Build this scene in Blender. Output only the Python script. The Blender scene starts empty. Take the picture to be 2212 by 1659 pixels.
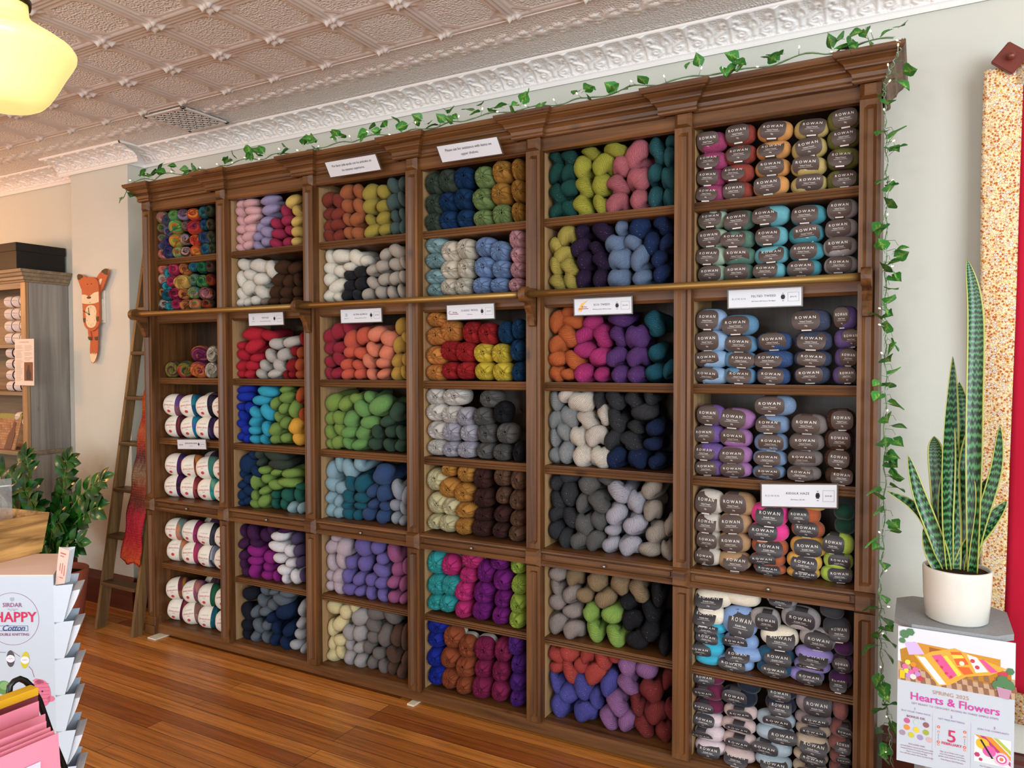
import bpy, bmesh, math, random
import numpy as np
from mathutils import Vector, Matrix
S = bpy.context.scene
COL = S.collection
PI = math.pi
R = math.radians
random.seed(7)

# ------------------------------------------------------------------ camera, light, exposure
cd = bpy.data.cameras.new('camera'); cam = bpy.data.objects.new('camera', cd); COL.objects.link(cam)
cd.sensor_width = 36.0; cd.lens = 26.22; cd.clip_start = 0.05
cx = Vector((0.87663, 0.48116, -0.00176)); cyu = Vector((-0.01179, 0.02515, 0.99961)); cz = Vector((0.48101, -0.87627, 0.02772))
M = Matrix((cx, cyu, cz)).transposed().to_4x4(); M.translation = (0, 0, 1.55)
cam.matrix_world = M
S.camera = cam
S.view_settings.view_transform = 'Standard'
try: S.view_settings.look = 'None'
except Exception: pass
S.view_settings.gamma = 1.0; S.view_settings.use_curve_mapping = False
S.view_settings.exposure = 0.0

def lin(c):
    if isinstance(c, str):
        c = c.lstrip('#'); c = [int(c[i:i+2], 16)/255 for i in (0, 2, 4)]
    return tuple((x/12.92 if x <= .04045 else ((x+.055)/1.055)**2.4) for x in c)

w = bpy.data.worlds.new('world'); S.world = w; w.use_nodes = True
bg = w.node_tree.nodes['Background']; bg.inputs[0].default_value = (.80, .90, 1.0, 1); bg.inputs[1].default_value = 0.7

def area(name, loc, target, sx, sy, power, color):
    l = bpy.data.lights.new(name, 'AREA'); l.shape = 'RECTANGLE'; l.size = sx; l.size_y = sy; l.energy = power; l.color = color
    o = bpy.data.objects.new(name, l); COL.objects.link(o); o.location = loc
    o.rotation_euler = (Vector(target)-Vector(loc)).to_track_quat('-Z', 'Y').to_euler(); return o
def point(name, loc, power, color, r=.12):
    l = bpy.data.lights.new(name, 'POINT'); l.energy = power; l.color = color; l.shadow_soft_size = r
    o = bpy.data.objects.new(name, l); COL.objects.link(o); o.location = loc; return o
# daylight from the shop window to the right and behind, warm ceiling pendants to the left
area('window_daylight', (3.1, -1.2, 1.75), (-1.2, 2.7, 1.2), 3.2, 2.3, 240, (.84, .93, 1.0))
area('front_daylight', (-2.0, -3.6, 1.3), (-2.4, 2.7, 1.9), 5.0, 2.0, 125, (.93, .96, 1.0))
for x, y, p, c in [(-6.3, 1.75, 46, (1.0, .42, .13)), (-8.4, 1.3, 40, (1.0, .52, .20)), (-6.0, -1.6, 55, (1.0, .66, .38))]:
    point('unseen_lamp_glow', (x, y, 2.15), p, c)

for x, y in [(-3.4, -.9), (-.6, -1.3)]: point('unseen_lamp_glow', (x, y, 2.2), 34, (1.0, .90, .78))  # two unseen lamps added overhead to brighten the ceiling and its relief

# ------------------------------------------------------------------ materials
MATS = {}
def nodemat(name, rough=.6, spec=.4):
    m = bpy.data.materials.new(name); m.use_nodes = True; nt = m.node_tree
    b = nt.nodes['Principled BSDF']; b.inputs['Roughness'].default_value = rough
    b.inputs['Specular IOR Level'].default_value = spec
    return m, nt, b
def N(nt, t, **k):
    n = nt.nodes.new(t)
    for a, v in k.items():
        if a.startswith('_'): n.inputs[a[1:]].default_value = v
        else: setattr(n, a, v)
    return n
def L(nt, a, b): nt.links.new(a, b)
def plain(name, col, rough=.6, spec=.4, metal=0, noise=.08, nscale=30, bump=0, emit=0):
    if name in MATS: return MATS[name]
    m, nt, b = nodemat(name, rough, spec); c = lin(col)
    b.inputs['Metallic'].default_value = metal
    tc = N(nt, 'ShaderNodeTexCoord'); nz = N(nt, 'ShaderNodeTexNoise', _Scale=nscale, _Detail=3.0); L(nt, tc.outputs['Object'], nz.inputs['Vector'])
    cr = N(nt, 'ShaderNodeMixRGB'); cr.inputs[1].default_value = tuple(x*(1-noise) for x in c)+(1,); cr.inputs[2].default_value = tuple(min(1, x*(1+noise)) for x in c)+(1,)
    L(nt, nz.outputs['Fac'], cr.inputs[0]); L(nt, cr.outputs[0], b.inputs['Base Color'])
    if bump:
        bp = N(nt, 'ShaderNodeBump', _Strength=bump, _Distance=.002); L(nt, nz.outputs['Fac'], bp.inputs['Height']); L(nt, bp.outputs[0], b.inputs['Normal'])
    if emit:
        b.inputs['Emission Color'].default_value = c+(1,); b.inputs['Emission Strength'].default_value = emit
    MATS[name] = m; return m

def wood(name, dark, light, axis, rough=.42, scale=1.0, knots=True, bump=.25):
    if name in MATS: return MATS[name]
    m, nt, b = nodemat(name, rough, .45)
    tc = N(nt, 'ShaderNodeTexCoord'); oi = N(nt, 'ShaderNodeObjectInfo')
    ad = N(nt, 'ShaderNodeVectorMath', operation='ADD'); L(nt, tc.outputs['Object'], ad.inputs[0])
    sc = N(nt, 'ShaderNodeVectorMath', operation='SCALE'); sc.inputs['Scale'].default_value = 7.0
    cb = N(nt, 'ShaderNodeCombineXYZ'); 
    for i in range(3): L(nt, oi.outputs['Random'], cb.inputs[i])
    L(nt, cb.outputs[0], sc.inputs[0]); L(nt, sc.outputs[0], ad.inputs[1])
    mp = N(nt, 'ShaderNodeMapping'); s = [38*scale]*3; s['XYZ'.index(axis)] = 1.6*scale; mp.inputs['Scale'].default_value = s
    L(nt, ad.outputs[0], mp.inputs['Vector'])
    nz = N(nt, 'ShaderNodeTexNoise', _Scale=1.0, _Detail=5.0, _Roughness=.6, _Distortion=.6); L(nt, mp.outputs[0], nz.inputs['Vector'])
    mp2 = N(nt, 'ShaderNodeMapping'); s2 = [5*scale]*3; s2['XYZ'.index(axis)] = 1.0*scale; mp2.inputs['Scale'].default_value = s2; L(nt, ad.outputs[0], mp2.inputs['Vector'])
    n2 = N(nt, 'ShaderNodeTexNoise', _Scale=1.0, _Detail=2.0); L(nt, mp2.outputs[0], n2.inputs['Vector'])
    mx = N(nt, 'ShaderNodeMath', operation='MULTIPLY_ADD'); L(nt, nz.outputs['Fac'], mx.inputs[0]); mx.inputs[1].default_value = .75; 
    hf = N(nt, 'ShaderNodeMath', operation='MULTIPLY'); L(nt, n2.outputs['Fac'], hf.inputs[0]); hf.inputs[1].default_value = .3; L(nt, hf.outputs[0], mx.inputs[2])
    cr = N(nt, 'ShaderNodeValToRGB'); e = cr.color_ramp.elements
    e[0].position = .33; e[0].color = lin(dark)+(1,); e[1].position = .72; e[1].color = lin(light)+(1,)
    L(nt, mx.outputs[0], cr.inputs[0]); out = cr.outputs[0]
    if knots:
        mk = N(nt, 'ShaderNodeMapping'); s3 = [6.5]*3; s3['XYZ'.index(axis)] = 2.6; mk.inputs['Scale'].default_value = s3; L(nt, ad.outputs[0], mk.inputs['Vector'])
        vo = N(nt, 'ShaderNodeTexVoronoi', _Scale=1.0); L(nt, mk.outputs[0], vo.inputs['Vector'])
        kr = N(nt, 'ShaderNodeValToRGB'); kr.color_ramp.elements[0].position = .035; kr.color_ramp.elements[0].color = (.25, .2, .16, 1); kr.color_ramp.elements[1].position = .10
        kr.color_ramp.elements[1].color = (1, 1, 1, 1)
        L(nt, vo.outputs['Distance'], kr.inputs[0])
        mm = N(nt, 'ShaderNodeMixRGB', blend_type='MULTIPLY'); mm.inputs[0].default_value = .8; L(nt, out, mm.inputs[1]); L(nt, kr.outputs[0], mm.inputs[2]); out = mm.outputs[0]
    L(nt, out, b.inputs['Base Color'])
    bp = N(nt, 'ShaderNodeBump', _Strength=bump, _Distance=.001); L(nt, nz.outputs['Fac'], bp.inputs['Height']); L(nt, bp.outputs[0], b.inputs['Normal'])
    MATS[name] = m; return m
WX = wood('stained_pine_x', '#341d0c', '#7a4f28', 'X'); WZ = wood('stained_pine_z', '#341d0c', '#7a4f28', 'Z')
WY = wood('stained_pine_y', '#341d0c', '#7a4f28', 'Y')
WIN = wood('raw_pine_z', '#8a6a45', '#b8966a', 'Z', rough=.6)
WBK = wood('shade_darkened_back', '#20140a', '#4a321e', 'Z')  # back panel colour darkened to stand in for deep shade inside the bays
GX = wood('grey_wash_x', '#6b5c49', '#a08c70', 'X', rough=.55, knots=False); GZ = wood('grey_wash_z', '#75706a', '#aaa398', 'Z', rough=.6, scale=.5)
LAD = wood('ladder_wood', '#46301c', '#87683f', 'Z', rough=.5)
TRD = wood('tread_wood', '#33210f', '#66482a', 'X', rough=.45)

# ------------------------------------------------------------------ mesh helpers
def link(name, me, mats, parent=None, loc=None):
    o = bpy.data.objects.new(name, me); COL.objects.link(o)
    if mats is not None:
        for m in (mats if isinstance(mats, (list, tuple)) else [mats]): me.materials.append(m)
    if parent: o.parent = parent
    if loc: o.location = loc
    return o
def tag(o, label=None, cat=None, group=None, kind=None):
    if label: o['label'] = label
    if cat: o['category'] = cat
    if group: o['group'] = group
    if kind: o['kind'] = kind
    return o
def thing(name, label, cat, loc=(0, 0, 0), rz=0, group=None):
    o = bpy.data.objects.new(name, None); COL.objects.link(o); o.location = loc; o.rotation_euler = (0, 0, rz)
    o.empty_display_size = .05
    return tag(o, label, cat, group)
class MB:
    def __init__(s): s.v = []; s.f = []; s.m = []; s.uv = []; s.mi = 0; s.smooth = []; s.sm = False
    def add(s, vs, fs, uvs=None):
        b = len(s.v); s.v += [tuple(v) for v in vs]
        for f in fs: s.f.append([b+i for i in f]); s.m.append(s.mi); s.smooth.append(s.sm)
        s.uv += [(0, 0)]*len(vs) if uvs is None else list(uvs)
        return s
    def box(s, x0, x1, y0, y1, z0, z1, ch=0):
        if ch <= 0:
            vs = [(x, y, z) for z in (z0, z1) for y in (y0, y1) for x in (x0, x1)]
            return s.add(vs, [(0, 2, 3, 1), (4, 5, 7, 6), (0, 1, 5, 4), (2, 6, 7, 3), (0, 4, 6, 2), (1, 3, 7, 5)])
        bm = bmesh.new(); bmesh.ops.create_cube(bm, size=1)
        for v in bm.verts: v.co = Vector(((x0+x1)/2+v.co.x*(x1-x0), (y0+y1)/2+v.co.y*(y1-y0), (z0+z1)/2+v.co.z*(z1-z0)))
        bmesh.ops.bevel(bm, geom=list(bm.edges), offset=ch, segments=2, affect='EDGES', profile=.5)
        return s.bm(bm)
    def bm(s, bm):
        bm.verts.ensure_lookup_table(); bm.verts.index_update()
        s.add([v.co[:] for v in bm.verts], [[v.index for v in f.verts] for f in bm.faces]); bm.free(); return s
    def grid(s, pts, nu, nv, closeu=False, uv=None):   # pts[v*nu+u]
        fs = []
        for j in range(nv-1):
            for i in range(nu-(0 if closeu else 1)):
                a = j*nu+i; b_ = j*nu+(i+1) % nu
                fs.append((a, b_, b_+nu, a+nu))
        return s.add(pts, fs, uv)
    def tube(s, pts, r, n=8, cap=True):
        pts = [Vector(p) for p in pts]; rs = r if isinstance(r, (list, tuple)) else [r]*len(pts)
        up = None; out = []
        for i, p in enumerate(pts):
            t = (pts[min(i+1, len(pts)-1)]-pts[max(i-1, 0)]).normalized()
            if up is None: up = t.orthogonal().normalized()
            up = (up-t*up.dot(t)); up = up.normalized() if up.length > 1e-6 else t.orthogonal().normalized()
            sd = t.cross(up)
            for k in range(n):
                a = 2*PI*k/n; out.append(p+up*math.cos(a)*rs[i]+sd*math.sin(a)*rs[i])
        sm = s.sm; s.sm = True; s.grid(out, n, len(pts), True); 
        if cap:
            b = len(s.v)-len(out); s.f.append([b+k for k in range(n)][::-1]); s.f.append([b+len(out)-n+k for k in range(n)]); s.m += [s.mi]*2; s.smooth += [False]*2
        s.sm = sm; return s
    def lathe(s, prof, n=32, c=(0, 0, 0), axis='Z'):
        out = []
        for r, z in prof:
            for k in range(n):
                a = 2*PI*k/n
                p = (r*math.cos(a), r*math.sin(a), z)
                if axis == 'Y': p = (p[0], z, p[1])
                if axis == 'X': p = (z, p[0], p[1])
                out.append((c[0]+p[0], c[1]+p[1], c[2]+p[2]))
        sm = s.sm; s.sm = True; s.grid(out, n, len(prof), True); s.sm = sm; return s
    def prism(s, poly, a0, a1, plane='XZ'):     # polygon extruded along the third axis
        n = len(poly)
        def P(p, t): return {'XZ': (p[0], t, p[1]), 'XY': (p[0], p[1], t), 'YZ': (t, p[0], p[1])}[plane]
        vs = [P(p, a0) for p in poly]+[P(p, a1) for p in poly]
        fs = [list(range(n)), list(range(2*n-1, n-1, -1))]+[[i, (i+1) % n, n+(i+1) % n, n+i] for i in range(n)]
        return s.add(vs, fs)
    def mesh(s, name, fix=True):
        me = bpy.data.meshes.new(name); me.from_pydata(s.v, [], s.f)
        me.polygons.foreach_set('material_index', s.m); me.polygons.foreach_set('use_smooth', s.smooth)
        uv = me.uv_layers.new(name='UVMap'); li = np.empty(len(me.loops), dtype=np.int32); me.loops.foreach_get('vertex_index', li)
        uv.data.foreach_set('uv', np.array(s.uv, dtype=np.float32)[li].ravel()); me.update()
        if fix:
            bm = bmesh.new(); bm.from_mesh(me); bmesh.ops.recalc_face_normals(bm, faces=bm.faces); bm.to_mesh(me); bm.free()
        return me
    def build(s, name, mats, parent=None, loc=None): return link(name, s.mesh(name), mats, parent, loc)

FC = {}
def text_geo(txt, size, res=2, spacing=1.0, align='CENTER', bold=0):
    k = (txt, size, res, spacing, align, bold)
    if k in FC: return FC[k]
    c = bpy.data.curves.new('t', 'FONT'); c.body = txt; c.size = size; c.resolution_u = res; c.space_character = spacing; c.align_x = align; c.align_y = 'CENTER'; c.offset = bold
    o = bpy.data.objects.new('t', c); COL.objects.link(o); bpy.context.view_layer.update()
    me = bpy.data.meshes.new_from_object(o.evaluated_get(bpy.context.evaluated_depsgraph_get()))
    vs = [v.co[:2] for v in me.vertices]; fs = [list(p.vertices) for p in me.polygons]
    bpy.data.objects.remove(o); bpy.data.curves.remove(c); bpy.data.meshes.remove(me)
    FC[k] = (vs, fs); return FC[k]
def put_text(mb, txt, size, fn, spacing=1.0, align='CENTER', bold=0):
    vs, fs = text_geo(txt, size, 2, spacing, align, bold*.6)
    mb.add([fn(x, y) for x, y in vs], fs)
# ------------------------------------------------------------------ yarn materials (colour comes from each ball's own colour)
def yarn_mat(name, scale, distort, contrast, speck=None, fuzz=0, vari=False, bump=.55, speckcol=(.85, .85, .8, 1), dens=.68):
    m, nt, b = nodemat(name, .88, .15)
    b.inputs['Sheen Weight'].default_value = fuzz*.3; b.inputs['Sheen Roughness'].default_value = .4
    oi = N(nt, 'ShaderNodeObjectInfo'); uv = N(nt, 'ShaderNodeUVMap'); uv.uv_map = 'UVMap'
    tc = N(nt, 'ShaderNodeTexCoord')
    wv = N(nt, 'ShaderNodeTexWave', wave_type='BANDS', bands_direction='X', _Scale=scale, _Distortion=distort, _Detail=1.5); wv.inputs['Detail Scale'].default_value = 1.2
    L(nt, uv.outputs[0], wv.inputs['Vector'])
    nz = N(nt, 'ShaderNodeTexNoise', _Scale=9.0, _Detail=3.0); L(nt, tc.outputs['Object'], nz.inputs['Vector'])
    col = oi.outputs['Color']
    if vari:
        at = N(nt, 'ShaderNodeAttribute'); at.attribute_type = 'OBJECT'; at.attribute_name = 'second_colour'
        at3 = N(nt, 'ShaderNodeAttribute'); at3.attribute_type = 'OBJECT'; at3.attribute_name = 'third_colour'
        mp = N(nt, 'ShaderNodeMapping'); mp.inputs['Scale'].default_value = (1.4, .9, 1); L(nt, uv.outputs[0], mp.inputs['Vector'])
        cb = N(nt, 'ShaderNodeCombineXYZ'); ml = N(nt, 'ShaderNodeMath', operation='MULTIPLY'); ml.inputs[1].default_value = 40; L(nt, oi.outputs['Random'], ml.inputs[0]); L(nt, ml.outputs[0], cb.inputs[0]); L(nt, ml.outputs[0], cb.inputs[1])
        L(nt, cb.outputs[0], mp.inputs['Location'])
        n3 = N(nt, 'ShaderNodeTexNoise', _Scale=1.3, _Detail=1.5, _Distortion=.4); L(nt, mp.outputs[0], n3.inputs['Vector'])
        r1 = N(nt, 'ShaderNodeMapRange'); r1.inputs[1].default_value = .44; r1.inputs[2].default_value = .54; L(nt, n3.outputs['Fac'], r1.inputs[0])
        r2 = N(nt, 'ShaderNodeMapRange'); r2.inputs[1].default_value = .56; r2.inputs[2].default_value = .64; L(nt, n3.outputs['Fac'], r2.inputs[0])
        a = N(nt, 'ShaderNodeMixRGB'); L(nt, r1.outputs[0], a.inputs[0]); L(nt, col, a.inputs[1]); L(nt, at.outputs['Color'], a.inputs[2])
        a2 = N(nt, 'ShaderNodeMixRGB'); L(nt, r2.outputs[0], a2.inputs[0]); L(nt, a.outputs[0], a2.inputs[1]); L(nt, at3.outputs['Color'], a2.inputs[2]); col = a2.outputs[0]
    rr = N(nt, 'ShaderNodeMapRange'); L(nt, wv.outputs['Fac'], rr.inputs[0]); rr.inputs[3].default_value = 1-contrast; rr.inputs[4].default_value = 1.0+contrast*.25  # wave darkens the colour in the grooves, painting shade between strands
    r3 = N(nt, 'ShaderNodeMapRange'); L(nt, nz.outputs['Fac'], r3.inputs[0]); r3.inputs[3].default_value = .84; r3.inputs[4].default_value = 1.16
    mu = N(nt, 'ShaderNodeMath', operation='MULTIPLY'); L(nt, rr.outputs[0], mu.inputs[0]); L(nt, r3.outputs[0], mu.inputs[1])
    sc = N(nt, 'ShaderNodeVectorMath', operation='SCALE'); L(nt, col, sc.inputs[0]); L(nt, mu.outputs[0], sc.inputs['Scale']); out = sc.outputs[0]
    if speck:
        vo = N(nt, 'ShaderNodeTexNoise', _Scale=speck, _Detail=1.0); L(nt, uv.outputs[0], vo.inputs['Vector'])
        th = N(nt, 'ShaderNodeMapRange'); th.inputs[1].default_value = dens; th.inputs[2].default_value = dens+.05; L(nt, vo.outputs['Fac'], th.inputs[0])
        mx = N(nt, 'ShaderNodeMixRGB'); mx.inputs[2].default_value = speckcol; L(nt, th.outputs[0], mx.inputs[0]); L(nt, out, mx.inputs[1]); out = mx.outputs[0]
    L(nt, out, b.inputs['Base Color'])
    bp = N(nt, 'ShaderNodeBump', _Strength=bump, _Distance=.004); L(nt, wv.outputs['Fac'], bp.inputs['Height']); L(nt, bp.outputs[0], b.inputs['Normal'])
    MATS[name] = m; return m
YW = yarn_mat('worsted_yarn', 13, .9, .45, bump=.6)
YA = yarn_mat('alpaca_yarn', 14, 1.0, .48, fuzz=.15, bump=.55)
YT = yarn_mat('tweed_yarn', 11, 2.2, .6, speck=55, dens=.74, bump=.9)
YTD = yarn_mat('dark_flecked_tweed_yarn', 11, 2.2, .6, speck=55, dens=.68, bump=.9, speckcol=(.05, .06, .03, 1))
YP = yarn_mat('plied_yarn', 10, .9, .5, bump=.6)
YN = yarn_mat('variegated_yarn', 10, 1.2, .42, vari=True)
YF = yarn_mat('fine_tweed_yarn', 16, 1.2, .32, speck=60, dens=.70, bump=.4)
YK = yarn_mat('mohair_yarn', 9.0, 3.0, .16, fuzz=.6, bump=.3)
YJ = yarn_mat('striped_yarn', 13, .6, .35, vari=True)

# ------------------------------------------------------------------ yarn shapes, in a box one unit wide and high, metres deep
def fit_unit(v, front=.06):
    a = np.array(v); f = a[a[:, 1] < front]
    for k in (0, 2):
        lo, hi = f[:, k].min(), f[:, k].max(); a[:, k] = (a[:, k]-(lo+hi)/2)/(hi-lo)
    a[:, 1] -= a[:, 1].min(); return [tuple(x) for x in a]
def hank_mesh(seed, phi0, twist, sep=.0165, r=.0265, Ln=.17, lump=.03, nu=20, nv=56):
    rg = random.Random(seed); mb = MB(); mb.sm = True; pts = []; uvs = []
    p1, p2, p3 = [rg.uniform(0, 6) for _ in range(3)]
    cen = []
    for j in range(nv):
        t = -1+2*j/(nv-1); b = .34
        if abs(t) < b:
            be = t/b*PI/2; off = sep*math.sin(be); y = -sep*1.15*math.cos(be)
        else:
            off = math.copysign(sep, t); y = (abs(t)-b)/(1-b)*Ln
        ph = phi0+twist*(y/Ln)
        cen.append(Vector((off*math.cos(ph), y, off*math.sin(ph))))
    up = Vector((0, 0, 1))
    for j, c in enumerate(cen):
        tn = (cen[min(j+1, nv-1)]-cen[max(j-1, 0)]).normalized()
        up = (up-tn*up.dot(tn)).normalized(); sd = tn.cross(up)
        t = -1+2*j/(nv-1); rr = r*(1+.10*math.cos(t*PI*1.5))*(1+lump*math.sin(t*9+p1))
        if j in (0, nv-1): rr *= .25
        for k in range(nu+1):
            a = 2*PI*k/nu
            q = rr*(1+lump*math.sin(3*a+t*8+p2)+lump*.8*math.sin(2*a-t*11+p3))
            pts.append(c+up*math.cos(a)*q+sd*math.sin(a)*q); uvs.append((k/nu+t*1.3, t))
    mb.grid(pts, nu+1, nv, False, uvs)
    mb.v = fit_unit(mb.v); return mb.mesh('hank', fix=True)
HW = [hank_mesh(i, p, tw) for i, (p, tw) in enumerate([(0, 2.2), (.35, 2.4), (-.4, 2.0), (.9, 2.4), (-.9, 2.2), (0.1, -2.3), (1.45, 2.0)])]
HT = [hank_mesh(20+i, p, tw, sep=.0165, lump=.06, r=.0255) for i, (p, tw) in enumerate([(0, 1.5), (.5, 2.2), (-.6, 1.9), (1.1, 2.4), (-1.1, -1.8), (1.5, 2.0), (.2, -2.4)])]
PB = [(.0, .034), (.05, .03), (.085, .014), (.13, .003), (.2, 0), (.3, .003), (.39, .012), (.455, .027), (.492, .047), (.5, .066), (.492, .088), (.46, .108), (.38, .124), (.2, .134), (0, .136)]
def pb_y(rho):
    for (a, ya), (b, yb) in zip(PB[:9], PB[1:10]):
        if a <= rho <= b: return ya+(yb-ya)*(rho-a)/(b-a)
    return .05
def pull_ball_mesh(seed, hole=1.0, strands=7, nu=36, depth=1.0, sq=2.7):
    rg = random.Random(seed); mb = MB(); mb.sm = True; pts = []; uvs = []
    tw = rg.choice([-1, 1])*rg.uniform(.5, .9); hx, hz = rg.uniform(-.07, .07), rg.uniform(-.07, .07)
    def se(a, rho):
        e = (abs(math.cos(a))**sq+abs(math.sin(a))**sq)**(-1/sq); k = 1+(e-1)*min(1, rho*2)**3
        sh = max(0, 1-rho*2.2)
        return (rho*k*math.cos(a)+hx*sh, rho*k*math.sin(a)+hz*sh)
    for j, (rho, y) in enumerate(PB):
        if j < 4: rho *= hole*.85
        for k in range(nu+1):
            a = 2*PI*k/nu+tw*(1-rho*2)*1.4 if j < 9 else 2*PI*k/nu
            x, z = se(2*PI*k/nu, rho+.006*math.sin(5*a)); pts.append((x, y*depth, z)); uvs.append((k/nu+tw*rho*3.4+.25*y*tw*8, j*.1))
    mb.grid(pts, nu+1, len(PB), False, uvs)
    for s in range(strands):
        a0 = rg.uniform(0, 2*PI); da = PI+rg.uniform(-1.0, 1.0); off = rg.uniform(-.1, .1)
        A = Vector((math.cos(a0), math.sin(a0)))*.49; B = Vector((math.cos(a0+da), math.sin(a0+da)))*.49
        pl = []
        for i in range(15):
            t = i/14; p = A.lerp(B, t); nrm = Vector((-(B-A).y, (B-A).x)).normalized(); p = p+nrm*off*math.sin(PI*t)
            rho = min(.497, p.length); pl.append((p.x, pb_y(max(rho, .12*hole))*depth-.0042, p.y))
        n0 = len(mb.v); rad = .016
        tb = MB(); tb.tube(pl, .021, 6)
        vs = [(v[0], v[1], v[2]) for v in tb.v]
        # keep the strand flat against the ball in depth
        vs2 = []
        for idx, v in enumerate(vs):
            ci = min(14, idx//6); vs2.append((v[0], pl[ci][1]+(v[1]-pl[ci][1])*.12, v[2]))
        mb.sm = True; mb.add(vs2, tb.f, [(.25, .3)]*len(vs2))
    me = mb.mesh('pull_ball'); return me
PM = [pull_ball_mesh(i, strands=[10, 11, 9, 12, 10, 11][i]) for i in range(6)]
NM = [pull_ball_mesh(30+i, hole=1.7, strands=3, depth=.85, sq=2.3) for i in range(4)]
def label_ball_mesh(seed, depth=.078, loose=0):
    rg = random.Random(seed); mb = MB(); mb.sm = True; pts = []; uvs = []; nu, nv = 28, 22; p1 = rg.uniform(0, 6); tw = rg.choice((-1, 1))*rg.uniform(.35, .7)
    for j in range(nv):
        u = -1+2*j/(nv-1); uu = math.sin(u*PI/2)
        q = max(0, 1-abs(uu)**3.0)**(1/2.3)
        for k in range(nu+1):
            a = 2*PI*k/nu; lum = 1+(.02+loose)*math.sin(2*a+uu*3+p1)+(.01+loose*.6)*math.sin(5*uu+p1+3*a)
            pts.append((uu*.5, depth/2-math.cos(a)*q*depth/2*lum, math.sin(a)*q*.5*lum)); uvs.append((k/nu+tw*uu, uu))
    mb.grid(pts, nu+1, nv, False, uvs); me = mb.mesh('label_ball'); return me
RM = [label_ball_mesh(i) for i in range(4)]; KM = [label_ball_mesh(9+i, .075, .008) for i in range(4)]
def wrap_label(face, txt, lines, dark):
    """oval label face with a strap over the top and underneath, plus the printing"""
    mb = MB(); mb.sm = True; D = .078
    def sy(x, z): 
        q = max(.02, 1-abs(min(.5, abs(x))*2*.80)**3); q = q**(1/2.3); s = max(0, 1-(min(.5, abs(z))*2*.88/q)**2)
        return D/2-math.sqrt(s)*q*D/2-.0040
    def patch(hx, hz, px, zc=0, lift=0.0):
        n = 14; P = []
        for j in range(n+1):
            for i in range(n+1):
                u = -1+2*i/n; v = -1+2*j/n; k = (abs(u)**px+abs(v)**px)**(1/px) if (u or v) else 1; m = max(abs(u), abs(v)); k = m/k if k else 1
                x, z = u*k*hx, v*k*hz+zc; P.append((x, sy(x, z)-lift, z))
        mb.grid(P, n+1, n+1)
    mb.mi = 0; patch(.37, .42, 3.0)
    for sgn in (1, -1):      # strap running over the ball
        P = []
        for j in range(9):
            a = (PI*.28+j/8*PI*.5)*1.0
            for i in range(7):
                x = -.16+.32*i/6; q = (1-abs(x*2*.86)**3)**(1/2.3)
                P.append((x, D/2-math.cos(a)*q*(D/2+.0012), sgn*math.sin(a)*q*.508))
        mb.grid(P, 7, 9)
    mb.mi = 1; mb.sm = False
    for t, s, z, sp in lines: put_text(mb, t, s, lambda x, y, z=z: (x, sy(x, y*1.55+z)-.0012, y*1.55+z), sp)
    for z, hw in [(-.12, .2), (-.135, .16)][:1]:
        mb.add([(x, sy(x, zz)-.001, zz) for x, zz in ((-hw, z), (hw, z), (hw, z-.008), (-hw, z-.008))], [(0, 1, 2, 3)])
    mb.add([(x, sy(x, zz)-.0018, zz) for x, zz in ((-.13, -.455), (.13, -.455), (.13, -.405), (-.13, -.405))], [(0, 1, 2, 3)])
    return mb.mesh('band')
LBR = wrap_label(0, 0, [('ROWAN', .115, .12, 1.45), ('Felted Tweed', .055, -.05, 1.0), ('50g', .052, -.24, 1.0)], 0)
LBK = wrap_label(0, 0, [('ROWAN', .115, .12, 1.45), ('Kidsilk Haze', .06, -.05, 1.0), ('25g', .055, -.24, 1.0)], 0)
mlab = plain('brown_label_paper', '#4f423d', .5, .35); mlabk = plain('charcoal_label_paper', '#3b393c', .45, .4)
mprint = plain('pale_print', '#e9e4dc', .6); mwhite = plain('white_paper', '#ded9cc', .7, .3); mred = plain('red_print', '#c33a3e', .6); mink = plain('dark_print', '#2a2a30', .6)
def hole_strip(name):
    mb = MB(); mb.sm = True; n = 36; P = []
    for y in (.058, .092):
        for k in range(n+1):
            a = 2*PI*k/n; e = (abs(math.cos(a))**2.7+abs(math.sin(a))**2.7)**(-1/2.7); P.append((.512*e*math.cos(a), y, .512*e*math.sin(a)))
    mb.grid(P, n+1, 2); return mb.mesh(name)
PBAND = hole_strip('paper_band')
def finish(me, mats):
    for m in mats: me.materials.append(m)
    return me
finish(LBR, [mlab, mprint]); finish(LBK, [mlabk, mprint]); finish(PBAND, [mwhite])
def mk(meshes, mat):
    out = []
    for me in meshes: c = me.copy(); c.materials.clear(); c.materials.append(mat); out.append(c)
    return out
MW, MA, MT, MTD = mk(HW, YW), mk(HW, YA), mk(HT, YT), mk(HT, YTD)
MP, MN, MNW = mk(PM, YP), mk(NM, YN), None
MR, MK_ = mk(RM, YF), mk(KM, YK)

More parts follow.
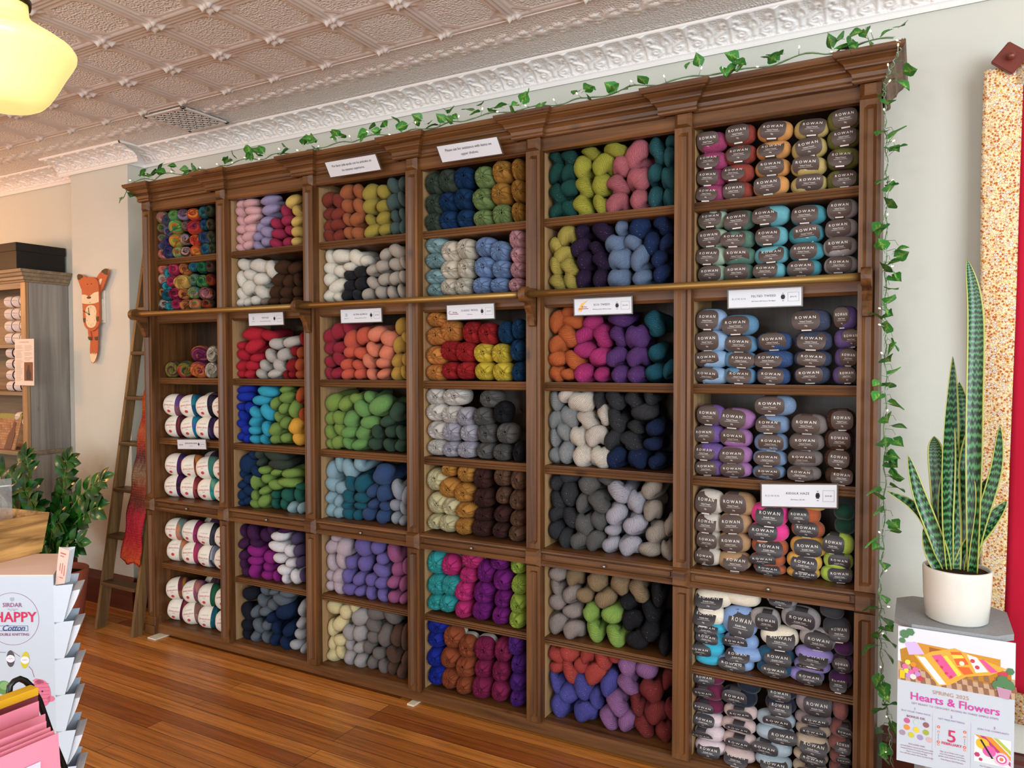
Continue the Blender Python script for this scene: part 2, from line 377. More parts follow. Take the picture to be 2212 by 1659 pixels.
PAL = dict(zip(
 'pale pink|lilac|raspberry|butter yellow|creamy white|dark brown|taupe|bright red|pearl grey|deep red|rust|cobalt blue|turquoise|moss green|burnt orange|golden yellow|deep navy|dark grey green|teal green|pale aqua|dark plum|magenta|bright white|dusky purple|black navy|slate grey|midnight blue|pale grey|rust red|copper|olive gold|slate green|natural white|black|oatmeal|crimson|coral|salmon|mustard|spring green|leaf green|forest green|powder blue|dark teal|denim blue|dove grey|pale lilac|violet|mauve|buttercream|silver grey|stone grey|chestnut|grey green|navy blue|sage green|ochre|cream|sky blue|baby pink|light orange|red|lemon yellow|petrol blue|off white|silver|mid grey|pale yellow|amber|dark chocolate|mocha|bright turquoise|hot pink|plum purple|lime green|royal blue|terracotta|deep green|chartreuse|rose pink|sea teal|straw yellow|aubergine|cornflower blue|dark royal blue|orange|fuchsia|bright purple|ocean teal|light grey|ivory|charcoal|dark navy|pinkish grey|tan|coral red|periwinkle|orchid pink|brick red|olive green|pale sage|dark sage|light aqua|teal blue|pale blue|mid blue|smoky violet|royal purple|slate blue|taupe grey|speckled cream|camel|honey yellow|bottle green|deep teal blue|lavender|burgundy|pale blush|blue black|shell pink|dark indigo|ice blue|mauve grey|beige|dusty rose|cerise|madder red|apricot|wheat yellow|smoky navy|deep violet|berry|apple green'.split('|'),
 'f2b8ba|a79bc4|b02a52|e6c45c|ece7d8|4a2e1c|9c8878|c4102e|c9c3ba|9c0f1d|b8501f|1434b4|1fb0d2|7da345|c2541a|f2b31c|14355e|3d4a40|1f6b5a|93bcc2|4c2150|9c1c8c|f2f1f6|5b4c74|1b1f2c|66727e|142c52|b4b8c0|8a3524|b06030|a8962c|4a625e|efe8d4|26262b|b9aea0|a31f38|dc5a3c|ee8560|c3962c|7f9f3e|6ba050|33513c|8fb6c4|116075|33507f|9aa3b0|c9b6c0|7668b4|a8588c|e6d69a|aea8a8|78706c|5e4234|48594c|174272|86a35c|c48a28|efe4cc|86a8da|eaaab2|e89234|c01c22|f4d616|1a4a74|ece6dc|c6c4d2|6e6e6c|e8dfa8|d9952f|4e2e28|7a5640|28c2c4|e82c8c|8a1a8c|b2d43c|1c34b4|b0562a|1c5a50|c0bf2e|d4727e|2c7078|d2be4c|382448|7c96ba|213a6c|e4702a|cc3084|6b3f88|17667a|9fa4a6|ece0d0|3f4146|1b2f58|b0a29a|a88c66|cf4a40|5a58b4|a870ac|8c3030|72722e|a6c0a6|557f6e|64b4c0|3f96a4|94b8dc|5f94b8|66518c|72549a|7490b2|7d736e|d2c9bc|b48e62|dca838|153f30|1f5878|9a8cd4|6e1f44|d9c6cc|1a2434|d6bcb8|26283c|a8bcc8|9a8a90|c0ac94|8c5450|a03a68|983c30|dc9a4c|c8b064|3e4862|642a96|9c2058|9cc850'.split('|')))
VAR = {  # main, second, third colours of the variegated balls
 'coral pink and orange': 'ef8a8a f0834a 6a8a3a', 'slate purple': '4f4c70 3c5458 7a6a8a', 'lime and orange': '8cc04a e0852c 4a9a60', 'lilac and brown': '9a88b0 5c3428 d8b490',
 'scarlet and orange': 'd83028 ef7a30 e0a040', 'crimson and violet': 'c01c3c 4a3478 b8502c', 'teal and blue': '1c6a74 2c4a8c 48806a', 'dark olive': '4c4a34 5c4a30 3c5440',
 'orange and teal': 'd85c3c 2c6a60 7a9a3c', 'indigo and green': '3a3470 2c6454 5a4a88', 'mint green': '6cc088 8ca03c d8843c', 'blue slate': '2c4a74 5a6a70 3c6a60',
 'coral and grey': 'e86c54 b8aca0 c83c3c', 'teal and aqua': '147078 3cb0b8 1c4c74', 'magenta and rose': 'a01c4c d0486c 6c1838', 'orange and brown': 'd07a34 5a2c1c e0a060',
 'yellow and brown': 'd8a440 6a3420 e8c468', 'blue and gold': '2c7c98 98a040 1c5c70', 'green and navy': '1c7848 1c3450 6ca048', 'dark red and green': '6c1c2c 2c5038 a0481c',
 'coral and teal': 'e07850 3c8c88 8ca848', 'pink and brown': 'c87c84 3a2420 e0784c', 'brown and green': '5c3820 2c4a30 a84028', 'brown and cream': '7a5448 d8c8b8 3c3028',
 'olive and burgundy': '8c8a34 6c1c3c 3c4a34', 'green and red': '34503c a02838 8a7c30', 'magenta and orange': '8c2458 d8782c 5c1c4c', 'cream and grey': 'd0c4a8 7c7c70 e8e0cc'}
SHELFZ = [None, 2.144, 1.850, 1.472, 1.128, .785, .410, .066]
SHN = ['', 'top shelf', 'second shelf', 'third shelf', 'fourth shelf', 'fifth shelf', 'sixth shelf', 'bottom shelf']
BAYN = ['', 'leftmost', 'second', 'third', 'fourth', 'fifth', 'rightmost']
KIND = {'w': ('wool_hank', 'hank', 'yarn hank', 'wool hanks'), 'a': ('alpaca_hank', 'hank', 'yarn hank', 'alpaca hanks'), 't': ('tweed_hank', 'tweed hank', 'yarn hank', 'tweed hanks'),
        'p': ('pull_ball', 'ball', 'yarn ball', 'pull balls'), 'n': ('variegated_ball', 'ball', 'yarn ball', 'variegated balls'),
        'r': ('labelled_ball', 'ball', 'yarn ball', 'brown-labelled balls'), 'k': ('mohair_ball', 'ball', 'yarn ball', 'mohair balls')}
def ordinal_rows(n, i):   # i = 0 at the bottom
    if n == 1: return 'alone'
    if i == 0: return 'lowest'
    if i == n-1: return 'topmost'
    return ['', 'second up', 'third up', 'fourth up', 'fifth up', 'sixth up', 'seventh up', 'eighth up', 'ninth up'][i]
def columns(items):        # items (x, z, w, h): split one colour's balls into side-by-side stacks
    cols = []
    for it in sorted(items, key=lambda t: t[0]):
        for c in cols:
            if abs(np.mean([q[0] for q in c])-it[0]) < .55*it[2]: c.append(it); break
        else: cols.append([it])
    for c in cols: c.sort(key=lambda t: t[1])
    return cols
def colname(n, i):
    if n == 1: return ''
    if n == 2: return ['left', 'right'][i]
    if n == 3: return ['left', 'middle', 'right'][i]
    return (['leftmost', 'second', 'third', 'fourth', 'fifth', 'sixth', 'seventh'][i] if i < n-1 else 'rightmost')
rgy = random.Random(5)
def jitter(c, a=.05):
    k = (1+rgy.uniform(-a, a))*.93; l = .3*c[0]+.6*c[1]+.1*c[2]; return tuple(min(1, (x*.90+l*.10)*k) for x in c)+(1,)
for me in MNW or []: pass
def place_yarn():
    cell = None
    for ln in YARN.strip().split('\n'):
        if ':' not in ln: b, r, k = ln.split(); b, r = int(b), int(r); continue
        col, rest = ln.split(':')
        items = []
        for s in rest.split():
            q = s.split(','); items.append((int(q[0])/1e3, int(q[1])/1e3, int(q[2])/1e3, int(q[3])/1e3, q[4] if len(q) > 4 else None))
        cols = columns(items); nm, noun, cat, grp = KIND[k]
        for ci, c in enumerate(cols):
            cn = colname(len(cols), ci)
            for ri, (x, z, wd, h, ex) in enumerate(c):
                y = 2.772+rgy.uniform(0, .012)
                if k == 'w': me = rgy.choice(MW)
                elif k == 'a': me = rgy.choice(MA)
                elif k == 't': me = rgy.choice(MTD if col in ('chartreuse', 'straw yellow', 'tan', 'oatmeal', 'silver', 'salmon', 'rose pink') else MT)
                elif k == 'p': me = rgy.choice(MP)
                elif k == 'n': me = rgy.choice(MN)
                elif k == 'r': me = rgy.choice(MR)
                else: me = rgy.choice(MK_)
                if k == 'p': y = 2.764+rgy.uniform(0, .008)
                kk = k == 'k' or (r == 5 and k == 'r' and col in ('hot pink', 'terracotta', 'honey yellow', 'lime green', 'bottle green'))
                if kk: me = rgy.choice(MK_)
                o = bpy.data.objects.new(nm, me); COL.objects.link(o)
                o.location = (x, y, z)
                f = {'w': 1.0, 'a': 1.03, 't': 1.10, 'p': 1.0, 'n': 1.12, 'r': 1.02, 'k': 1.05}[k]
                o.scale = (wd*f, .72 if k == 'n' else 1, h*(1.24 if k == 'w' else 1.18 if k in 'at' else 1.09 if k == 'r' else 1.04))
                o.rotation_euler = (0, R(rgy.uniform(-9, 9) if k in 'wat' else rgy.uniform(-3, 3)), R({'w': 12, 'a': 9, 't': 3}[k]+rgy.uniform(-4, 4)) if k in 'wat' else 0)
                if k == 'n': o.rotation_euler = (0, R(rgy.uniform(-20, 20)), R(36))
                if k == 'p': o.rotation_euler = (0, R(rgy.uniform(-6, 6)), R(rgy.uniform(6, 13)))
                if col in VAR:
                    a, b2, c3 = [lin(t) for t in VAR[col].split()]
                    tr = [a, b2, c3]; 
                    if rgy.random() < .3: tr = [a, c3, b2]
                    o.color = jitter(tr[0]); o['second_colour'] = tr[1]; o['third_colour'] = tr[2]
                else: o.color = jitter(lin(PAL[col]))
                cname = col
                where = ordinal_rows(len(c), ri)
                stack = (cn+' stack') if cn else 'stack'
                if where == 'alone': lab = f'{cname} {noun}, single in {stack}, {SHN[r]}, {BAYN[b]} bay' if cn else f'single {cname} {noun} on {SHN[r]} of {BAYN[b]} bay'
                else: lab = f'{cname} {noun}, {where} in {stack}, {SHN[r]}, {BAYN[b]} bay'
                tag(o, lab, cat, f'{grp} on the {SHN[r]} of the {BAYN[b]} bay')
                if k in 'rk' and ex is not None:
                    l = bpy.data.objects.new('paper_label', LBK if kk else LBR); COL.objects.link(l); l.parent = o
                    l.location = (int(ex)/100*.5*.8, -.001, 0); l.rotation_euler = (R(rgy.uniform(-2, 2)) if k == 'r' else R(rgy.uniform(-4, 4)), R(rgy.uniform(-4, 4)), 0)
                    if kk: l.location.z = rgy.uniform(-.07, .05); l.location.y = -.0035
                if k == 'p' and ex == 'L':
                    l = bpy.data.objects.new('paper_band', PBAND); COL.objects.link(l); l.parent = o
# big banded balls of the leftmost bay
def jewel_meshes():
    mb = MB(); mb.sm = True; P = []; U = []; nu, nv = 32, 20
    for j in range(nv):
        u = -1+2*j/(nv-1); uu = math.sin(u*PI/2); q = max(0, 1-abs(uu)**2.6)**(1/2.2)
        for k in range(nu+1):
            a = 2*PI*k/nu; P.append((uu*.078, -math.cos(a)*q*.064, math.sin(a)*q*.062)); U.append((k/nu*1+.5*uu, uu))
    mb.grid(P, nu+1, nv, False, U); ball = mb.mesh('banded_ball'); ball.materials.append(YJ)
    lb = MB(); lb.sm = True; P = []
    def sp(x, a, e=.0015): 
        q = max(.05, 1-abs(x/.078)**2.6)**(1/2.2); q = max(q, .55); return (x, -math.cos(a)*(q*.064+e), math.sin(a)*(q*.062+e))
    for j in range(9):
        x = -.067+j/8*.079
        for k in range(25): P.append(sp(x, 2*PI*k/24))
    lb.grid(P, 25, 9)
    lb.sm = False
    for t, s, z, sx, mi in [('SIRDAR', .0105, .027, 1.3, 1), ('JEWELSPUN', .0122, .006, 1.0, 2), ('ARAN', .005, -.006, 1.2, 3)]:
        lb.mi = mi; put_text(lb, t, s, lambda x, y, z=z: sp(x-.0225, (y+z)/.064, .0026), sx)
    lb.mi = 2; c = [sp(-.024+.0095*math.cos(a), (-.030+.0095*math.sin(a))/.064, .0028) for a in [i*PI/10 for i in range(20)]]; lb.add(c, [list(range(20))])
    me = lb.mesh('paper_band'); finish(me, [mwhite, plain('tan_print', '#b59a80', .6), mred, mink]); return ball, me
JB, JL = jewel_meshes()
JEW = {4: [('mauve', '8a5a6c 5a4890 8a4050'), ('ocean blue', '1c5a84 2c8090 3c4a80'), ('black and navy', '24222e 3a3450 1c1c24'), ('cream-banded dusky', '8c5c50 b08060 5a3a4a'),
           ('burgundy', '6c2c38 4a2430 8a3c44'), ('bright blue', '2a70b8 1c8c9c 4c68b0'), ('dark purple', '382848 5a4878 201c30'), ('brown', '6a4a3c 9a7050 4a302c')],
       5: [('violet', '5a2858 2c3470 8c2450'), ('rust', 'a8562c 7c2c24 c88048'), ('teal', '3c8478 6c9484 2c6460'), ('amber', 'c88840 a06030 8a4a2c'),
           ('purple black', '4c2054 26222c 6c2c50'), ('maroon', '7c2438 a05048 4c1c34'), ('aqua', '3ca89c 7cb08c 2c8c8c'), ('tan', 'b08060 8a6048 c8a078')],
       6: [('blue and orange striped', '6c8c84 e0804c 4c88b8'), ('magenta', '8c2858 b04c74 5c2040'), ('black', '26262c 4a4a54 16161c'), ('plum', '7c3050 a05068 5a2440'),
           ('apricot striped', 'dc8c5c 7ca098 a0a060'), ('raspberry', 'b03c64 8a5878 d07080'), ('grey', '7c8494 b4b8c4 3c4048'), ('wine', '8c3444 5c2434 b05c60')],
       7: [('gold and purple', '5c2c4c b07828 703040'), ('pink and violet striped', '8c5c6c 6c3c7c b8786c'), ('dark green', '1f5848 2c6c48 1c4448'), ('ginger', 'c07838 8a4828 d89858'),
           ('wine red', '7c2840 5c1c38 9c4450'), ('rosy brown', '8c6458 c09088 5c3c48'), ('deep teal', '1c5c74 28806c 1c4860'), ('crimson', 'a02030 701c28 c04848')]}
def jewels():
    for r, lst in JEW.items():
        for i, (nm, cs) in enumerate(lst):
            row, k = (1, i) if i < 4 else (0, i-4)
            a, b2, c3 = [lin(t) for t in cs.split()]
            o = bpy.data.objects.new('banded_ball', JB); COL.objects.link(o)
            o.location = (-3.822+.066+k*.1355, 2.838+rgy.uniform(-.004, .006), SHELFZ[r]+.0635+row*.122); o.scale = (.95, .97, 1.02)
            o.rotation_euler = (R(rgy.uniform(-8, 10)), R(rgy.uniform(-8, 8)), R(30+rgy.uniform(-5, 6)))
            o.color = a+(1,); o['second_colour'] = b2; o['third_colour'] = c3
            pos = ['first', 'second', 'third', 'fourth'][k]
            tag(o, f'white-banded {nm} ball, {"upper" if row else "lower"} row, {pos} from left, {SHN[r]}, leftmost bay', 'yarn ball', f'white-banded balls on the {SHN[r]} of the leftmost bay')
            l = bpy.data.objects.new('paper_band', JL); COL.objects.link(l); l.parent = o; l.rotation_euler = (R(rgy.uniform(-9, 9)), 0, 0)
        for i in range(2):   # the row behind, only its tops show
            cs = ['7c4a5c 5a3a58 8c5860', '3a2c38 5c3c50 8a5a40'][(i+r) % 2]; a, b2, c3 = [lin(t) for t in cs.split()]
            o = bpy.data.objects.new('banded_ball', JB); COL.objects.link(o); o.location = (-3.60+i*.15, 2.965, SHELFZ[r]+.2); o.scale = (.92, .92, .92)
            o.color = a+(1,); o['second_colour'] = b2; o['third_colour'] = c3
            tag(o, f'dark ball peeking from behind the front row at {"left" if i == 0 else "right"}, {SHN[r]}, leftmost bay', 'yarn ball', f'balls behind the front row on the {SHN[r]}')
            l = bpy.data.objects.new('paper_band', JL); COL.objects.link(l); l.parent = o
YARN = """
1 1 n
coral pink and orange:-3787,2386,65,69 -3785,2176,67,62
slate purple:-3739,2366,67,68 -3737,2304,63,61 -3787,2224,65,53
lime and orange:-3689,2388,66,63 -3681,2324,80,80 -3672,2246,80,75
lilac and brown:-3609,2383,70,65 -3600,2322,50,51 -3598,2247,56,61 -3592,2174,62,61
scarlet and orange:-3519,2378,71,64 -3518,2235,60,60 -3502,2174,66,60
crimson and violet:-3517,2306,82,79
teal and blue:-3450,2383,54,64 -3428,2178,59,64 -3442,2314,49,55
dark olive:-3400,2387,48,59 -3394,2312,44,59 -3386,2242,44,67 -3384,2179,44,59
orange and teal:-3785,2323,68,57 -3787,2269,65,52
indigo and green:-3739,2246,69,62 -3730,2182,72,69
mint green:-3659,2179,66,66
blue slate:-3436,2242,76,68
1 2 n
coral and grey:-3786,2091,66,58 -3789,2036,59,67
teal and aqua:-3746,2062,58,81 -3764,1995,58,58 -3750,1942,75,71 -3725,1876,64,52
magenta and rose:-3696,2085,69,70 -3712,2018,58,66 -3688,1948,74,66 -3673,1887,63,62
orange and brown:-3612,2084,70,65 -3608,1941,67,61 -3599,1880,67,61 -3795,1958,47,58
yellow and brown:-3635,2011,96,80
blue and gold:-3532,2091,61,50 -3537,2019,61,65
green and navy:-3467,2084,62,65 -3462,2006,70,69
dark red and green:-3402,2085,50,64 -3401,2012,48,64
coral and teal:-3532,1947,66,65 -3516,1880,71,60
pink and brown:-3436,1938,75,69
brown and green:-3431,1880,65,59
brown and cream:-3778,1892,82,62
1 3 n
olive and burgundy:-3731,1519,75,91
green and red:-3606,1519,90,94
magenta and orange:-3487,1605,104,88 -3495,1517,99,88
cream and grey:-3395,1604,59,87 -3407,1515,70,87
2 1 w
pale pink:-3171,2399,77,42 -3170,2356,81,49 -3170,2308,80,47 -3170,2264,81,51 -3172,2209,76,47 -3172,2166,76,45 -3100,2396,99,48 -3090,2355,112,50 -3092,2314,113,48 -3096,2263,104,51 -3111,2222,94,49 -3112,2175,79,44
lilac:-2952,2396,120,47 -2958,2348,106,58 -2977,2290,81,49 -3025,2262,66,48 -2977,2235,78,57 -3043,2215,67,47 -2984,2182,71,52 -3046,2166,77,44
raspberry:-2848,2326,55,60 -2832,2280,68,55 -2914,2273,65,56 -2830,2231,58,50 -2897,2218,84,51 -2918,2168,90,48 -2830,2168,63,47
butter yellow:-2802,2375,92,63 -2774,2323,76,52 -2774,2270,75,53 -2775,2218,74,50 -2772,2167,70,46
2 2 w
creamy white:-3153,2077,84,62 -3042,2063,134,67 -2950,2039,86,78 -3170,1998,81,80 -3107,2020,89,57 -3024,1992,97,69 -3118,1954,90,75 -3034,1927,103,63 -3172,1922,76,58 -3172,1877,76,52 -3125,1876,53,51 -3074,1883,73,55
dark brown:-2874,2047,99,62 -2792,2034,87,63 -2904,1982,85,60 -2834,1973,78,59 -2764,1974,57,60 -2928,1922,85,60 -2846,1916,84,55 -2770,1915,58,59 -2935,1873,76,43 -2855,1871,74,42 -2774,1871,62,42
taupe:-3007,1874,49,42
2 3 w
bright red:-3085,1707,151,66 -2980,1698,102,57 -3176,1646,69,49 -3079,1644,119,75 -3159,1598,102,53 -3067,1580,93,50 -3172,1539,76,53 -3102,1541,95,55 -3176,1495,67,47 -3119,1495,74,46
pearl grey:-2926,1654,90,58 -2820,1661,113,58 -2963,1592,76,65 -2874,1596,84,63 -3012,1541,76,53 -2910,1541,95,61 -3032,1496,85,47 -2936,1498,91,50
deep red:-2792,1614,53,56 -2816,1541,73,59 -2860,1492,44,38 -2816,1494,44,41 -2739,1672,44,63
rust:-2751,1605,48,55 -2758,1545,62,59 -2758,1495,63,44
2 4 w
cobalt blue:-3154,1413,113,41 -3156,1374,108,51 -3181,1320,59,45 -3131,1317,64,58 -3178,1273,65,52 -3181,1231,59,48 -3151,1199,64,54 -3180,1162,60,54 -3141,1150,54,45
turquoise:-2997,1404,133,63 -3040,1358,124,57 -3083,1291,73,58 -2998,1296,92,79 -3092,1243,78,51 -3004,1209,71,66 -3092,1196,79,51 -3088,1150,76,45 -3016,1153,60,44
moss green:-2859,1417,75,39 -2854,1377,93,54 -2934,1342,55,65 -2878,1318,60,64 -2799,1316,71,77 -2923,1273,60,50 -2861,1245,64,52 -2938,1207,86,61 -2940,1157,66,46 -2870,1165,65,54
burnt orange:-2760,1390,49,85 -2750,1291,48,55
golden yellow:-2788,1230,92,73 -2778,1167,78,64
2 5 w
deep navy:-3148,1014,124,100 -3104,1066,73,58 -3083,979,74,58 -3178,957,65,41 -3175,902,71,54 -3137,933,61,56 -3176,846,68,59 -3133,874,70,54 -3180,806,60,41 -3139,818,59,43
dark grey green:-2943,1072,157,61 -2911,1026,150,54 -3049,1076,62,54 -3039,1030,52,45
moss green:-3018,990,82,46 -2930,985,76,42 -2835,985,123,47 -2845,936,139,54 -3085,923,63,76 -3007,946,72,55 -2944,918,92,59 -3017,881,77,47 -3089,847,69,51 -3088,808,68,45 -3024,825,82,71
teal green:-2944,866,50,42 -2860,870,76,68 -2778,878,73,62 -2944,820,56,48 -2879,823,65,52 -2769,921,59,37
pale aqua:-2820,810,64,50 -2759,812,49,54
2 6 w
dark plum:-3109,646,90,77 -3023,645,72,67 -3183,647,55,59 -3175,583,70,59 -3094,596,79,45 -3177,519,66,54 -3180,472,60,59 -3156,435,59,50 -2879,686,100,34 -2978,673,61,49
magenta:-3090,553,106,58 -2997,530,77,67 -3097,500,101,59 -3102,446,74,72 -3007,476,77,44 -3008,434,82,47 -2935,439,44,49
bright white:-2914,651,116,55 -2931,594,132,60 -2849,583,70,62 -2913,536,86,55 -2836,520,65,45 -2886,478,85,52 -2872,434,55,44 -2807,454,69,72
dusky purple:-2799,650,69,59 -2782,592,59,58 -2771,532,54,56 -2755,465,44,56
2 7 w
black navy:-3132,318,101,77 -3159,213,102,83 -3166,140,87,69 -3167,91,81,50
slate grey:-3015,358,80,55 -2952,356,71,44 -2859,361,105,57 -2909,319,116,62 -3044,294,78,57 -2964,282,76,47 -3094,224,58,67 -3026,239,78,60 -3077,152,90,64 -3012,166,57,58 -3098,92,66,52 -3022,99,58,52
midnight blue:-2881,259,120,88 -2978,212,56,53 -2948,159,71,58 -2852,167,80,70 -2952,101,61,58 -2880,96,71,60
pale grey:-2763,291,54,70 -2770,216,59,50 -2777,161,68,52 -2806,101,83,56 -2751,88,44,44
3 1 a
rust red:-2556,2356,72,77 -2497,2343,83,66 -2557,2286,70,53 -2494,2280,89,66 -2557,2228,70,57 -2496,2228,88,59 -2553,2176,78,65 -2494,2173,74,58
copper:-2448,2383,86,65 -2372,2376,74,65 -2441,2314,70,70 -2368,2305,74,70 -2439,2248,64,58 -2379,2244,80,70 -2439,2184,61,65 -2380,2177,79,65
olive gold:-2299,2362,92,78 -2224,2358,68,71 -2304,2301,80,69 -2222,2290,76,56 -2300,2232,64,51 -2222,2234,77,61 -2288,2178,94,69 -2210,2179,71,61
slate green:-2165,2379,72,73 -2113,2384,44,67 -2161,2303,75,72 -2112,2313,44,63 -2150,2236,62,53 -2106,2238,44,55 -2152,2181,67,66 -2106,2182,44,62
3 2 a
natural white:-2556,2074,71,69 -2482,2074,112,74 -2392,2061,92,76 -2332,2043,62,50 -2555,2019,75,65 -2494,2003,83,64 -2431,2019,75,48 -2555,1963,73,72 -2502,1927,107,72 -2553,1885,78,60 -2500,1876,65,51
black:-2427,1978,75,53 -2362,1990,71,58 -2428,1928,63,50 -2363,1935,69,58 -2447,1882,63,56 -2386,1879,69,55
oatmeal:-2212,2063,66,61 -2148,2075,91,63 -2292,1996,70,55 -2230,2009,71,61 -2154,2015,80,63 -2103,2018,44,53 -2292,1934,70,57 -2218,1947,73,56 -2152,1948,67,60 -2106,1955,44,58 -2316,1880,64,58 -2240,1886,63,64 -2172,1880,62,61 -2120,1884,48,65
3 3 a
crimson:-2560,1686,63,73 -2508,1711,84,84 -2449,1725,64,66 -2559,1629,67,60 -2499,1628,79,59 -2562,1560,60,59 -2509,1574,80,64 -2563,1502,57,60 -2512,1502,71,59
coral:-2426,1668,84,83 -2352,1684,82,83 -2429,1607,86,63 -2363,1601,74,61 -2452,1546,73,56 -2386,1544,69,53 -2446,1498,78,53 -2370,1500,68,53
salmon:-2269,1691,99,67 -2196,1668,92,81 -2296,1618,67,67 -2214,1603,87,69 -2316,1562,73,65 -2231,1553,77,55 -2296,1498,64,53 -2228,1499,66,52
mustard:-2130,1724,64,78 -2138,1636,64,80 -2144,1563,72,62 -2150,1504,67,63 -2101,1674,44,53 -2096,1568,44,53 -2102,1509,44,59
3 4 a
spring green:-2542,1357,99,83 -2466,1353,84,74 -2401,1380,69,56 -2557,1279,70,68 -2501,1284,71,73 -2557,1209,70,68 -2503,1226,77,65 -2562,1152,61,47 -2509,1162,75,65
leaf green:-2359,1333,91,78 -2254,1349,121,95 -2317,1388,73,55 -2428,1278,87,77 -2315,1267,101,63 -2438,1214,84,69 -2357,1215,83,69 -2450,1162,64,57 -2374,1158,92,60
forest green:-2210,1276,82,59 -2155,1322,76,81 -2274,1224,67,63 -2192,1227,66,62 -2131,1225,56,63 -2287,1165,67,58 -2208,1162,68,57 -2138,1165,59,54
3 5 a
powder blue:-2553,1019,78,86 -2507,1059,65,78 -2448,1034,85,92 -2378,1062,81,63 -2549,953,85,74 -2490,939,80,72 -2559,885,67,60 -2511,870,60,60 -2559,823,67,65 -2511,815,66,60
dark teal:-2433,966,70,75 -2362,966,94,86 -2444,899,79,64 -2363,901,83,56 -2460,855,65,44 -2371,861,80,41 -2453,814,73,57 -2393,813,63,54
denim blue:-2232,1021,116,92 -2295,936,62,68 -2232,932,80,83 -2296,873,62,56 -2224,872,61,47 -2322,825,76,74 -2234,821,80,68
dove grey:-2147,957,73,86 -2102,932,44,79 -2164,881,68,65 -2116,872,48,62 -2158,822,54,57 -2116,813,44,52
3 6 a
pale lilac:-2554,640,76,84 -2483,642,98,88 -2525,687,59,45 -2557,559,70,79 -2500,574,80,78 -2563,496,57,56 -2512,496,75,69 -2563,444,58,58 -2515,442,72,63
violet:-2362,661,98,92 -2273,668,73,76 -2435,575,67,77 -2350,578,77,87 -2247,614,66,66 -2455,506,64,81 -2390,497,77,72 -2312,505,62,72 -2254,558,92,63 -2254,498,75,70 -2451,442,83,60 -2384,438,63,54 -2316,440,62,61 -2243,438,72,56
mauve:-2173,650,92,87 -2149,578,73,70 -2104,599,44,65 -2176,514,71,65 -2115,513,44,70 -2174,444,70,65 -2118,443,44,60
3 7 a
buttercream:-2544,338,97,79 -2471,325,74,86 -2418,358,63,62 -2560,227,64,77 -2510,259,87,82 -2559,152,67,75 -2510,178,78,66 -2551,96,83,61 -2502,121,63,66
silver grey:-2377,315,104,85 -2451,227,74,81 -2385,231,77,80 -2451,164,68,57 -2390,160,72,65 -2451,100,68,68 -2384,97,72,62
stone grey:-2302,283,108,64 -2279,351,101,76 -2196,352,99,75 -2302,228,70,69 -2232,243,80,98 -2335,173,62,74 -2270,155,70,66 -2310,102,62,67 -2246,98,55,61
chestnut:-2163,256,69,93 -2111,260,44,110 -2182,166,79,71 -2114,155,44,70 -2189,99,55,66 -2128,98,54,65
4 1 p
grey green:-1928,2362,86,94 -1855,2367,97,100 -1924,2268,94,92 -1924,2186,94,85
navy blue:-1771,2370,97,92 -1850,2271,91,81 -1773,2277,94,90 -1849,2188,91,86 -1764,2188,83,83
sage green:-1666,2358,90,93 -1675,2266,100,90 -1670,2180,96,72 -1576,2188,88,87
ochre:-1578,2372,91,95 -1499,2372,56,87 -1583,2278,91,91 -1502,2283,60,92 -1499,2190,59,86
4 2 p
pale aqua:-1916,2082,110,75 -1918,2015,106,66 -1919,1943,104,68 -1921,1881,100,62
cream:-1842,2051,96,93 -1764,2056,89,89 -1846,1971,96,82 -1761,1971,81,85 -1848,1891,86,75 -1776,1891,84,78
sky blue:-1665,2058,91,83 -1592,2034,91,86 -1670,1970,96,89 -1582,1955,85,76 -1678,1888,92,77 -1590,1884,85,69
baby pink:-1507,2079,71,82 -1502,2010,63,71 -1502,1948,66,68 -1507,1882,70,62
4 3 p
light orange:-1914,1749,114,69 -1920,1674,102,80 -1923,1587,97,84 -1923,1509,97,74 -1838,1696,101,93
red:-1733,1688,91,97 -1652,1680,88,96 -1848,1607,97,90 -1767,1601,97,88 -1848,1518,86,77 -1761,1518,89,78
lemon yellow:-1669,1596,93,84 -1585,1593,84,84 -1669,1516,91,80 -1574,1513,94,82
petrol blue:-1564,1683,67,94 -1500,1697,56,86 -1503,1606,63,90 -1500,1514,57,85
4 4 p
off white:-1922,1402,99,79 -1822,1402,125,79 -1919,1330,104,81 -1917,1247,108,83 -1921,1168,100,69 -1839,1319,97,78
silver:-1764,1313,85,82 -1835,1243,91,85 -1748,1241,86,77 -1845,1164,89,71 -1763,1166,92,73
mid grey:-1643,1396,99,80 -1678,1317,89,80 -1656,1243,86,85 -1560,1247,91,88 -1668,1166,82,72 -1581,1164,80,70
black:-1580,1338,79,93 -1498,1171,49,86
4 5 p
pale yellow:-1924,1021,95,98 -1920,915,102,96 -1846,905,87,80 -1931,827,81,70 -1859,827,92,76
amber:-1852,1072,75,62 -1762,1062,94,82 -1854,989,97,86 -1774,973,97,84 -1769,896,98,70 -1775,822,85,73
dark chocolate:-1682,1046,85,93 -1674,958,92,83 -1676,884,86,58 -1688,823,96,76 -1582,896,70,70 -1592,824,71,66
mocha:-1581,1060,82,84 -1504,1054,63,94 -1576,976,65,72 -1506,964,68,84 -1505,883,66,68 -1510,820,73,70
4 6 p
bright turquoise:-1924,639,95,104,L -1925,539,92,89 -1851,545,89,88 -1931,458,81,71 -1863,461,83,77
hot pink:-1846,638,91,93,L -1737,681,99,82,L -1756,606,76,70 -1780,529,85,85 -1782,446,80,73
plum purple:-1662,633,79,95 -1592,688,83,69 -1680,538,90,95 -1580,607,85,89 -1688,456,83,79 -1582,524,73,73 -1593,449,78,74
lime green:-1500,684,68,75 -1500,598,69,81 -1502,514,76,84 -1505,448,74,75
4 7 p
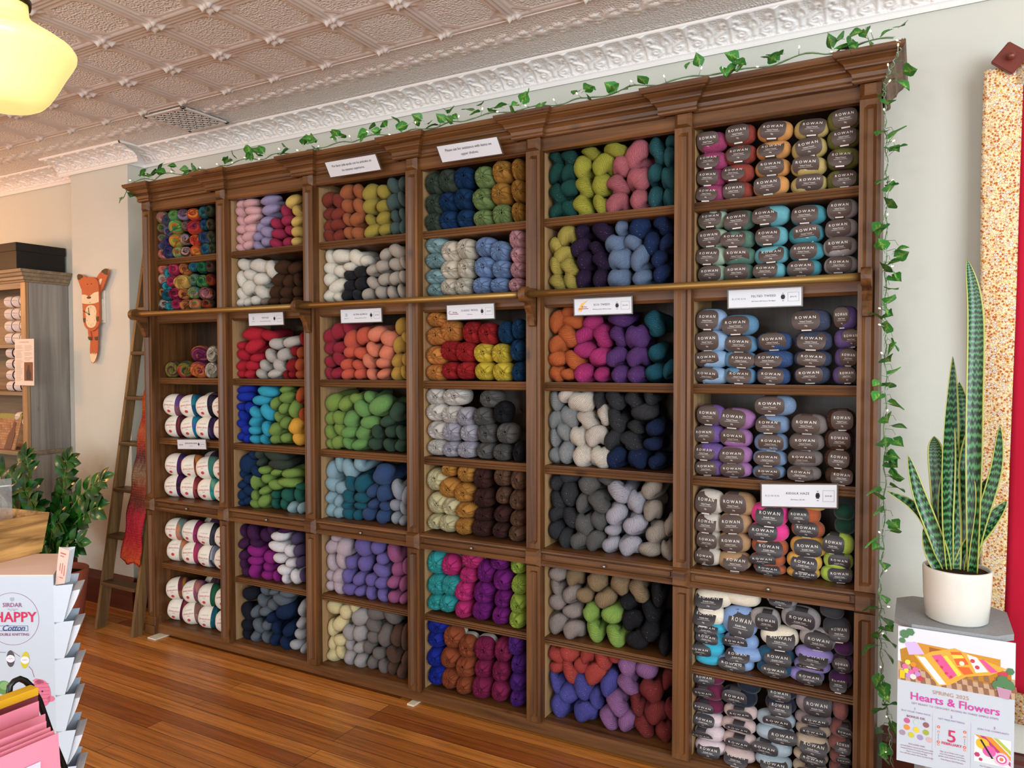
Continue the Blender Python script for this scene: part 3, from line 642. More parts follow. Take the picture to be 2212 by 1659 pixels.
royal blue:-1918,354,107,71,L -1928,290,86,83 -1929,203,85,80 -1926,120,89,86
terracotta:-1833,313,97,98,L -1760,282,85,93,L -1857,215,90,88 -1775,189,88,90 -1856,117,82,87 -1780,102,81,72
berry:-1673,286,95,98,L -1578,298,80,97 -1679,198,80,75 -1588,204,78,83 -1685,112,93,91 -1594,115,81,83
deep violet:-1512,340,72,98 -1503,253,67,82 -1506,175,72,73 -1506,104,70,66
5 1 t
deep green:-1331,2396,60,48 -1268,2390,84,60 -1329,2335,64,80 -1277,2328,61,67 -1326,2248,70,83 -1271,2263,77,80 -1329,2176,64,63 -1276,2183,66,70
chartreuse:-1176,2396,82,47 -1072,2392,94,55 -1211,2344,81,84 -1121,2343,90,84 -1206,2267,78,81 -1132,2266,85,81 -1214,2188,83,87 -1136,2184,66,78
rose pink:-983,2365,96,99 -1044,2330,68,79 -1059,2255,86,75 -980,2270,86,83 -1064,2182,89,77 -975,2186,75,73
sea teal:-902,2368,60,99 -853,2336,46,72 -906,2278,52,82 -857,2257,51,79 -906,2188,65,79 -852,2182,44,68 -848,2396,44,47
5 2 t
straw yellow:-1284,2074,77,75 -1329,2038,64,65 -1296,1997,78,63 -1330,1952,62,68 -1273,1945,77,70 -1325,1885,73,69 -1265,1883,74,66
aubergine:-1216,2084,62,55 -1126,2078,90,74 -1224,2023,81,70 -1154,2014,60,49 -1205,1965,75,74 -1134,1962,68,71 -1206,1890,67,75 -1136,1888,65,74
cornflower blue:-1045,2084,54,55 -1076,2025,84,68 -1000,2024,66,60 -1052,1961,91,77 -966,1959,74,91 -1058,1886,88,72 -964,1883,86,62
dark royal blue:-972,2080,91,79 -879,2084,70,72 -924,2014,68,81 -866,2011,49,68 -891,1950,68,61 -883,1893,72,70
5 3 t
orange:-1322,1724,79,87 -1272,1761,80,47 -1254,1721,90,53 -1323,1629,76,74 -1272,1664,83,88 -1322,1567,79,74 -1256,1562,87,73 -1330,1506,62,64 -1277,1503,66,56
fuchsia:-1170,1715,92,55 -1204,1664,81,72 -1130,1660,76,86 -1200,1601,88,75 -1135,1575,84,83 -1208,1508,91,72 -1130,1504,71,54
bright purple:-1055,1721,98,54 -1057,1658,67,80 -983,1652,87,84 -1065,1576,83,76 -981,1575,84,75 -1052,1505,77,66 -980,1505,78,62
ocean teal:-909,1705,75,92 -901,1590,63,76 -908,1513,68,73 -852,1527,44,70
5 4 t
light grey:-1331,1391,60,74 -1276,1327,77,83 -1331,1315,60,72 -1335,1240,52,72 -1295,1266,59,74 -1332,1166,58,77 -1281,1181,78,84
ivory:-1286,1418,69,56 -1220,1392,109,81 -1191,1319,96,75 -1116,1342,53,79 -1235,1247,71,81 -1154,1256,87,82 -1212,1171,94,86 -1139,1169,83,82
charcoal:-1140,1400,54,77 -1070,1402,84,71 -997,1404,68,70 -928,1415,55,52 -1064,1319,75,88 -987,1297,65,51 -948,1357,101,74 -1080,1244,68,79 -1002,1241,95,70
dark navy:-905,1296,69,72 -912,1234,69,60 -1066,1172,80,76 -982,1174,71,75 -902,1167,63,62
5 5 t
charcoal:-1272,1078,88,51 -1330,1051,62,58 -1272,1010,79,94 -1325,976,72,70 -1326,922,69,58 -1267,910,87,73 -1330,850,61,88 -1286,822,65,75
mid grey:-1183,1058,96,83 -1109,1080,79,46 -1216,974,57,76 -1142,986,93,81 -1204,887,73,82 -1143,908,65,69 -1227,822,78,75 -1154,829,80,80
silver:-1056,1034,96,81 -1064,942,86,82 -984,1000,68,81 -988,909,91,79 -1080,878,61,53 -1084,822,70,65 -1004,825,86,74
oatmeal:-919,1057,79,76 -911,976,67,80 -896,887,87,80 -922,820,88,69 -853,823,44,70 -843,924,44,77
5 6 t
pinkish grey:-1324,668,74,75 -1330,610,62,65 -1325,549,71,81 -1264,594,70,74 -1259,520,83,69 -1321,461,80,84 -1253,448,87,76
tan:-1248,666,71,77 -1148,664,93,80 -1047,664,72,79 -1204,595,73,71 -1108,597,84,78 -968,650,75,87
apple green:-1171,530,73,73 -1085,533,83,85 -1158,453,75,79 -1070,451,81,77
black:-893,648,55,87 -1016,599,71,56 -922,570,74,78 -1000,528,76,79 -924,497,76,73 -973,452,85,84 -864,449,44,77
5 7 t
coral red:-1266,352,97,75 -1327,327,68,65 -1325,276,72,58 -1265,269,75,88 -1189,353,58,72 -1216,302,58,82 -1127,347,77,85 -1075,367,60,45 -1156,280,93,91
periwinkle:-1332,210,58,89 -1275,173,97,72 -1214,214,95,92 -1316,116,90,100 -1198,117,94,85 -1152,178,60,78 -1094,250,71,103
orchid pink:-1018,344,89,89 -934,342,83,93 -1015,264,84,75 -1060,179,91,97 -1096,111,76,83 -1020,116,67,79
brick red:-921,260,86,83 -849,324,44,82 -978,192,59,82 -898,177,87,85 -948,109,75,86 -868,106,61,75 -844,200,44,70
6 1 r
cerise:-689,2367,106,71,-25 -688,2298,107,67,-25 -690,2236,104,63,-25 -690,2176,104,65,-27
madder red:-589,2380,110,70,-9 -590,2310,113,67,1 -594,2241,109,64,-27 -595,2176,104,63,-23
apricot:-468,2375,120,67,-5 -474,2311,117,62,-6 -476,2247,120,62,-3 -480,2182,121,67,-17
wheat yellow:-347,2368,114,65,14 -354,2300,115,69,4 -354,2236,117,63,-13 -354,2176,119,61,13
olive green:-244,2380,103,69,17 -244,2319,103,68,9 -244,2250,103,71,-11 -246,2178,101,66,19
6 2 r
pale sage:-688,2084,109,65,-6 -686,2014,112,67,-18 -686,1947,111,67,-28 -688,1882,109,61,-8
dark sage:-592,2071,117,68,-9 -593,2001,118,64,-27 -592,1941,118,64,-5 -594,1881,111,62,1
light aqua:-472,2076,115,68,-51 -477,2003,112,67,-18 -477,1936,117,63,8 -483,1880,111,59,-21
teal blue:-354,2068,116,67,-19 -361,2002,116,64,10 -358,1940,115,61,-13 -368,1882,116,59,-12
silver grey:-245,2078,98,66,-14 -248,2012,104,64,-17 -251,1949,108,64,-6 -248,1886,107,60,-7
6 3 r
pale blue:-688,1711,107,79,-23 -685,1632,114,77,-30 -684,1564,116,63,-36 -684,1502,116,61,-34
mid blue:-586,1688,130,73,-18 -585,1619,122,64,0 -585,1561,122,60,21 -586,1503,117,60,8
denim blue:-466,1626,121,65,-2 -462,1562,125,61,-38 -468,1502,117,61,-6
smoky navy:-338,1698,123,74,-37 -334,1626,125,68,-6 -336,1564,124,57,-2 -338,1507,119,62,-11
smoky violet:-225,1704,66,75,-60 -229,1632,74,63,60 -228,1568,73,62,32 -232,1507,75,59,31
6 4 r
royal purple:-689,1355,106,75,-11 -692,1284,101,67,-43 -692,1217,101,62,-39 -690,1158,104,59,-25
orchid pink:-593,1344,126,73,-25 -600,1274,118,67,-7 -600,1210,119,63,-13 -598,1156,116,56,-10
slate blue:-458,1396,135,70,-29 -468,1328,115,64,-25 -474,1262,117,64,8 -477,1205,118,55,-7 -481,1154,114,49,2
taupe grey:-344,1333,119,70,-13 -353,1270,116,62,-2 -358,1212,116,58,-12 -362,1158,113,52,-17
dark brown:-242,1352,93,73,16 -248,1282,93,71,10 -250,1217,91,65,10 -245,1158,92,59,26
6 5 r
speckled cream:-689,1029,106,86,-21 -692,949,101,71,-19 -692,882,100,66,-12 -694,822,96,65,-23
camel:-586,1030,122,82,-28 -597,957,116,75,-19 -600,887,115,71,-15 -600,818,120,65,23
hot pink:-476,1004,129,81,10 -477,940,133,68,-32
terracotta:-476,884,125,66,7 -482,837,121,47,-24 -475,804,114,37,-4 -351,1012,91,64,-60 -347,960,109,60,-5
honey yellow:-343,900,123,68,1 -357,847,116,61,7 -360,805,110,40,20 -327,1054,84,45 -458,1051,73,35
lime green:-243,922,92,71,-43 -246,861,94,60,15 -252,813,102,56,33
bottle green:-228,1036,67,56 -226,985,67,55
6 6 k
cream:-676,669,131,71,-16 -688,600,108,71,-31 -573,683,127,66 -440,560,127,75,17
turquoise:-686,552,112,44,-23 -688,514,108,50,-15 -690,472,104,54,-60 -692,432,97,45
sky blue:-580,592,123,109,22 -574,519,117,61,-35 -556,475,114,51,-51 -595,436,127,53,-13
silver grey:-489,616,102,79,25 -367,640,126,82,5 -432,698,101,47,1 -308,576,121,71,7
deep teal blue:-451,488,121,62,21 -455,441,118,51,8
lavender:-321,518,122,53,2 -328,477,116,46,-7 -348,436,113,51,29
charcoal:-249,624,86,72,28 -264,683,75,49
dark plum:-226,558,60,49 -229,503,68,62,0 -236,444,72,58,-11
6 7 k
burgundy:-687,362,100,54,-38 -686,310,103,63,-36 -690,249,104,50,-40
pale blush:-690,199,103,49,-34 -688,148,108,58,-48 -686,94,111,56,1
blue black:-578,312,119,73,-24 -545,361,80,57
shell pink:-574,256,116,53,9 -582,201,121,52,9 -578,144,119,57,1 -577,92,112,46,-14
dark indigo:-430,362,102,54,-8 -434,313,101,64,9
ice blue:-450,254,129,61,19 -453,202,128,58,58 -457,147,122,56,-52 -456,100,123,47,14
mauve grey:-319,344,118,78,27 -323,289,116,48,22
beige:-322,249,112,46,7 -325,196,117,65,15 -330,150,111,44,23 -332,104,111,47,8
dusty rose:-234,342,49,67 -234,272,68,62,56 -236,222,67,54,49 -235,173,64,45,60 -237,130,64,48,60 -238,90,64,48,60
"""
place_yarn(); jewels()
# ------------------------------------------------------------------ the bookcase
PIL = [-3.885, -3.276, -2.658, -2.037, -1.427, -.808, -.188]; PW = .064
YF, YC, YB = 2.721, 2.764, 3.044
def part(mb, name, mats, root, label=None):
    o = mb.build(name, mats, root); o.location = -root.location
    if label: o['label'] = label
    return o
def bookcase():
    root = thing('bookcase', 'wall-length stained pine bookcase of six bays packed with yarn', 'bookcase', ((PIL[0]+PIL[6]+PW)/2, 2.9, 0))
    x0, x1 = PIL[0], PIL[6]+PW
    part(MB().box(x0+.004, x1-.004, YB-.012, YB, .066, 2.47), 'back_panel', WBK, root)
    part(MB().box(x0+.004, x0+.03, YC, YB-.012, .0, 2.47).box(x0+.03, x0+PW, YC, YB-.012, .066, 2.47), 'side_panel', WZ, root)
    part(MB().box(x1-.03, x1-.004, YC, YB-.012, .0, 2.47).box(x1-PW, x1-.03, YC, YB-.012, .066, 2.47), 'side_panel', WZ, root)
    for i in range(1, 6): part(MB().box(PIL[i]+.001, PIL[i]+PW-.001, YC, YB-.012, .066, 2.44), 'divider', WIN, root)
    part(MB().box(x0+.004, x1-.004, YC-.02, YB-.012, 2.44, 2.462), 'top_board', WX, root)
    # plinth board with moulded top edge, floor deck
    m = MB(); prof = [(YF+.012, .014), (YF+.012, .052), (YF+.020, .060), (YF+.034, .066), (YB-.013, .066), (YB-.013, .048), (YC, .048), (YC, .014)]
    m.prism([(y, z) for y, z in prof], x0+.066, x1-.03, 'YZ'); part(m, 'plinth', WX, root)
    # pilasters
    def pil(i):
        a = PIL[i]; end = i in (0, 6)
        def panel(z0, z1):
            m = MB(); b = .013; d = .012; e = .010
            X = [a, a+b, a+b+e, a+PW-b-e, a+PW-b, a+PW]; Z = [z0, z0+b+.006, z0+b+.006+e, z1-b-.006-e, z1-b-.006, z1]
            V = []; dep = lambda u, v: (YF if (u in (0, 1, 4, 5) or v in (0, 1, 4, 5)) else YF+d)
            for v in range(6):
                for u in range(6): V.append((X[u], dep(u, v), Z[v]))
            m.grid(V, 6, 6); n = len(m.v)
            # sides and back
            m.add([(a, YF, z0), (a+PW, YF, z0), (a+PW, YF, z1), (a, YF, z1), (a, YC, z0), (a+PW, YC, z0), (a+PW, YC, z1), (a, YC, z1)], [(0, 4, 5, 1), (1, 5, 6, 2), (2, 6, 7, 3), (3, 7, 4, 0), (4, 7, 6, 5)])
            # half-round bead on the left rim of the panel
            return m
        m = panel(.787, 2.412); lo = panel(.062 if not end else .10, .713)
        p = part(m, 'pilaster', WZ, root); q = part(lo, 'lower_pilaster', WZ, root)
        c = MB(); c.box(a+.002, a+PW-.002, YF+.004, YC, 2.412, 2.47)
        def block(z0, z1, ins=.006, out=.014, ch=.009):
            A = [(a+ins, YF+.002), (a+PW-ins, YF+.002)]
            V = [(a, YF+.004, z0), (a+PW, YF+.004, z0), (a+PW, YF+.004, z1), (a, YF+.004, z1), (a+ins+ch, YF-out, z0+ch), (a+PW-ins-ch, YF-out, z0+ch), (a+PW-ins-ch, YF-out, z1-ch), (a+ins+ch, YF-out, z1-ch)]
            c.add(V, [(4, 5, 6, 7), (0, 1, 5, 4), (1, 2, 6, 5), (2, 3, 7, 6), (3, 0, 4, 7)])
        block(2.412, 2.466); part(c, 'cap_block', WX, root)
        c = MB(); c.box(a, a+PW, YF+.004, YC, .713, .787)
        V0 = .713; ins = .004; ch = .012; out = .016
        c.add([(a, YF+.004, .713), (a+PW, YF+.004, .713), (a+PW, YF+.004, .787), (a, YF+.004, .787), (a+ins, YF-out, .713+ch), (a+PW-ins-ch, YF-out, .713+ch), (a+PW-ins-ch, YF-out, .787-ch), (a+ins, YF-out, .787-ch)],
              [(4, 5, 6, 7), (0, 1, 5, 4), (1, 2, 6, 5), (2, 3, 7, 6), (3, 0, 4, 7)])
        part(c, 'waist_block', WX, root)
        if end:
            c = MB(); c.box(a-.004, a+PW+.004, YF-.006, YC+.02, .05, .105, .006).box(a-.012, a+PW+.008, YF-.016, YC+.02, .006, .056, .004); part(c, 'plinth_block', WZ, root)
    for i in range(7): pil(i)
    # shelves and drawers
    for b in range(6):
        l, r = PIL[b]+PW, PIL[b+1]
        for k, (zt, th) in enumerate([(2.144, .034), (1.472, .036), (1.128, .036), (.410, .032)]):
            m = MB(); g = th/3.0; P = [(YB-.013, zt), (YC+.004, zt)]
            for q in range(3):
                c = zt-.002-g*(q+.5)*.92
                for t in range(5): an = PI/2-PI*t/4; P.append((YC+.004-.006*math.cos(an), c+g*.42*math.sin(an)))
            P += [(YC+.006, zt-th), (YB-.013, zt-th)]
            m.prism(P, l, r, 'YZ'); part(m, 'shelf', WX, root)
        m = MB(); m.box(l, r, YC-.002, YB-.013, 1.830, 1.850).prism([(YC-.004, 1.850), (YC-.004, 1.790), (YC+.008, 1.779), (YC+.022, 1.779), (YC+.022, 1.830), (YB-.013, 1.830), (YB-.013, 1.850)], l, r, 'YZ'); part(m, 'shelf', WX, root)
        # ledge with drawer below
        m = MB(); m.prism([(YB-.013, .785), (YF+.016, .785), (YF+.008, .778), (YF+.006, .772), (YF+.014, .766), (YF+.022, .764), (YF+.022, .742), (YF+.022, .738), (YF+.012, .736), (YF+.004, .728), (YF+.004, .718), (YC, .715), (YB-.013, .715)], l-.002, r+.002, 'YZ')
        part(m, 'drawer_case', WX, root)
        d = MB(); d.box(l+.014, r-.014, YF+.016, YF+.0225, .7425, .7615, .002); dr = part(d, 'drawer', WX, root)
        kb = MB(); kx = (l+r)/2+.0; kb.lathe([(0, -.016), (.004, -.0155), (.0075, -.012), (.008, -.008), (.006, -.004), (.0035, -.001), (.0035, .006)], 14, (kx, YF+.014, .750), 'Y')
        k = kb.build('drawer_knob', plain('pewter', '#8d8880', .3, .5, .85), dr); k['label'] = 'pewter knob'
        # frieze board
        m = MB(); m.prism([(YF+.020, 2.468), (YF+.020, 2.424), (YF+.026, 2.414), (YC+.01, 2.412), (YC+.01, 2.468)], l-.004, r+.004, 'YZ'); part(m, 'frieze', WX, root)
    # breakfront crown moulding with returns
    path = [(x0-.004, YB)]
    J = .020
    for i, a in enumerate(PIL):
        l, r = a-.012, a+PW+.012
        if i == 0: path += [(x0-.004, YF-J+.01), (r, YF-J+.01), (r, YF+.014)]
        elif i == 6: path += [(l, YF+.014), (l, YF-J+.01), (x1+.004, YF-J+.01)]
        else: path += [(l-.035, YF+.014), (l-.035, YF-J+.01), (r, YF-J+.01), (r, YF+.014)]
    path += [(x1+.004, YB)]
    prof = [(-.006, 2.462), (.004, 2.462), (.010, 2.466), (.012, 2.472), (.008, 2.478), (.010, 2.480), (.013, 2.492), (.022, 2.502), (.030, 2.506), (.031, 2.511), (.036, 2.520), (.048, 2.528), (.052, 2.531), (.052, 2.534), (.060, 2.537), (.065, 2.546), (.066, 2.556), (-.02, 2.556)]
    m = MB(); n = len(path); V = []
    for i, p in enumerate(path):
        def nrm(a, b): d = Vector((b[0]-a[0], b[1]-a[1])).normalized(); return Vector((d.y, -d.x))
        n1 = nrm(path[i-1], p) if i else nrm(p, path[1]); n2 = nrm(p, path[i+1]) if i < n-1 else n1
        o = (n1+n2); o = o/max(.3, o.dot(n1)) if o.length > .1 else n1
        for q, z in prof: V.append((p[0]+o.x*q, p[1]+o.y*q, z))
    m.grid(V, len(prof), n); part(m, 'crown_moulding', WX, root)
    m = MB(); m.box(x0+.01, x1-.01, YF+.02, YB-.005, 2.545, 2.555); part(m, 'dust_board', WX, root)
    # rail brackets, scroll shaped
    zc = 1.826; yr = YF-.070
    for i in (0, 2, 4, 6):
        a = PIL[i]+.015 if i else PIL[i]+.004; b = a+.030
        P = []
        for t in range(20):
            an = R(60)+t/19*R(235); P.append((yr+.031*math.cos(an), zc+.031*math.sin(an)))
        P += [(yr+.030, zc-.036), (yr+.022, zc-.043), (yr+.026, zc-.052), (yr+.044, zc-.075), (yr+.054, zc-.105), (yr+.058, zc-.122), (YF+.002, zc-.125), (YF+.002, zc+.028), (yr+.035, zc+.027)]
        m = MB(); m.prism(P, a, b, 'YZ'); part(m, 'rail_bracket', WY, root)
    segs = [(PIL[0]+.025, PIL[2]+.03), (PIL[2]+.04, PIL[4]+.03), (PIL[4]+.04, PIL[6]+.018)]
    br = plain('brass', '#94733c', .42, .5, .7, .05)
    for a, b in segs:
        m = MB(); m.tube([(a, yr, zc), (b, yr, zc)], .0135, 20); part(m, 'ladder_rail', br, root, 'brushed brass tube')
    return root
bookcase()
sh = plain('shim_wood', '#d8cfb8', .8)
for i, (x, y) in enumerate([(-3.78, 2.71), (-2.01, 2.725)]):
    q = (1, .55)[i]; o = MB().box(-.035*q, .035*q, -.045*q, .045, 0, .008, .001).build('wooden_shim', sh, None, (x, y, 0))
    tag(o, ['pale wooden shim poking out under the bookcase corner by the ladder', 'small pale shim under the bookcase front, mid span by the floor'][i], 'shim', 'shims under the bookcase')

# ------------------------------------------------------------------ signs
def sign(name, label, corners, lines, extra=None, holder=True, group=None):
    """corners: TL, TR, BR, BL world points"""
    TL, TR, BR_, BL = [Vector(c) for c in corners]; U = TR-TL; V = BL-TL; wd = U.length; ht = V.length; nr = U.cross(V).normalized()*-1
    if nr.y > 0: nr = -nr
    def P(u, v, e=0): return TL+U*u+V*v+nr*e
    root = thing(name, label, 'sign', TL, group=group)
    m = MB(); m.mi = 0
    a, b2 = -.02, 1.02
    m.add([P(a, -.06, 0), P(b2, -.06, 0), P(b2, 1.06, 0), P(a, 1.06, 0), P(a, -.06, -.003), P(b2, -.06, -.003), P(b2, 1.06, -.003), P(a, 1.06, -.003)], [(0, 1, 2, 3), (4, 7, 6, 5), (0, 4, 5, 1), (1, 5, 6, 2), (2, 6, 7, 3), (3, 7, 4, 0)])
    part(m, 'backing', plain('sleeve_edge', '#4a3d33', .25, .6), root)
    m = MB(); m.add([P(0, 0, .001), P(1, 0, .001), P(1, 1, .001), P(0, 1, .001)], [(0, 1, 2, 3)]); part(m, 'paper', plain('sign_paper', '#cdd1d7', .35, .5, 0, .02), root)
    m = MB(); m.mi = 0
    for t, s, u, v, sp, mi in lines:
        m.mi = mi; put_text(m, t, s, lambda x, y: P(u+x/wd, v-y/ht, .0018), sp)
    def rect(u0, v0, u1, v1, mi, e=.0016): m.mi = mi; m.add([P(u0, v0, e), P(u1, v0, e), P(u1, v1, e), P(u0, v1, e)], [(0, 1, 2, 3)])
    if extra: extra(m, P, rect, wd, ht)
    part(m, 'printing', [mink, plain('grey_print', '#8a8d92', .6), plain('crimson_print', '#8c2a4a', .6), plain('gold_print', '#e6b45c', .6), plain('blue_print', '#4a7a9c', .6)], root)
    return root
sign('paper_sign', 'laminated sign in Spanish on the crown above the third bay', [(-2.455, 2.660, 2.489), (-2.157, 2.660, 2.488), (-2.150, 2.690, 2.424), (-2.448, 2.690, 2.427)],
     [('Por favor pida ayuda con los artículos en', .0155, .5, .32, .93, 0), ('los estantes superiores.', .0155, .5, .66, .93, 0)], group='signs on the crown')
sign('paper_sign', 'laminated sign in English on the crown above the fourth bay', [(-1.824, 2.660, 2.475), (-1.529, 2.660, 2.473), (-1.520, 2.690, 2.414), (-1.815, 2.690, 2.414)],
     [('Please ask for assistance with items on', .0160, .5, .32, .93, 0), ('upper shelves.', .0160, .5, .66, .95, 0)], group='signs on the crown')
def badge(m, P, rect, wd, ht):
    for u0, v0, u1, v1 in [(.735, .36, .775, .62), (.727, .42, .783, .56)]: rect(u0, v0, u1, v1, 0)
    rect(.745, .27, .765, .32, 1); rect(.743, .68, .768, .73, 1)
    for a in [(.82, .25, .97, .265), (.82, .735, .97, .75), (.82, .25, .824, .75), (.966, .25, .97, .75)]: rect(*a, 1)
def shelf_sign(x0, x1, z, title, sub, price, logo, bay, y=2.738, z1=None, ht=.062):
    z1 = z if z1 is None else z1
    def ex(m, P, rect, wd, h):
        badge(m, P, rect, wd, h)
        if logo == 'swash':
            rect(.07, .60, .25, .64, 2)
            n = len(m.v); m.mi = 2; c = [P(.07+.035*math.cos(a), .52+.12*math.sin(a), .0016) for a in [R(60+i*30) for i in range(9)]]; c2 = [P(.07+.025*math.cos(a), .52+.09*math.sin(a), .0016) for a in [R(60+i*30) for i in range(9)]]
            m.add(c+c2, [(i, i+1, 10+i, 9+i) for i in range(8)])
        if logo == 'swash2':
            rect(.07, .60, .25, .64, 2); m.mi = 3; m.add([P(.06, .75, .0014), P(.12, .3, .0014), (P(.25, .08, .0014)), P(.17, .35, .0014), P(.13, .8, .0014)], [(0, 1, 2, 3, 4)])
        if logo == 'ring':
            m.mi = 4; c = [P(.14+.022*math.cos(a), .42+.11*math.sin(a), .0016) for a in [R(i*30) for i in range(12)]]; c2 = [P(.14+.014*math.cos(a), .42+.07*math.sin(a), .0016) for a in [R(i*30) for i in range(12)]]
            m.add(c+c2, [(i, (i+1) % 12, 12+(i+1) % 12, 12+i) for i in range(12)])
    ln = [(title, .0112, .49, .40, 1.1, 0), (sub, .0052, .49, .68, 1.0, 0), (price, .0070, .895, .50, 1.1, 0)]
    if logo == 'rowan': ln.append(('ROWAN', .0098, .145, .52, 1.45, 1))
    if logo == 'ring': ln.append(('BERROCO', .0055, .14, .68, 1.0, 1))
    if logo in ('swash', 'swash2'): ln.append(('Elsebeth', .0085, .17, .48, .9, 2)) if 0 else ln.append(('Ella Rae', .0085, .175, .50, .9, 2))
    if logo == 'sirdar': ln.append(('SIRDAR', .0100, .13, .55, 1.0, 2))
    sign('shelf_sign', f'clear-sleeved price sign hanging over {bay}', [(x0, y-.004, z), (x1, y-.004, z1), (x1, y, z1-ht), (x0, y, z-ht)], ln, ex, group='price signs on the shelf edges')
shelf_sign(-3.054, -2.811, 1.809, 'VINTAGE', '52% Acrylic | 40% Wool | 8% Nylon', '$11.50', 'ring', 'the second bay below the brass rail')
shelf_sign(-2.432, -2.189, 1.806, 'ULTRA ALPACA', '50% Alpaca | 50% Peruvian Wool', '$13.00', 'ring', 'the third bay below the brass rail')
shelf_sign(-1.825, -1.588, 1.803, 'CLASSIC WOOL', '100% Wool', '$10.95', 'swash', 'the fourth bay below the brass rail')
shelf_sign(-1.216, -.978, 1.804, 'ECO TWEED', '70% Merino Wool | 30% Eco Cotton', '$15.95', 'swash2', 'the fifth bay below the brass rail')
shelf_sign(-.611, -.365, 1.810, 'FELTED TWEED', '50% Wool | 25% Viscose | 25% Alpaca', '$15.75', 'rowan', 'the rightmost bay below the brass rail')
shelf_sign(-.492, -.247, 1.119, 'KIDSILK HAZE', '70% Mohair | 30% Silk', '$18.00', 'rowan', 'the fifth shelf of the rightmost bay', z1=1.136, ht=.078, y=2.742)
shelf_sign(-3.640, -3.407, 1.127, 'JEWELSPUN ARAN', '100% Acrylic', '$13.95', 'sirdar', 'the fifth shelf of the leftmost bay', z1=1.138, ht=.052, y=2.748)
# ------------------------------------------------------------------ room shell
def struct(mb, name, mats, loc=None): o = mb.build(name, mats, None, loc); o['kind'] = 'structure'; return o
def floor_mat():
    m, nt, b = nodemat('floorboards', .28, .5)
    tc = N(nt, 'ShaderNodeTexCoord'); br = N(nt, 'ShaderNodeTexBrick'); br.offset = .37; br.offset_frequency = 3
    for k, v in dict(Scale=1.0, **{'Mortar Size': .0012, 'Mortar Smooth': .1, 'Bias': 0.0, 'Brick Width': 2.1, 'Row Height': .074}).items(): br.inputs[k].default_value = v
    br.inputs['Color1'].default_value = lin('#86451a')+(1,); br.inputs['Color2'].default_value = lin('#d38c40')+(1,); br.inputs['Mortar'].default_value = lin('#1d0d06')+(1,)
    L(nt, tc.outputs['Object'], br.inputs['Vector'])
    mp = N(nt, 'ShaderNodeMapping'); mp.inputs['Scale'].default_value = (1.3, 42, 1); L(nt, tc.outputs['Object'], mp.inputs['Vector'])
    nz = N(nt, 'ShaderNodeTexNoise', _Scale=1.6, _Detail=5.0, _Roughness=.62, _Distortion=.8); L(nt, mp.outputs[0], nz.inputs['Vector'])
    rr = N(nt, 'ShaderNodeMapRange'); rr.inputs[1].default_value = .3; rr.inputs[2].default_value = .7; rr.inputs[3].default_value = .52; rr.inputs[4].default_value = 1.28; L(nt, nz.outputs['Fac'], rr.inputs[0])
    n2 = N(nt, 'ShaderNodeTexNoise', _Scale=1.8, _Detail=2.0); L(nt, tc.outputs['Object'], n2.inputs['Vector'])
    r2 = N(nt, 'ShaderNodeMapRange'); r2.inputs[3].default_value = .8; r2.inputs[4].default_value = 1.2; L(nt, n2.outputs['Fac'], r2.inputs[0])
    mu = N(nt, 'ShaderNodeMath', operation='MULTIPLY'); L(nt, rr.outputs[0], mu.inputs[0]); L(nt, r2.outputs[0], mu.inputs[1])
    sc = N(nt, 'ShaderNodeVectorMath', operation='SCALE'); L(nt, br.outputs['Color'], sc.inputs[0]); L(nt, mu.outputs[0], sc.inputs['Scale']); L(nt, sc.outputs[0], b.inputs['Base Color'])
    bp = N(nt, 'ShaderNodeBump', _Strength=.35, _Distance=.002); iv = N(nt, 'ShaderNodeMath', operation='MULTIPLY_ADD'); L(nt, br.outputs['Fac'], iv.inputs[0]); iv.inputs[1].default_value = -1
    ns = N(nt, 'ShaderNodeMath', operation='MULTIPLY'); ns.inputs[1].default_value = .25; L(nt, nz.outputs['Fac'], ns.inputs[0]); L(nt, ns.outputs[0], iv.inputs[2])
    L(nt, iv.outputs[0], bp.inputs['Height']); L(nt, bp.outputs[0], b.inputs['Normal'])
    rg = N(nt, 'ShaderNodeMapRange'); rg.inputs[3].default_value = .2; rg.inputs[4].default_value = .42; L(nt, n2.outputs['Fac'], rg.inputs[0]); L(nt, rg.outputs[0], b.inputs['Roughness'])
    return m
WALL = plain('wall_paint', '#cfcdbd', .55, .35, 0, .025, 3, .0)
def wall_mat():
    m, nt, b = nodemat('wall_plaster', .5, .4)
    tc = N(nt, 'ShaderNodeTexCoord'); n1 = N(nt, 'ShaderNodeTexNoise', _Scale=2.5, _Detail=3.0); n2 = N(nt, 'ShaderNodeTexNoise', _Scale=90.0, _Detail=3.0)
    L(nt, tc.outputs['Object'], n1.inputs['Vector']); L(nt, tc.outputs['Object'], n2.inputs['Vector'])
    mx = N(nt, 'ShaderNodeMixRGB'); mx.inputs[1].default_value = lin('#c6c7bb')+(1,); mx.inputs[2].default_value = lin('#cecfc3')+(1,); L(nt, n1.outputs['Fac'], mx.inputs[0]); L(nt, mx.outputs[0], b.inputs['Base Color'])
    b1 = N(nt, 'ShaderNodeBump', _Strength=.12, _Distance=.003); L(nt, n2.outputs['Fac'], b1.inputs['Height']); b2 = N(nt, 'ShaderNodeBump', _Strength=.25, _Distance=.02); L(nt, n1.outputs['Fac'], b2.inputs['Height']); L(nt, b1.outputs[0], b2.inputs['Normal']); L(nt, b2.outputs[0], b.inputs['Normal'])
    return m
WALL = wall_mat()
XL, XR, Y0, YWL, ZC = -10.5, 4.2, -4.5, 3.05, 2.88
CX0, CX1, CY = -4.915, -4.324, 2.931
struct(MB().box(XL, XR, Y0, YWL+.1, -.1, 0), 'floor', floor_mat())
struct(MB().box(XL, XR, YWL, YWL+.12, 0, ZC+.12), 'wall_back', WALL)
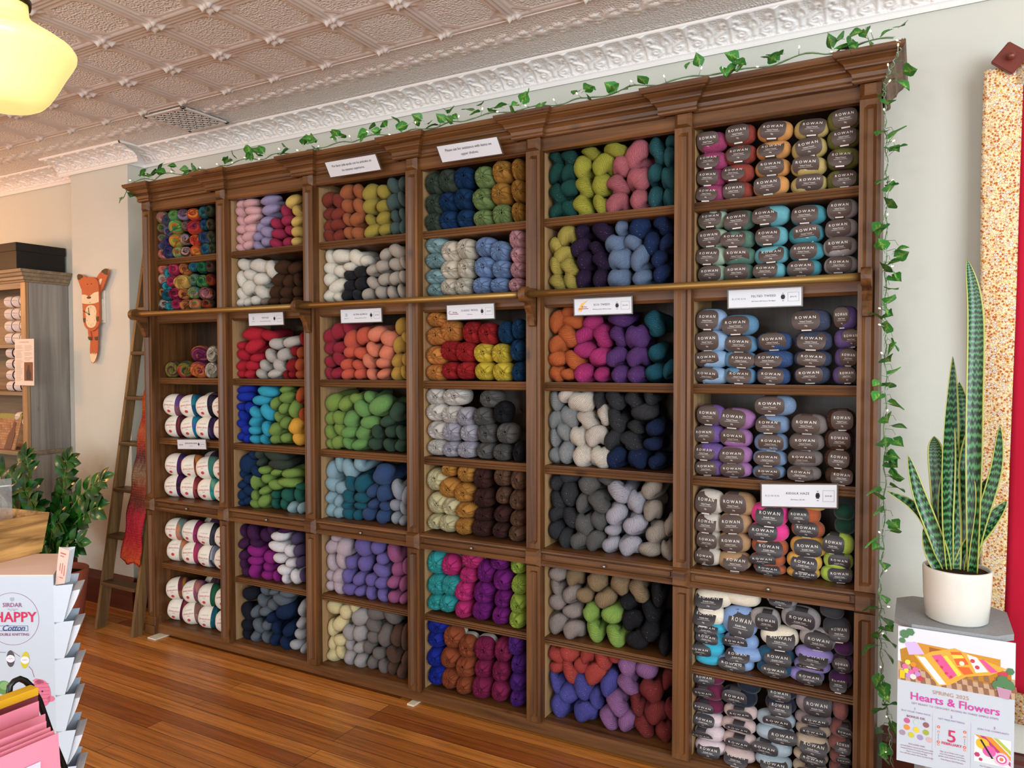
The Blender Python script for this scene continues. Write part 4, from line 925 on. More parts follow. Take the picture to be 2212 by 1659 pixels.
struct(MB().box(XL-.12, XL, Y0, YWL+.12, 0, ZC+.12), 'wall_left', WALL)
struct(MB().box(CX0, CX1, CY, YWL-.0005, 0, ZC+.02, .004), 'trim_1', WALL)
bbm = wood('mahogany', '#34120b', '#5e2415', 'X', rough=.3, knots=False)
def baseboard(name, x0, x1, y):
    m = MB(); m.prism([(y, 0), (y-.022, 0), (y-.022, .16), (y-.018, .175), (y-.016, .19), (y-.008, .205), (y, .21)], x0, x1, 'YZ'); return m
struct(baseboard('', -.11, XR, YWL-.001), 'baseboard_right', bbm)
struct(baseboard('', XL, CX0-.001, YWL-.001), 'baseboard_left', bbm)
m = baseboard('', CX0-.02, CX1+.022, CY-.001); m.box(CX1+.001, CX1+.022, CY, YWL-.001, 0, .2); m.box(CX1+.022, -3.89, YWL-.023, YWL-.001, 0, .2); struct(m, 'baseboard_column', bbm)

# pressed-tin ceiling: embossed tiles, border strip and fleur-de-lis cove, all in relief
tin = None
def tin_mat():
    m, nt, b = nodemat('painted_tin', .38, .5)
    tc = N(nt, 'ShaderNodeTexCoord'); uv = N(nt, 'ShaderNodeUVMap'); uv.uv_map = 'UVMap'
    b.inputs['Base Color'].default_value = lin('#e9e6e1')+(1,)
    vo = N(nt, 'ShaderNodeTexVoronoi', _Scale=135.0); vo.feature = 'SMOOTH_F1'; L(nt, tc.outputs['Object'], vo.inputs['Vector'])
    sx = N(nt, 'ShaderNodeSeparateXYZ'); L(nt, uv.outputs[0], sx.inputs[0])
    mu = N(nt, 'ShaderNodeMath', operation='MULTIPLY'); L(nt, vo.outputs['Distance'], mu.inputs[0]); L(nt, sx.outputs[0], mu.inputs[1])
    bp = N(nt, 'ShaderNodeBump', _Strength=1.0, _Distance=.007); L(nt, mu.outputs[0], bp.inputs['Height']); L(nt, bp.outputs[0], b.inputs['Normal'])
    return m
tin = tin_mat()
def sm(a, b, x): t = np.clip((x-a)/(b-a), 0, 1); return t*t*(3-2*t)
def tile_h(u, v):
    """u, v in -1..1 inside one tile; returns height below the ceiling plane and hammering mask"""
    a, b = np.abs(u), np.abs(v); d = np.maximum(np.maximum(a, b), (a+b)*.635)
    h = .004*(1-sm(.73, .77, d))                              # raised hammered panel
    h += .009*np.exp(-((d-.795)/.017)**2)                     # rim round the panel
    h += .003*np.exp(-((d-.845)/.016)**2)
    e = np.maximum(a, b)
    h += .014*np.exp(-((a-.90)/.022)**2)+.011*np.exp(-((b-.90)/.022)**2) + .011*np.exp(-((e-.985)/.028)**2)
    # corner leaf
    s = (a+b)/2; t = a-b
    leaf = np.exp(-((s-.84)/.075)**2)*np.exp(-(t/.09)**2)
    h += .011*leaf + .006*np.exp(-((s-.72)/.02)**2)*np.exp(-(t/.22)**2) + .005*np.exp(-((s-.77)/.014)**2)*np.exp(-(t/.16)**2)
    h += .008*np.exp(-((a-.94)**2+(b-.94)**2)/.0025)
    return h, 1-sm(.68, .73, d)
def curve_h(U, V, curves, wd):
    h = np.zeros_like(U)
    for pts, w_, k in curves:
        d = np.full_like(U, 9.0)
        for (x0, y0), (x1, y1) in zip(pts[:-1], pts[1:]):
            dx, dy = x1-x0, y1-y0; t = np.clip(((U-x0)*dx+(V-y0)*dy)/(dx*dx+dy*dy+1e-9), 0, 1)
            d = np.minimum(d, np.hypot(U-x0-t*dx, V-y0-t*dy))
        h = np.maximum(h, k*np.exp(-(d/(w_*wd))**2))
    return h
def spiral(cx_, cy_, r0, r1, a0, turns, n=14, sg=1): return [(cx_+(r0+(r1-r0)*i/n)*math.cos(a0+sg*turns*2*PI*i/n), cy_+(r0+(r1-r0)*i/n)*math.sin(a0+sg*turns*2*PI*i/n)) for i in range(n+1)]
FLEUR = []
for sg in (-1, 1):
    FLEUR += [(spiral(sg*.22, .30, .03, .13, 0 if sg > 0 else PI, 1.3, sg=sg), .030, 1), ([(sg*.06, .62), (sg*.12, .50), (sg*.22, .46), (sg*.34, .36), (sg*.36, .22), (sg*.28, .12)], .032, 1),
              ([(sg*.03, .66), (sg*.10, .76), (sg*.18, .74), (sg*.20, .66)], .035, 1), ([(sg*.50, .78), (sg*.42, .66), (sg*.40, .52), (sg*.48, .40)], .03, .8)]
FLEUR += [([(0, .96), (0, .62)], .055, 1.2), ([(0, .6), (0, .1)], .03, .8), ([(-.1, .6), (.1, .6)], .03, 1), ([(.5, .2), (.5, .5)], .05, .9), ([(-.5, .2), (-.5, .5)], .05, .9), ([(-.5, .9), (-.5, .75)], .04, .8), ([(.5, .9), (.5, .75)], .04, .8)]
ACAN = [([(-.42, .45), (-.2, .58), (0, .55), (.2, .45), (.4, .55)], .045, 1), (spiral(.2, .62, .03, .12, 0, 1.1), .035, 1), (spiral(-.2, .36, .03, .10, PI, 1.1), .035, 1), ([(0, .5), (.12, .32), (.28, .25)], .04, .9), ([(-.05, .55), (-.12, .72), (-.28, .76)], .04, .9), ([(-.5, .44), (-.42, .45)], .05, .8), ([(.4, .55), (.5, .44)], .05, .8)]
def relief(name, X, Yc, f):
    """grid surface: f(x, s) -> (y, z, mask)"""
    U, V = np.meshgrid(X, Yc); y, z, k = f(U, V); P = np.stack([U, y, z], -1).reshape(-1, 3); nu, nv = len(X), len(Yc)
    i = np.arange(nu-1)[None, :]+np.arange(nv-1)[:, None]*nu; F = np.stack([i, i+1, i+1+nu, i+nu], -1).reshape(-1, 4)
    me = bpy.data.meshes.new(name); me.vertices.add(len(P)); me.vertices.foreach_set('co', P.astype(np.float32).ravel())
    me.loops.add(len(F)*4); me.loops.foreach_set('vertex_index', F.astype(np.int32).ravel()); me.polygons.add(len(F)); me.polygons.foreach_set('loop_start', np.arange(0, len(F)*4, 4, dtype=np.int32))
    uv = me.uv_layers.new(name='UVMap'); K = k.reshape(-1); uv.data.foreach_set('uv', np.stack([K[F.ravel()], K[F.ravel()]*0], -1).astype(np.float32).ravel())
    me.update(); me.validate(); me.polygons.foreach_set('use_smooth', np.ones(len(F), dtype=bool))
    o = link(name, me, tin); o['kind'] = 'structure'; return o
TP, XN, YN_ = .3165, -1.700, 2.553
def f_tiles(x, y):
    u = ((x-XN)/TP) % 1*2-1; v = ((y-YN_)/TP) % 1*2-1; h, k = tile_h(u, v); return y, ZC-h, k
relief('ceiling', np.arange(-7.8, 1.2, TP/36), np.linspace(YN_-TP*7, YN_, 36*7+1), f_tiles)
VX0, VX1 = -3.655, -3.335          # register opening in the strip
def f_strip(x, y):
    s = (y-YN_)/(2.915-YN_); P_ = .155; u = ((x-XN)/P_+.5) % 1-.5
    h = .007*curve_h(u*1.0, s*2.4-.55, ACAN, 1.5); k = 1-np.clip(h/.004, 0, 1)
    h = h+.006*np.exp(-((s-.02)/.03)**2)+.004*np.exp(-((s-.96)/.03)**2)
    return y, ZC-h, k
relief('ceiling_border', np.arange(-10.4, 4.1, .0065), np.linspace(YN_, 2.930, 42), f_strip)
def cove(name, X, y0, off=0):
    def f(x, s):       # s 0 at the wall, 1 at the lip
        P_ = .172; u = ((x-XN)/P_+.5) % 1-.5
        t = np.clip((s-.16)/.74, 0, 1); a = t*PI/2
        yy = -.012-.118*(1-np.cos(a)); zz = 2.807+.062*np.sin(a)*1.0
        nd_y = np.cos(a)*-1; nd_z = -np.sin(a)*.0
        h = .011*curve_h(u*1.0, np.where(t > 0, 1-t, 2)*0+t, FLEUR, 1.45)*(t > 0)*(t < 1)
        k = (1-np.clip(h/.004, 0, 1))*(t > .02)*(t < .98)*.5
        yy = yy-h*np.cos(a*.8)-.006*np.exp(-((s-.13)/.03)**2); zz = zz-h*np.sin(a)*.8
        yy = np.where(s < .12, -.010-.0*s, yy); zz = np.where(s < .12, 2.785+s*.16, zz)
        lip = s > .93; yy = np.where(lip, -.132-(s-.93)*.06, yy); zz = np.where(lip, 2.868+(s-.93)*.20, zz)
        return y0+yy, zz, k
    return relief(name, X, np.linspace(0, 1, 64), f)
cove('cornice_back', np.arange(CX1+.0, 4.1, .0040), YWL)
cove('cornice_column', np.arange(CX0-.12, CX1+.12, .0040), CY)
cove('cornice_left', np.arange(-8.2, CX0, .0065), YWL)
# the short return of the cornice on the side of the column
m = MB(); V = []
for X, Yk in ((CX1, None),):
    prof = [(.010, 2.785), (.010, 2.804), (.012, 2.808), (.018, 2.832), (.040, 2.852), (.080, 2.864), (.120, 2.869), (.132, 2.870), (.136, 2.882)]
    for q, z in prof: V += [(CX1+q, CY-q, z), (CX1+q, YWL-.0, z)]
m.grid(V, 2, len(prof)); struct(m, 'cornice_return', tin)
struct(MB().box(XL, XR, Y0, YN_-TP*7, ZC, ZC+.1).box(XL, XR, YN_-TP*7, YWL, ZC+.012, ZC+.1).box(XL, -7.8, YN_-TP*7, YN_, ZC, ZC+.02).box(1.2, XR, YN_-TP*7, YN_, ZC, ZC+.02), 'ceiling_slab', plain('ceiling_paint', '#d6cfc6', .45))
# ceiling register
reg = thing('ceiling_register', 'square white lattice air register in the ceiling border strip', 'vent', (-3.495, 2.72, ZC))
wp = plain('white_enamel', '#d9d3ca', .4)
x0, x1, y0, y1 = -3.655, -3.335, 2.572, 2.868
part(MB().box(x0+.01, x1-.01, y0+.01, y1-.01, ZC-.011, ZC-.0085), 'duct_opening', plain('duct_black', '#0c0b0a', .9), reg)
m = MB()
for a, b_, c, d in [(x0, x1, y0, y0+.022), (x0, x1, y1-.022, y1), (x0, x0+.022, y0, y1), (x1-.022, x1, y0, y1)]: m.box(a, b_, c, d, ZC-.017, ZC-.008, .002)
part(m, 'register_frame', wp, reg)
m = MB(); nx = 5
for i in range(nx+1): xx = x0+.022+(x1-x0-.044)*i/nx; m.box(xx-.003, xx+.003, y0+.02, y1-.02, ZC-.0155, ZC-.0125)
for i in range(nx+1): yy = y0+.022+(y1-y0-.044)*i/nx; m.box(x0+.02, x1-.02, yy-.003, yy+.003, ZC-.0155, ZC-.0125)
cw = (x1-x0-.044)/nx; ch_ = (y1-y0-.044)/nx
for i in range(nx):
    for j in range(nx):
        ax, ay = x0+.022+cw*i, y0+.022+ch_*j
        for (p, q) in (((ax, ay), (ax+cw, ay+ch_)), ((ax+cw, ay), (ax, ay+ch_))):
            m.tube([(p[0], p[1], ZC-.0145), (q[0], q[1], ZC-.0145)], .0030, 6)
part(m, 'lattice', wp, reg)
# ------------------------------------------------------------------ garlands and fairy lights
def leaf_mat():
    m, nt, b = nodemat('ivy_leaf', .45, .4); uv = N(nt, 'ShaderNodeUVMap'); uv.uv_map = 'UVMap'; s = N(nt, 'ShaderNodeSeparateXYZ'); L(nt, uv.outputs[0], s.inputs[0])
    ab = N(nt, 'ShaderNodeMath', operation='ABSOLUTE'); L(nt, s.outputs[0], ab.inputs[0])
    nz = N(nt, 'ShaderNodeTexNoise', _Scale=5.0, _Detail=2.0); L(nt, uv.outputs[0], nz.inputs['Vector'])
    ad = N(nt, 'ShaderNodeMath', operation='ADD'); L(nt, ab.outputs[0], ad.inputs[0]); L(nt, nz.outputs['Fac'], ad.inputs[1])
    cr = N(nt, 'ShaderNodeValToRGB'); e = cr.color_ramp.elements; e[0].position = .42; e[0].color = lin('#a9c95a')+(1,); e[1].position = .62; e[1].color = lin('#3f8a3a')+(1,)
    L(nt, ad.outputs[0], cr.inputs[0]); oi = N(nt, 'ShaderNodeObjectInfo'); mr = N(nt, 'ShaderNodeMapRange'); mr.inputs[3].default_value = .55; mr.inputs[4].default_value = 1.1; L(nt, oi.outputs['Random'], mr.inputs[0])
    sc = N(nt, 'ShaderNodeVectorMath', operation='SCALE'); L(nt, cr.outputs[0], sc.inputs[0]); L(nt, mr.outputs[0], sc.inputs['Scale']); L(nt, sc.outputs[0], b.inputs['Base Color']); return m
IVY = leaf_mat()
def leaf_mesh(seed):
    rg = random.Random(seed); mb = MB(); mb.sm = True; n = 8; P = []; U = []
    wds = [.12, .40, .50, .46, .36, .27, .18, .09, .0]; curl = rg.uniform(-.5, .5); fold = rg.uniform(.15, .45)
    for j in range(n+1):
        t = j/n; wd = wds[j]
        for i in range(7):
            u = -1+i/3; x = u*wd; dz = fold*abs(u)*wd; y = t - (.10 if (abs(u) > .6 and j == 0) else 0)-.12*abs(u)*(t < .3)
            P.append((x, y, dz+curl*t*t*.35+.04*math.sin(5*t+2*u))); U.append((u*.5, t))
    mb.grid(P, 7, n+1, False, U)
    mb.sm = True; n0 = len(mb.v); mb.tube([(0, -.45, -.08), (0, -.2, -.02), (0, 0, 0)], .015, 5, False)
    for i in range(n0, len(mb.v)): mb.uv[i] = (.5, 0)
    me = mb.mesh('leaf'); me.materials.append(IVY); return me
LEAFM = [leaf_mesh(i) for i in range(6)]
rgl = random.Random(11)
CABLE = plain('garland_cable', '#9aa79a', .5); STEM = plain('vine_stem', '#5b7a44', .6)
def put_leaf(root, loc, s, out=None):
    o = bpy.data.objects.new('leaf', rgl.choice(LEAFM)); COL.objects.link(o); o.parent = root; o.location = Vector(loc)-root.location; o.scale = (s, s, s)
    d = Vector((rgl.uniform(-1, 1), rgl.uniform(-.8, -.1), rgl.uniform(-1, .7))) if out is None else Vector(out)
    o.rotation_euler = d.to_track_quat('Y', 'Z').to_euler(); o.rotation_euler.rotate_axis('Y', R(rgl.uniform(-60, 60))); return o
GC = [(-3965, 4), (-3741, 3), (-3624, 4), (-3529, 2), (-3399, 3), (-3344, 1), (-3082, 3), (-2950, 4), (-2901, 1), (-2869, 2), (-2722, 3), (-2577, 3), (-2518, 3), (-2418, 2), (-2375, 2), (-2238, 1), (-2171, 3), (-2119, 2), (-2004, 3), (-1942, 2), (-1868, 2), (-1785, 3), (-1750, 2), (-1680, 1), (-1602, 2), (-1536, 1), (-1509, 1), (-1471, 2), (-1439, 2), (-1386, 1), (-1349, 1), (-1147, 3), (-1109, 1), (-1014, 2), (-979, 1), (-889, 1), (-736, 2), (-598, 3), (-563, 2), (-482, 2), (-437, 1), (-407, 1), (-278, 1), (-243, 2), (-209, 2), (-182, 2), (-148, 2), (-83, 2)]
g = thing('ivy_garland', 'artificial ivy garland lying along the top of the bookcase crown', 'garland', (-2.0, 2.68, 2.557))
def wavy(x): return Vector((x, 2.682+.012*math.sin(x*9)+.01*math.sin(x*23), 2.566+.010*abs(math.sin(x*11))+.006*math.sin(x*31)))
m = MB(); m.tube([wavy(-3.93+i*.02) for i in range(193)], .0022, 5)
m.tube([wavy(-3.90), Vector((-3.96, 2.69, 2.55)), Vector((-4.02, 2.70, 2.50)), Vector((-4.06, 2.70, 2.505))], .002, 5)
part(m, 'vine_stem', STEM, g)
cnt = 0
for x, n in GC:
    x /= 1000
    for k in range(n):
        if cnt >= 99: break
        xx = x+rgl.uniform(-.035, .035)
        base = wavy(xx)+Vector((0, rgl.uniform(-.03, 0), rgl.uniform(-.006, .045)))
        if x < -3.9: base = Vector((x+rgl.uniform(-.08, .10), 2.69, 2.50+rgl.uniform(-.02, .05)))
        put_leaf(g, base, rgl.uniform(.036, .052)); cnt += 1
VL = [(-39, 2479), (-85, 2460), (-58, 2449), (-118, 2422), (-100, 2393), (-76, 2278), (-90, 2245), (-70, 2234), (-117, 2297), (-115, 2144), (-94, 2122), (-92, 2110), (-98, 2062), (-130, 2001), (-116, 2000), (-118, 1925), (-54, 1915), (-52, 1896), (-87, 1874), (-113, 1858), (-73, 1853), (-73, 1835), (-89, 1794), (-92, 1752), (-108, 1739), (-98, 1716), (-132, 1704), (-105, 1663), (-75, 1626), (-84, 1590), (-102, 1573), (-74, 1523), (-130, 1491), (-87, 1483), (-129, 1457), (-77, 1427), (-94, 1384), (-56, 1358), (-57, 1311), (-95, 1289), (-87, 1260), (-78, 1235), (-86, 1260), (-78, 1228), (-72, 1197), (-60, 1159), (-131, 1141), (-122, 1122), (-116, 1074), (-64, 1047), (-67, 1020), (-138, 981), (-121, 963), (-103, 910), (-104, 803), (-125, 759), (-90, 728), (-84, 700), (-109, 681), (-135, 632), (-80, 660), (-79, 620), (-108, 537), (-104, 512), (-88, 494), (-103, 428), (-78, 444), (-106, 353), (-92, 308), (-95, 267), (-64, 389)]
VS = [(-61, 2562), (-64, 2539), (-77, 2517), (-96, 2484), (-113, 2451), (-116, 2415), (-111, 2341), (-109, 2267), (-104, 2178), (-106, 2090), (-104, 2001), (-105, 1882), (-105, 1749), (-102, 1689), (-99, 1659), (-103, 1585), (-99, 1450), (-103, 1300), (-99, 1150), (-102, 999), (-104, 893), (-110, 816), (-108, 740), (-110, 664), (-102, 574), (-100, 498), (-94, 453), (-80, 395), (-73, 320), (-68, 232)]
def gy(z): return 2.655 if z > 2.5 else 2.69
def strand(t): # along the hanging strand
    f = t*(len(VS)-1); i = min(int(f), len(VS)-2); a, b_ = VS[i], VS[i+1]; k = f-i
    return Vector(((a[0]*(1-k)+b_[0]*k)/1000, gy(a[1]/1000)*(1-k)+gy(b_[1]/1000)*k, (a[1]*(1-k)+b_[1]*k)/1000))
g2 = thing('ivy_garland', 'artificial ivy garland hanging down beside the right end of the bookcase', 'garland', (-.1, 2.69, 2.5))
m = MB()
m.tube([strand(i/260)+Vector((.0035*math.cos(i*.9), .0035*math.sin(i*.9), 0)) for i in range(261)], .0016, 5)
for x, z in VL:
    x, z = x/1000, z/1000; t = min(range(0, 200), key=lambda i: abs(strand(i/199).z-z-.02))/199; s0 = strand(t)
    e = Vector((x, 2.685, z)); mid = (s0+e)/2+Vector((0, 0, .012)); m.tube([s0, mid, e-(e-s0)*.3], .0010, 4)
    put_leaf(g2, e-Vector(((e-s0).x*.4, 0, .01)), rgl.uniform(.040, .056), Vector(((x-s0.x)*14+rgl.uniform(-.2, .2), rgl.uniform(-.7, -.2), rgl.uniform(-.6, .4))))
part(m, 'vine_stem', STEM, g2)
BULB = plain('warm_bulb', '#ffd9a0', .3, .5, 0, 0, 1, 0, 5.0)
def lights(name, label, pathf, n, root_loc, spread):
    r = thing(name, label, 'string lights', root_loc, group='fairy lights on the bookcase'); m = MB()
    m.tube([pathf(i/240)+Vector((.005*math.cos(i*1.3+2), .005*math.sin(i*1.3+2), .002)) for i in range(241)], .0013, 5); part(m, 'cable', CABLE, r)
    for i in range(n):
        p = pathf((i+.5)/n); d = Vector((rgl.uniform(-.8, 1), rgl.uniform(-.9, -.2), rgl.uniform(-.1, 1))).normalized()*spread
        m = MB(); m.tube([p, p+d*.75], .0014, 5); c = part(m, 'bulb_holder', CABLE, r); c_ = MB(); c_.tube([p+d*.74, p+d*.85, p+d*.97, p+d], [.0016, .0024, .0018, .0004], 8); q = c_.build('bulb', BULB, c); q['label'] = 'glowing warm bulb'
lights('string_lights', 'warm fairy light string threaded through the ivy on the crown', lambda t: wavy(-3.93+3.84*t), 34, (-2.0, 2.68, 2.557), .034)
lights('string_lights', 'warm fairy light string twisted round the hanging ivy at right', strand, 22, (-.1, 2.69, 2.5), .030)

# ------------------------------------------------------------------ library ladder and the scarf on it
lad = thing('library_ladder', 'wooden ladder leaning on the wall beside the bookcase', 'ladder', (-4.06, 2.66, 0))
def LY(z): return 2.655+.1555*z
for X in (-4.232, -3.900):
    m = MB(); z1 = 2.32; m.prism([(LY(0)-.030, 0), (LY(0)+.032, 0), (LY(z1)+.03, z1), (LY(z1)-.03, z1)], X-.012, X+.012, 'YZ'); part(m, 'side_rail', LAD, lad)
for k in range(1, 9):
    z = .271*k; m = MB(); m.box(-4.219, -3.913, LY(z)-.045, LY(z)+.040, z-.022, z, .003); part(m, 'tread', TRD, lad)
def scarf_mat():
    m, nt, b = nodemat('knitted_wool', .95, .1); tc = N(nt, 'ShaderNodeTexCoord'); uv = N(nt, 'ShaderNodeUVMap'); uv.uv_map = 'UVMap'; s = N(nt, 'ShaderNodeSeparateXYZ'); L(nt, uv.outputs[0], s.inputs[0])
    nz = N(nt, 'ShaderNodeTexNoise', _Scale=26.0, _Detail=2.0); L(nt, uv.outputs[0], nz.inputs['Vector'])
    ad = N(nt, 'ShaderNodeMath', operation='MULTIPLY_ADD'); L(nt, nz.outputs['Fac'], ad.inputs[0]); ad.inputs[1].default_value = .16; L(nt, s.outputs[1], ad.inputs[2])
    cr = N(nt, 'ShaderNodeValToRGB'); cols = [(.08, '#b84a28'), (.2, '#a82630'), (.32, '#b0303c'), (.40, '#6a3a30'), (.47, '#8a3c2c'), (.55, '#8a7458'), (.63, '#5c3438'), (.72, '#a0442c'), (.78, '#b4603c'), (.86, '#a8382c'), (.94, '#c25a24'), (1.0, '#a82820')]
    e = cr.color_ramp.elements; e[0].position, e[0].color = cols[0][0], lin(cols[0][1])+(1,); e[1].position, e[1].color = cols[-1][0], lin(cols[-1][1])+(1,)
    for p, c in cols[1:-1]: q = e.new(p); q.color = lin(c)+(1,)
    L(nt, ad.outputs[0], cr.inputs[0]); L(nt, cr.outputs[0], b.inputs['Base Color'])
    wv = N(nt, 'ShaderNodeTexWave', wave_type='BANDS', bands_direction='Y', _Scale=24.0, _Distortion=3.0); wv.inputs['Detail Scale'].default_value = 3; L(nt, uv.outputs[0], wv.inputs['Vector'])
    n2 = N(nt, 'ShaderNodeTexVoronoi', _Scale=60.0); L(nt, uv.outputs[0], n2.inputs['Vector'])
    a2 = N(nt, 'ShaderNodeMath', operation='ADD'); L(nt, wv.outputs['Fac'], a2.inputs[0]); L(nt, n2.outputs['Distance'], a2.inputs[1])
    bp = N(nt, 'ShaderNodeBump', _Strength=.9, _Distance=.006); L(nt, a2.outputs[0], bp.inputs['Height']); L(nt, bp.outputs[0], b.inputs['Normal']); return m
m = MB(); m.sm = True; P = []; U = []
for j in range(61):
    z = .42+j/60*1.05
    for i in range(9):
        u = i/8; wd = .165-.06*(j/60)
        x = -4.045+.03*(j/60)+u*wd; P.append((x, LY(z)-.052-.006*math.sin(j*.5+u*3)-.004*math.sin(i*2.1), z+.012*math.sin(u*9+1)*(j == 0)-.02*u*(j == 0))); U.append((u*.25, j/60))
n0 = len(P); m.grid(P, 9, 61, False, U); o = m.build('knitted_scarf', scarf_mat())
sd = o.modifiers.new('thickness', 'SOLIDIFY'); sd.thickness = .006
m = MB(); m.sm = True
tag(o, 'striped red and orange knitted scarf hanging down the front of the ladder', 'scarf')
# the short back fold of the scarf over its tread
# ------------------------------------------------------------------ fox clock on the column
def blob(pts, n=6):
    """closed smooth outline through points (Catmull-Rom)"""
    out = []; N_ = len(pts)
    for i in range(N_):
        p0, p1, p2, p3 = [Vector(pts[(i+k) % N_]) for k in (-1, 0, 1, 2)]
        for t in range(n):
            t /= n; out.append(tuple(.5*((2*p1)+(-p0+p2)*t+(2*p0-5*p1+4*p2-p3)*t*t+(-p0+3*p1-3*p2+p3)*t**3)))
    return out
FOX = plain('fox_orange', '#bd5c32', .6); CRM = plain('fox_cream', '#e6cfa8', .6); DRK = plain('fox_dark', '#3f3a2c', .6)
fx = thing('fox_clock', 'orange wooden fox wall clock on the column beside the ladder', 'clock', (-4.662, 2.90, 1.85))
FX, FZ, fk = -4.662, 1.85, 1.0
def fp(px, py):  # crop pixel of the clock -> position on the clock's board
    return (-4.752+(px-845)/(1020-845)*.180, 2.107-(py-705)/(1240-705)*.342)
def fpart(name, poly, y0, y1, mat, label=None, raw=False):
    pts = [fp(*p) for p in poly]; m = MB(); m.prism(pts if raw else blob(pts), y0, y1, 'XZ'); return part(m, name, mat, fx, label)
for s, pl in ((0, [(850, 850), (830, 830), (790, 720), (783, 680), (800, 662), (835, 675), (890, 715), (905, 760)]), (1, [(1015, 860), (985, 760), (985, 715), (1040, 650), (1075, 635), (1100, 645), (1098, 690), (1060, 790), (1030, 850)])):
    e = fpart('ear', pl, 2.904, 2.910, FOX)
    t = fpart('ear_tip', [[(790, 720), (783, 680), (800, 664), (835, 677), (846, 690), (838, 705), (822, 706), (812, 722), (800, 722)], [(1036, 672), (1040, 652), (1075, 636), (1098, 646), (1096, 690), (1086, 704), (1076, 690), (1064, 692), (1054, 676)]][s], 2.9025, 2.9045, DRK, 'dark ear tip', True)
    t.parent = e; t.location = (0, 0, 0)
    t = fpart('inner_ear', [[(842, 745), (855, 742), (858, 760), (848, 775)], [(1010, 745), (1028, 732), (1040, 740), (1020, 790)]][s], 2.9025, 2.9045, CRM, 'cream inner ear'); t.parent = e; t.location = (0, 0, 0)
tl = fpart('tail', [(915, 1250), (970, 1250), (982, 1350), (975, 1460), (950, 1540), (930, 1568), (910, 1550), (900, 1470), (906, 1340)], 2.906, 2.911, FOX)
tt = fpart('tail_tip', [(902, 1468), (915, 1478), (925, 1462), (935, 1482), (945, 1464), (955, 1486), (965, 1466), (973, 1475), (965, 1510), (948, 1548), (930, 1566), (912, 1548), (902, 1505)], 2.9045, 2.9065, CRM, 'cream tail tip', True); tt.parent = tl; tt.location = (0, 0, 0)
fpart('leg', [(893, 1225), (912, 1235), (922, 1280), (928, 1320), (915, 1338), (902, 1325), (895, 1280)], 2.900, 2.905, FOX); fpart('leg', [(970, 1235), (994, 1215), (995, 1270), (988, 1325), (972, 1338), (963, 1320), (965, 1280)], 2.900, 2.905, FOX)
bd = fpart('body', [(848, 900), (846, 800), (862, 740), (900, 712), (935, 706), (975, 716), (1008, 750), (1020, 810), (1022, 950), (1022, 1120), (1008, 1190), (975, 1235), (935, 1244), (895, 1225), (866, 1180), (856, 1100)], 2.893, 2.903, FOX)
def fc(name, poly, mat, y0, y1, label=None, raw=False): t = fpart(name, poly, y0, y1, mat, label, raw); t.parent = bd; t.location = (0, 0, 0); return t
fc('muzzle', [(847, 878), (880, 878), (905, 890), (922, 908), (940, 890), (975, 866), (1020, 858), (1021, 960), (990, 972), (935, 976), (880, 972), (850, 962)], CRM, 2.8915, 2.8935, 'cream muzzle', True)
fc('dial', [(882, 1110), (884, 1040), (900, 1002), (935, 988), (975, 1000), (994, 1040), (996, 1120), (988, 1180), (965, 1208), (935, 1214), (905, 1200), (888, 1160)], CRM, 2.8915, 2.8935, 'cream clock dial')
fc('foot', [(893, 1300), (905, 1310), (915, 1300), (930, 1315), (920, 1338), (902, 1330)], DRK, 2.898, 2.9005); fc('foot', [(963, 1305), (975, 1312), (985, 1300), (992, 1312), (985, 1332), (968, 1338)], DRK, 2.898, 2.9005)
for pl in ([(858, 1060), (880, 1060), (886, 1110), (884, 1150), (870, 1158), (860, 1140)], [(1000, 1060), (1020, 1050), (1022, 1130), (1012, 1152), (998, 1150), (992, 1120)]): fc('paw', pl, FOX, 2.8905, 2.8935)
for pl in ([(861, 1112), (868, 1122), (876, 1112), (885, 1122), (882, 1152), (870, 1158), (862, 1142)], [(996, 1105), (1004, 1115), (1012, 1103), (1021, 1110), (1018, 1142), (1006, 1152), (996, 1138)]): fc('paw_tip', pl, DRK, 2.8892, 2.8907)
fc('nose', [(905, 908), (922, 900), (942, 905), (940, 918), (922, 924), (908, 918)], DRK, 2.888, 2.892)
m = MB()
for ex, ey in ((908, 778), (948, 776)): c = fp(ex, ey); m.lathe([(0, 2.8915), (.0035, 2.8915), (.0035, 2.8935)], 10, (c[0], 0, c[1]), 'Y')
o_ = fp(932, 950); m.prism([(o_[0]+.010*math.cos(a), o_[1]+.010*math.sin(a)) for a in [R(200+i*20) for i in range(8)]]+[(o_[0]+.008*math.cos(a), o_[1]+.008*math.sin(a)) for a in [R(340-i*20) for i in range(8)]], 2.8910, 2.8930, 'XZ')
q = part(m, 'eyes_and_smile', DRK, fx); q.parent = bd; q.location = (0, 0, 0)
m = MB()
for h in range(12):
    a = PI/2-h*PI/6; c = fp(938+50*math.cos(a)*.9, 1098-88*math.sin(a)); put_text(m, str(12 if h == 0 else h), .014, lambda x, y: (c[0]+x, 2.8912, c[1]+y))
q = part(m, 'numerals', plain('numeral_brown', '#7a5a3c', .7), fx); q.parent = bd; q.location = (0, 0, 0)
for a, b_ in (((925, 1080), (918, 1012)), ((925, 1080), (866, 1042))):
    A, B = Vector(fp(*a)), Vector(fp(*b_)); m = MB(); m.tube([(A.x, 2.8885, A.y), (B.x, 2.8885, B.y)], .0016, 6); m.lathe([(0, 2.8865), (.005, 2.887), (.005, 2.892)], 10, (A.x, 0, A.y), 'Y'); part(m, 'clock_hand', plain('hand_black', '#17171a', .4), fx)
m = MB(); m.box(-4.70, -4.64, 2.911, 2.9305, 1.90, 2.0); part(m, 'movement_box', DRK, fx)
th = thing('wall_plate', 'cream thermostat plate on the column right behind the fox clock', 'wall plate', (-4.592, 2.93, 1.915))
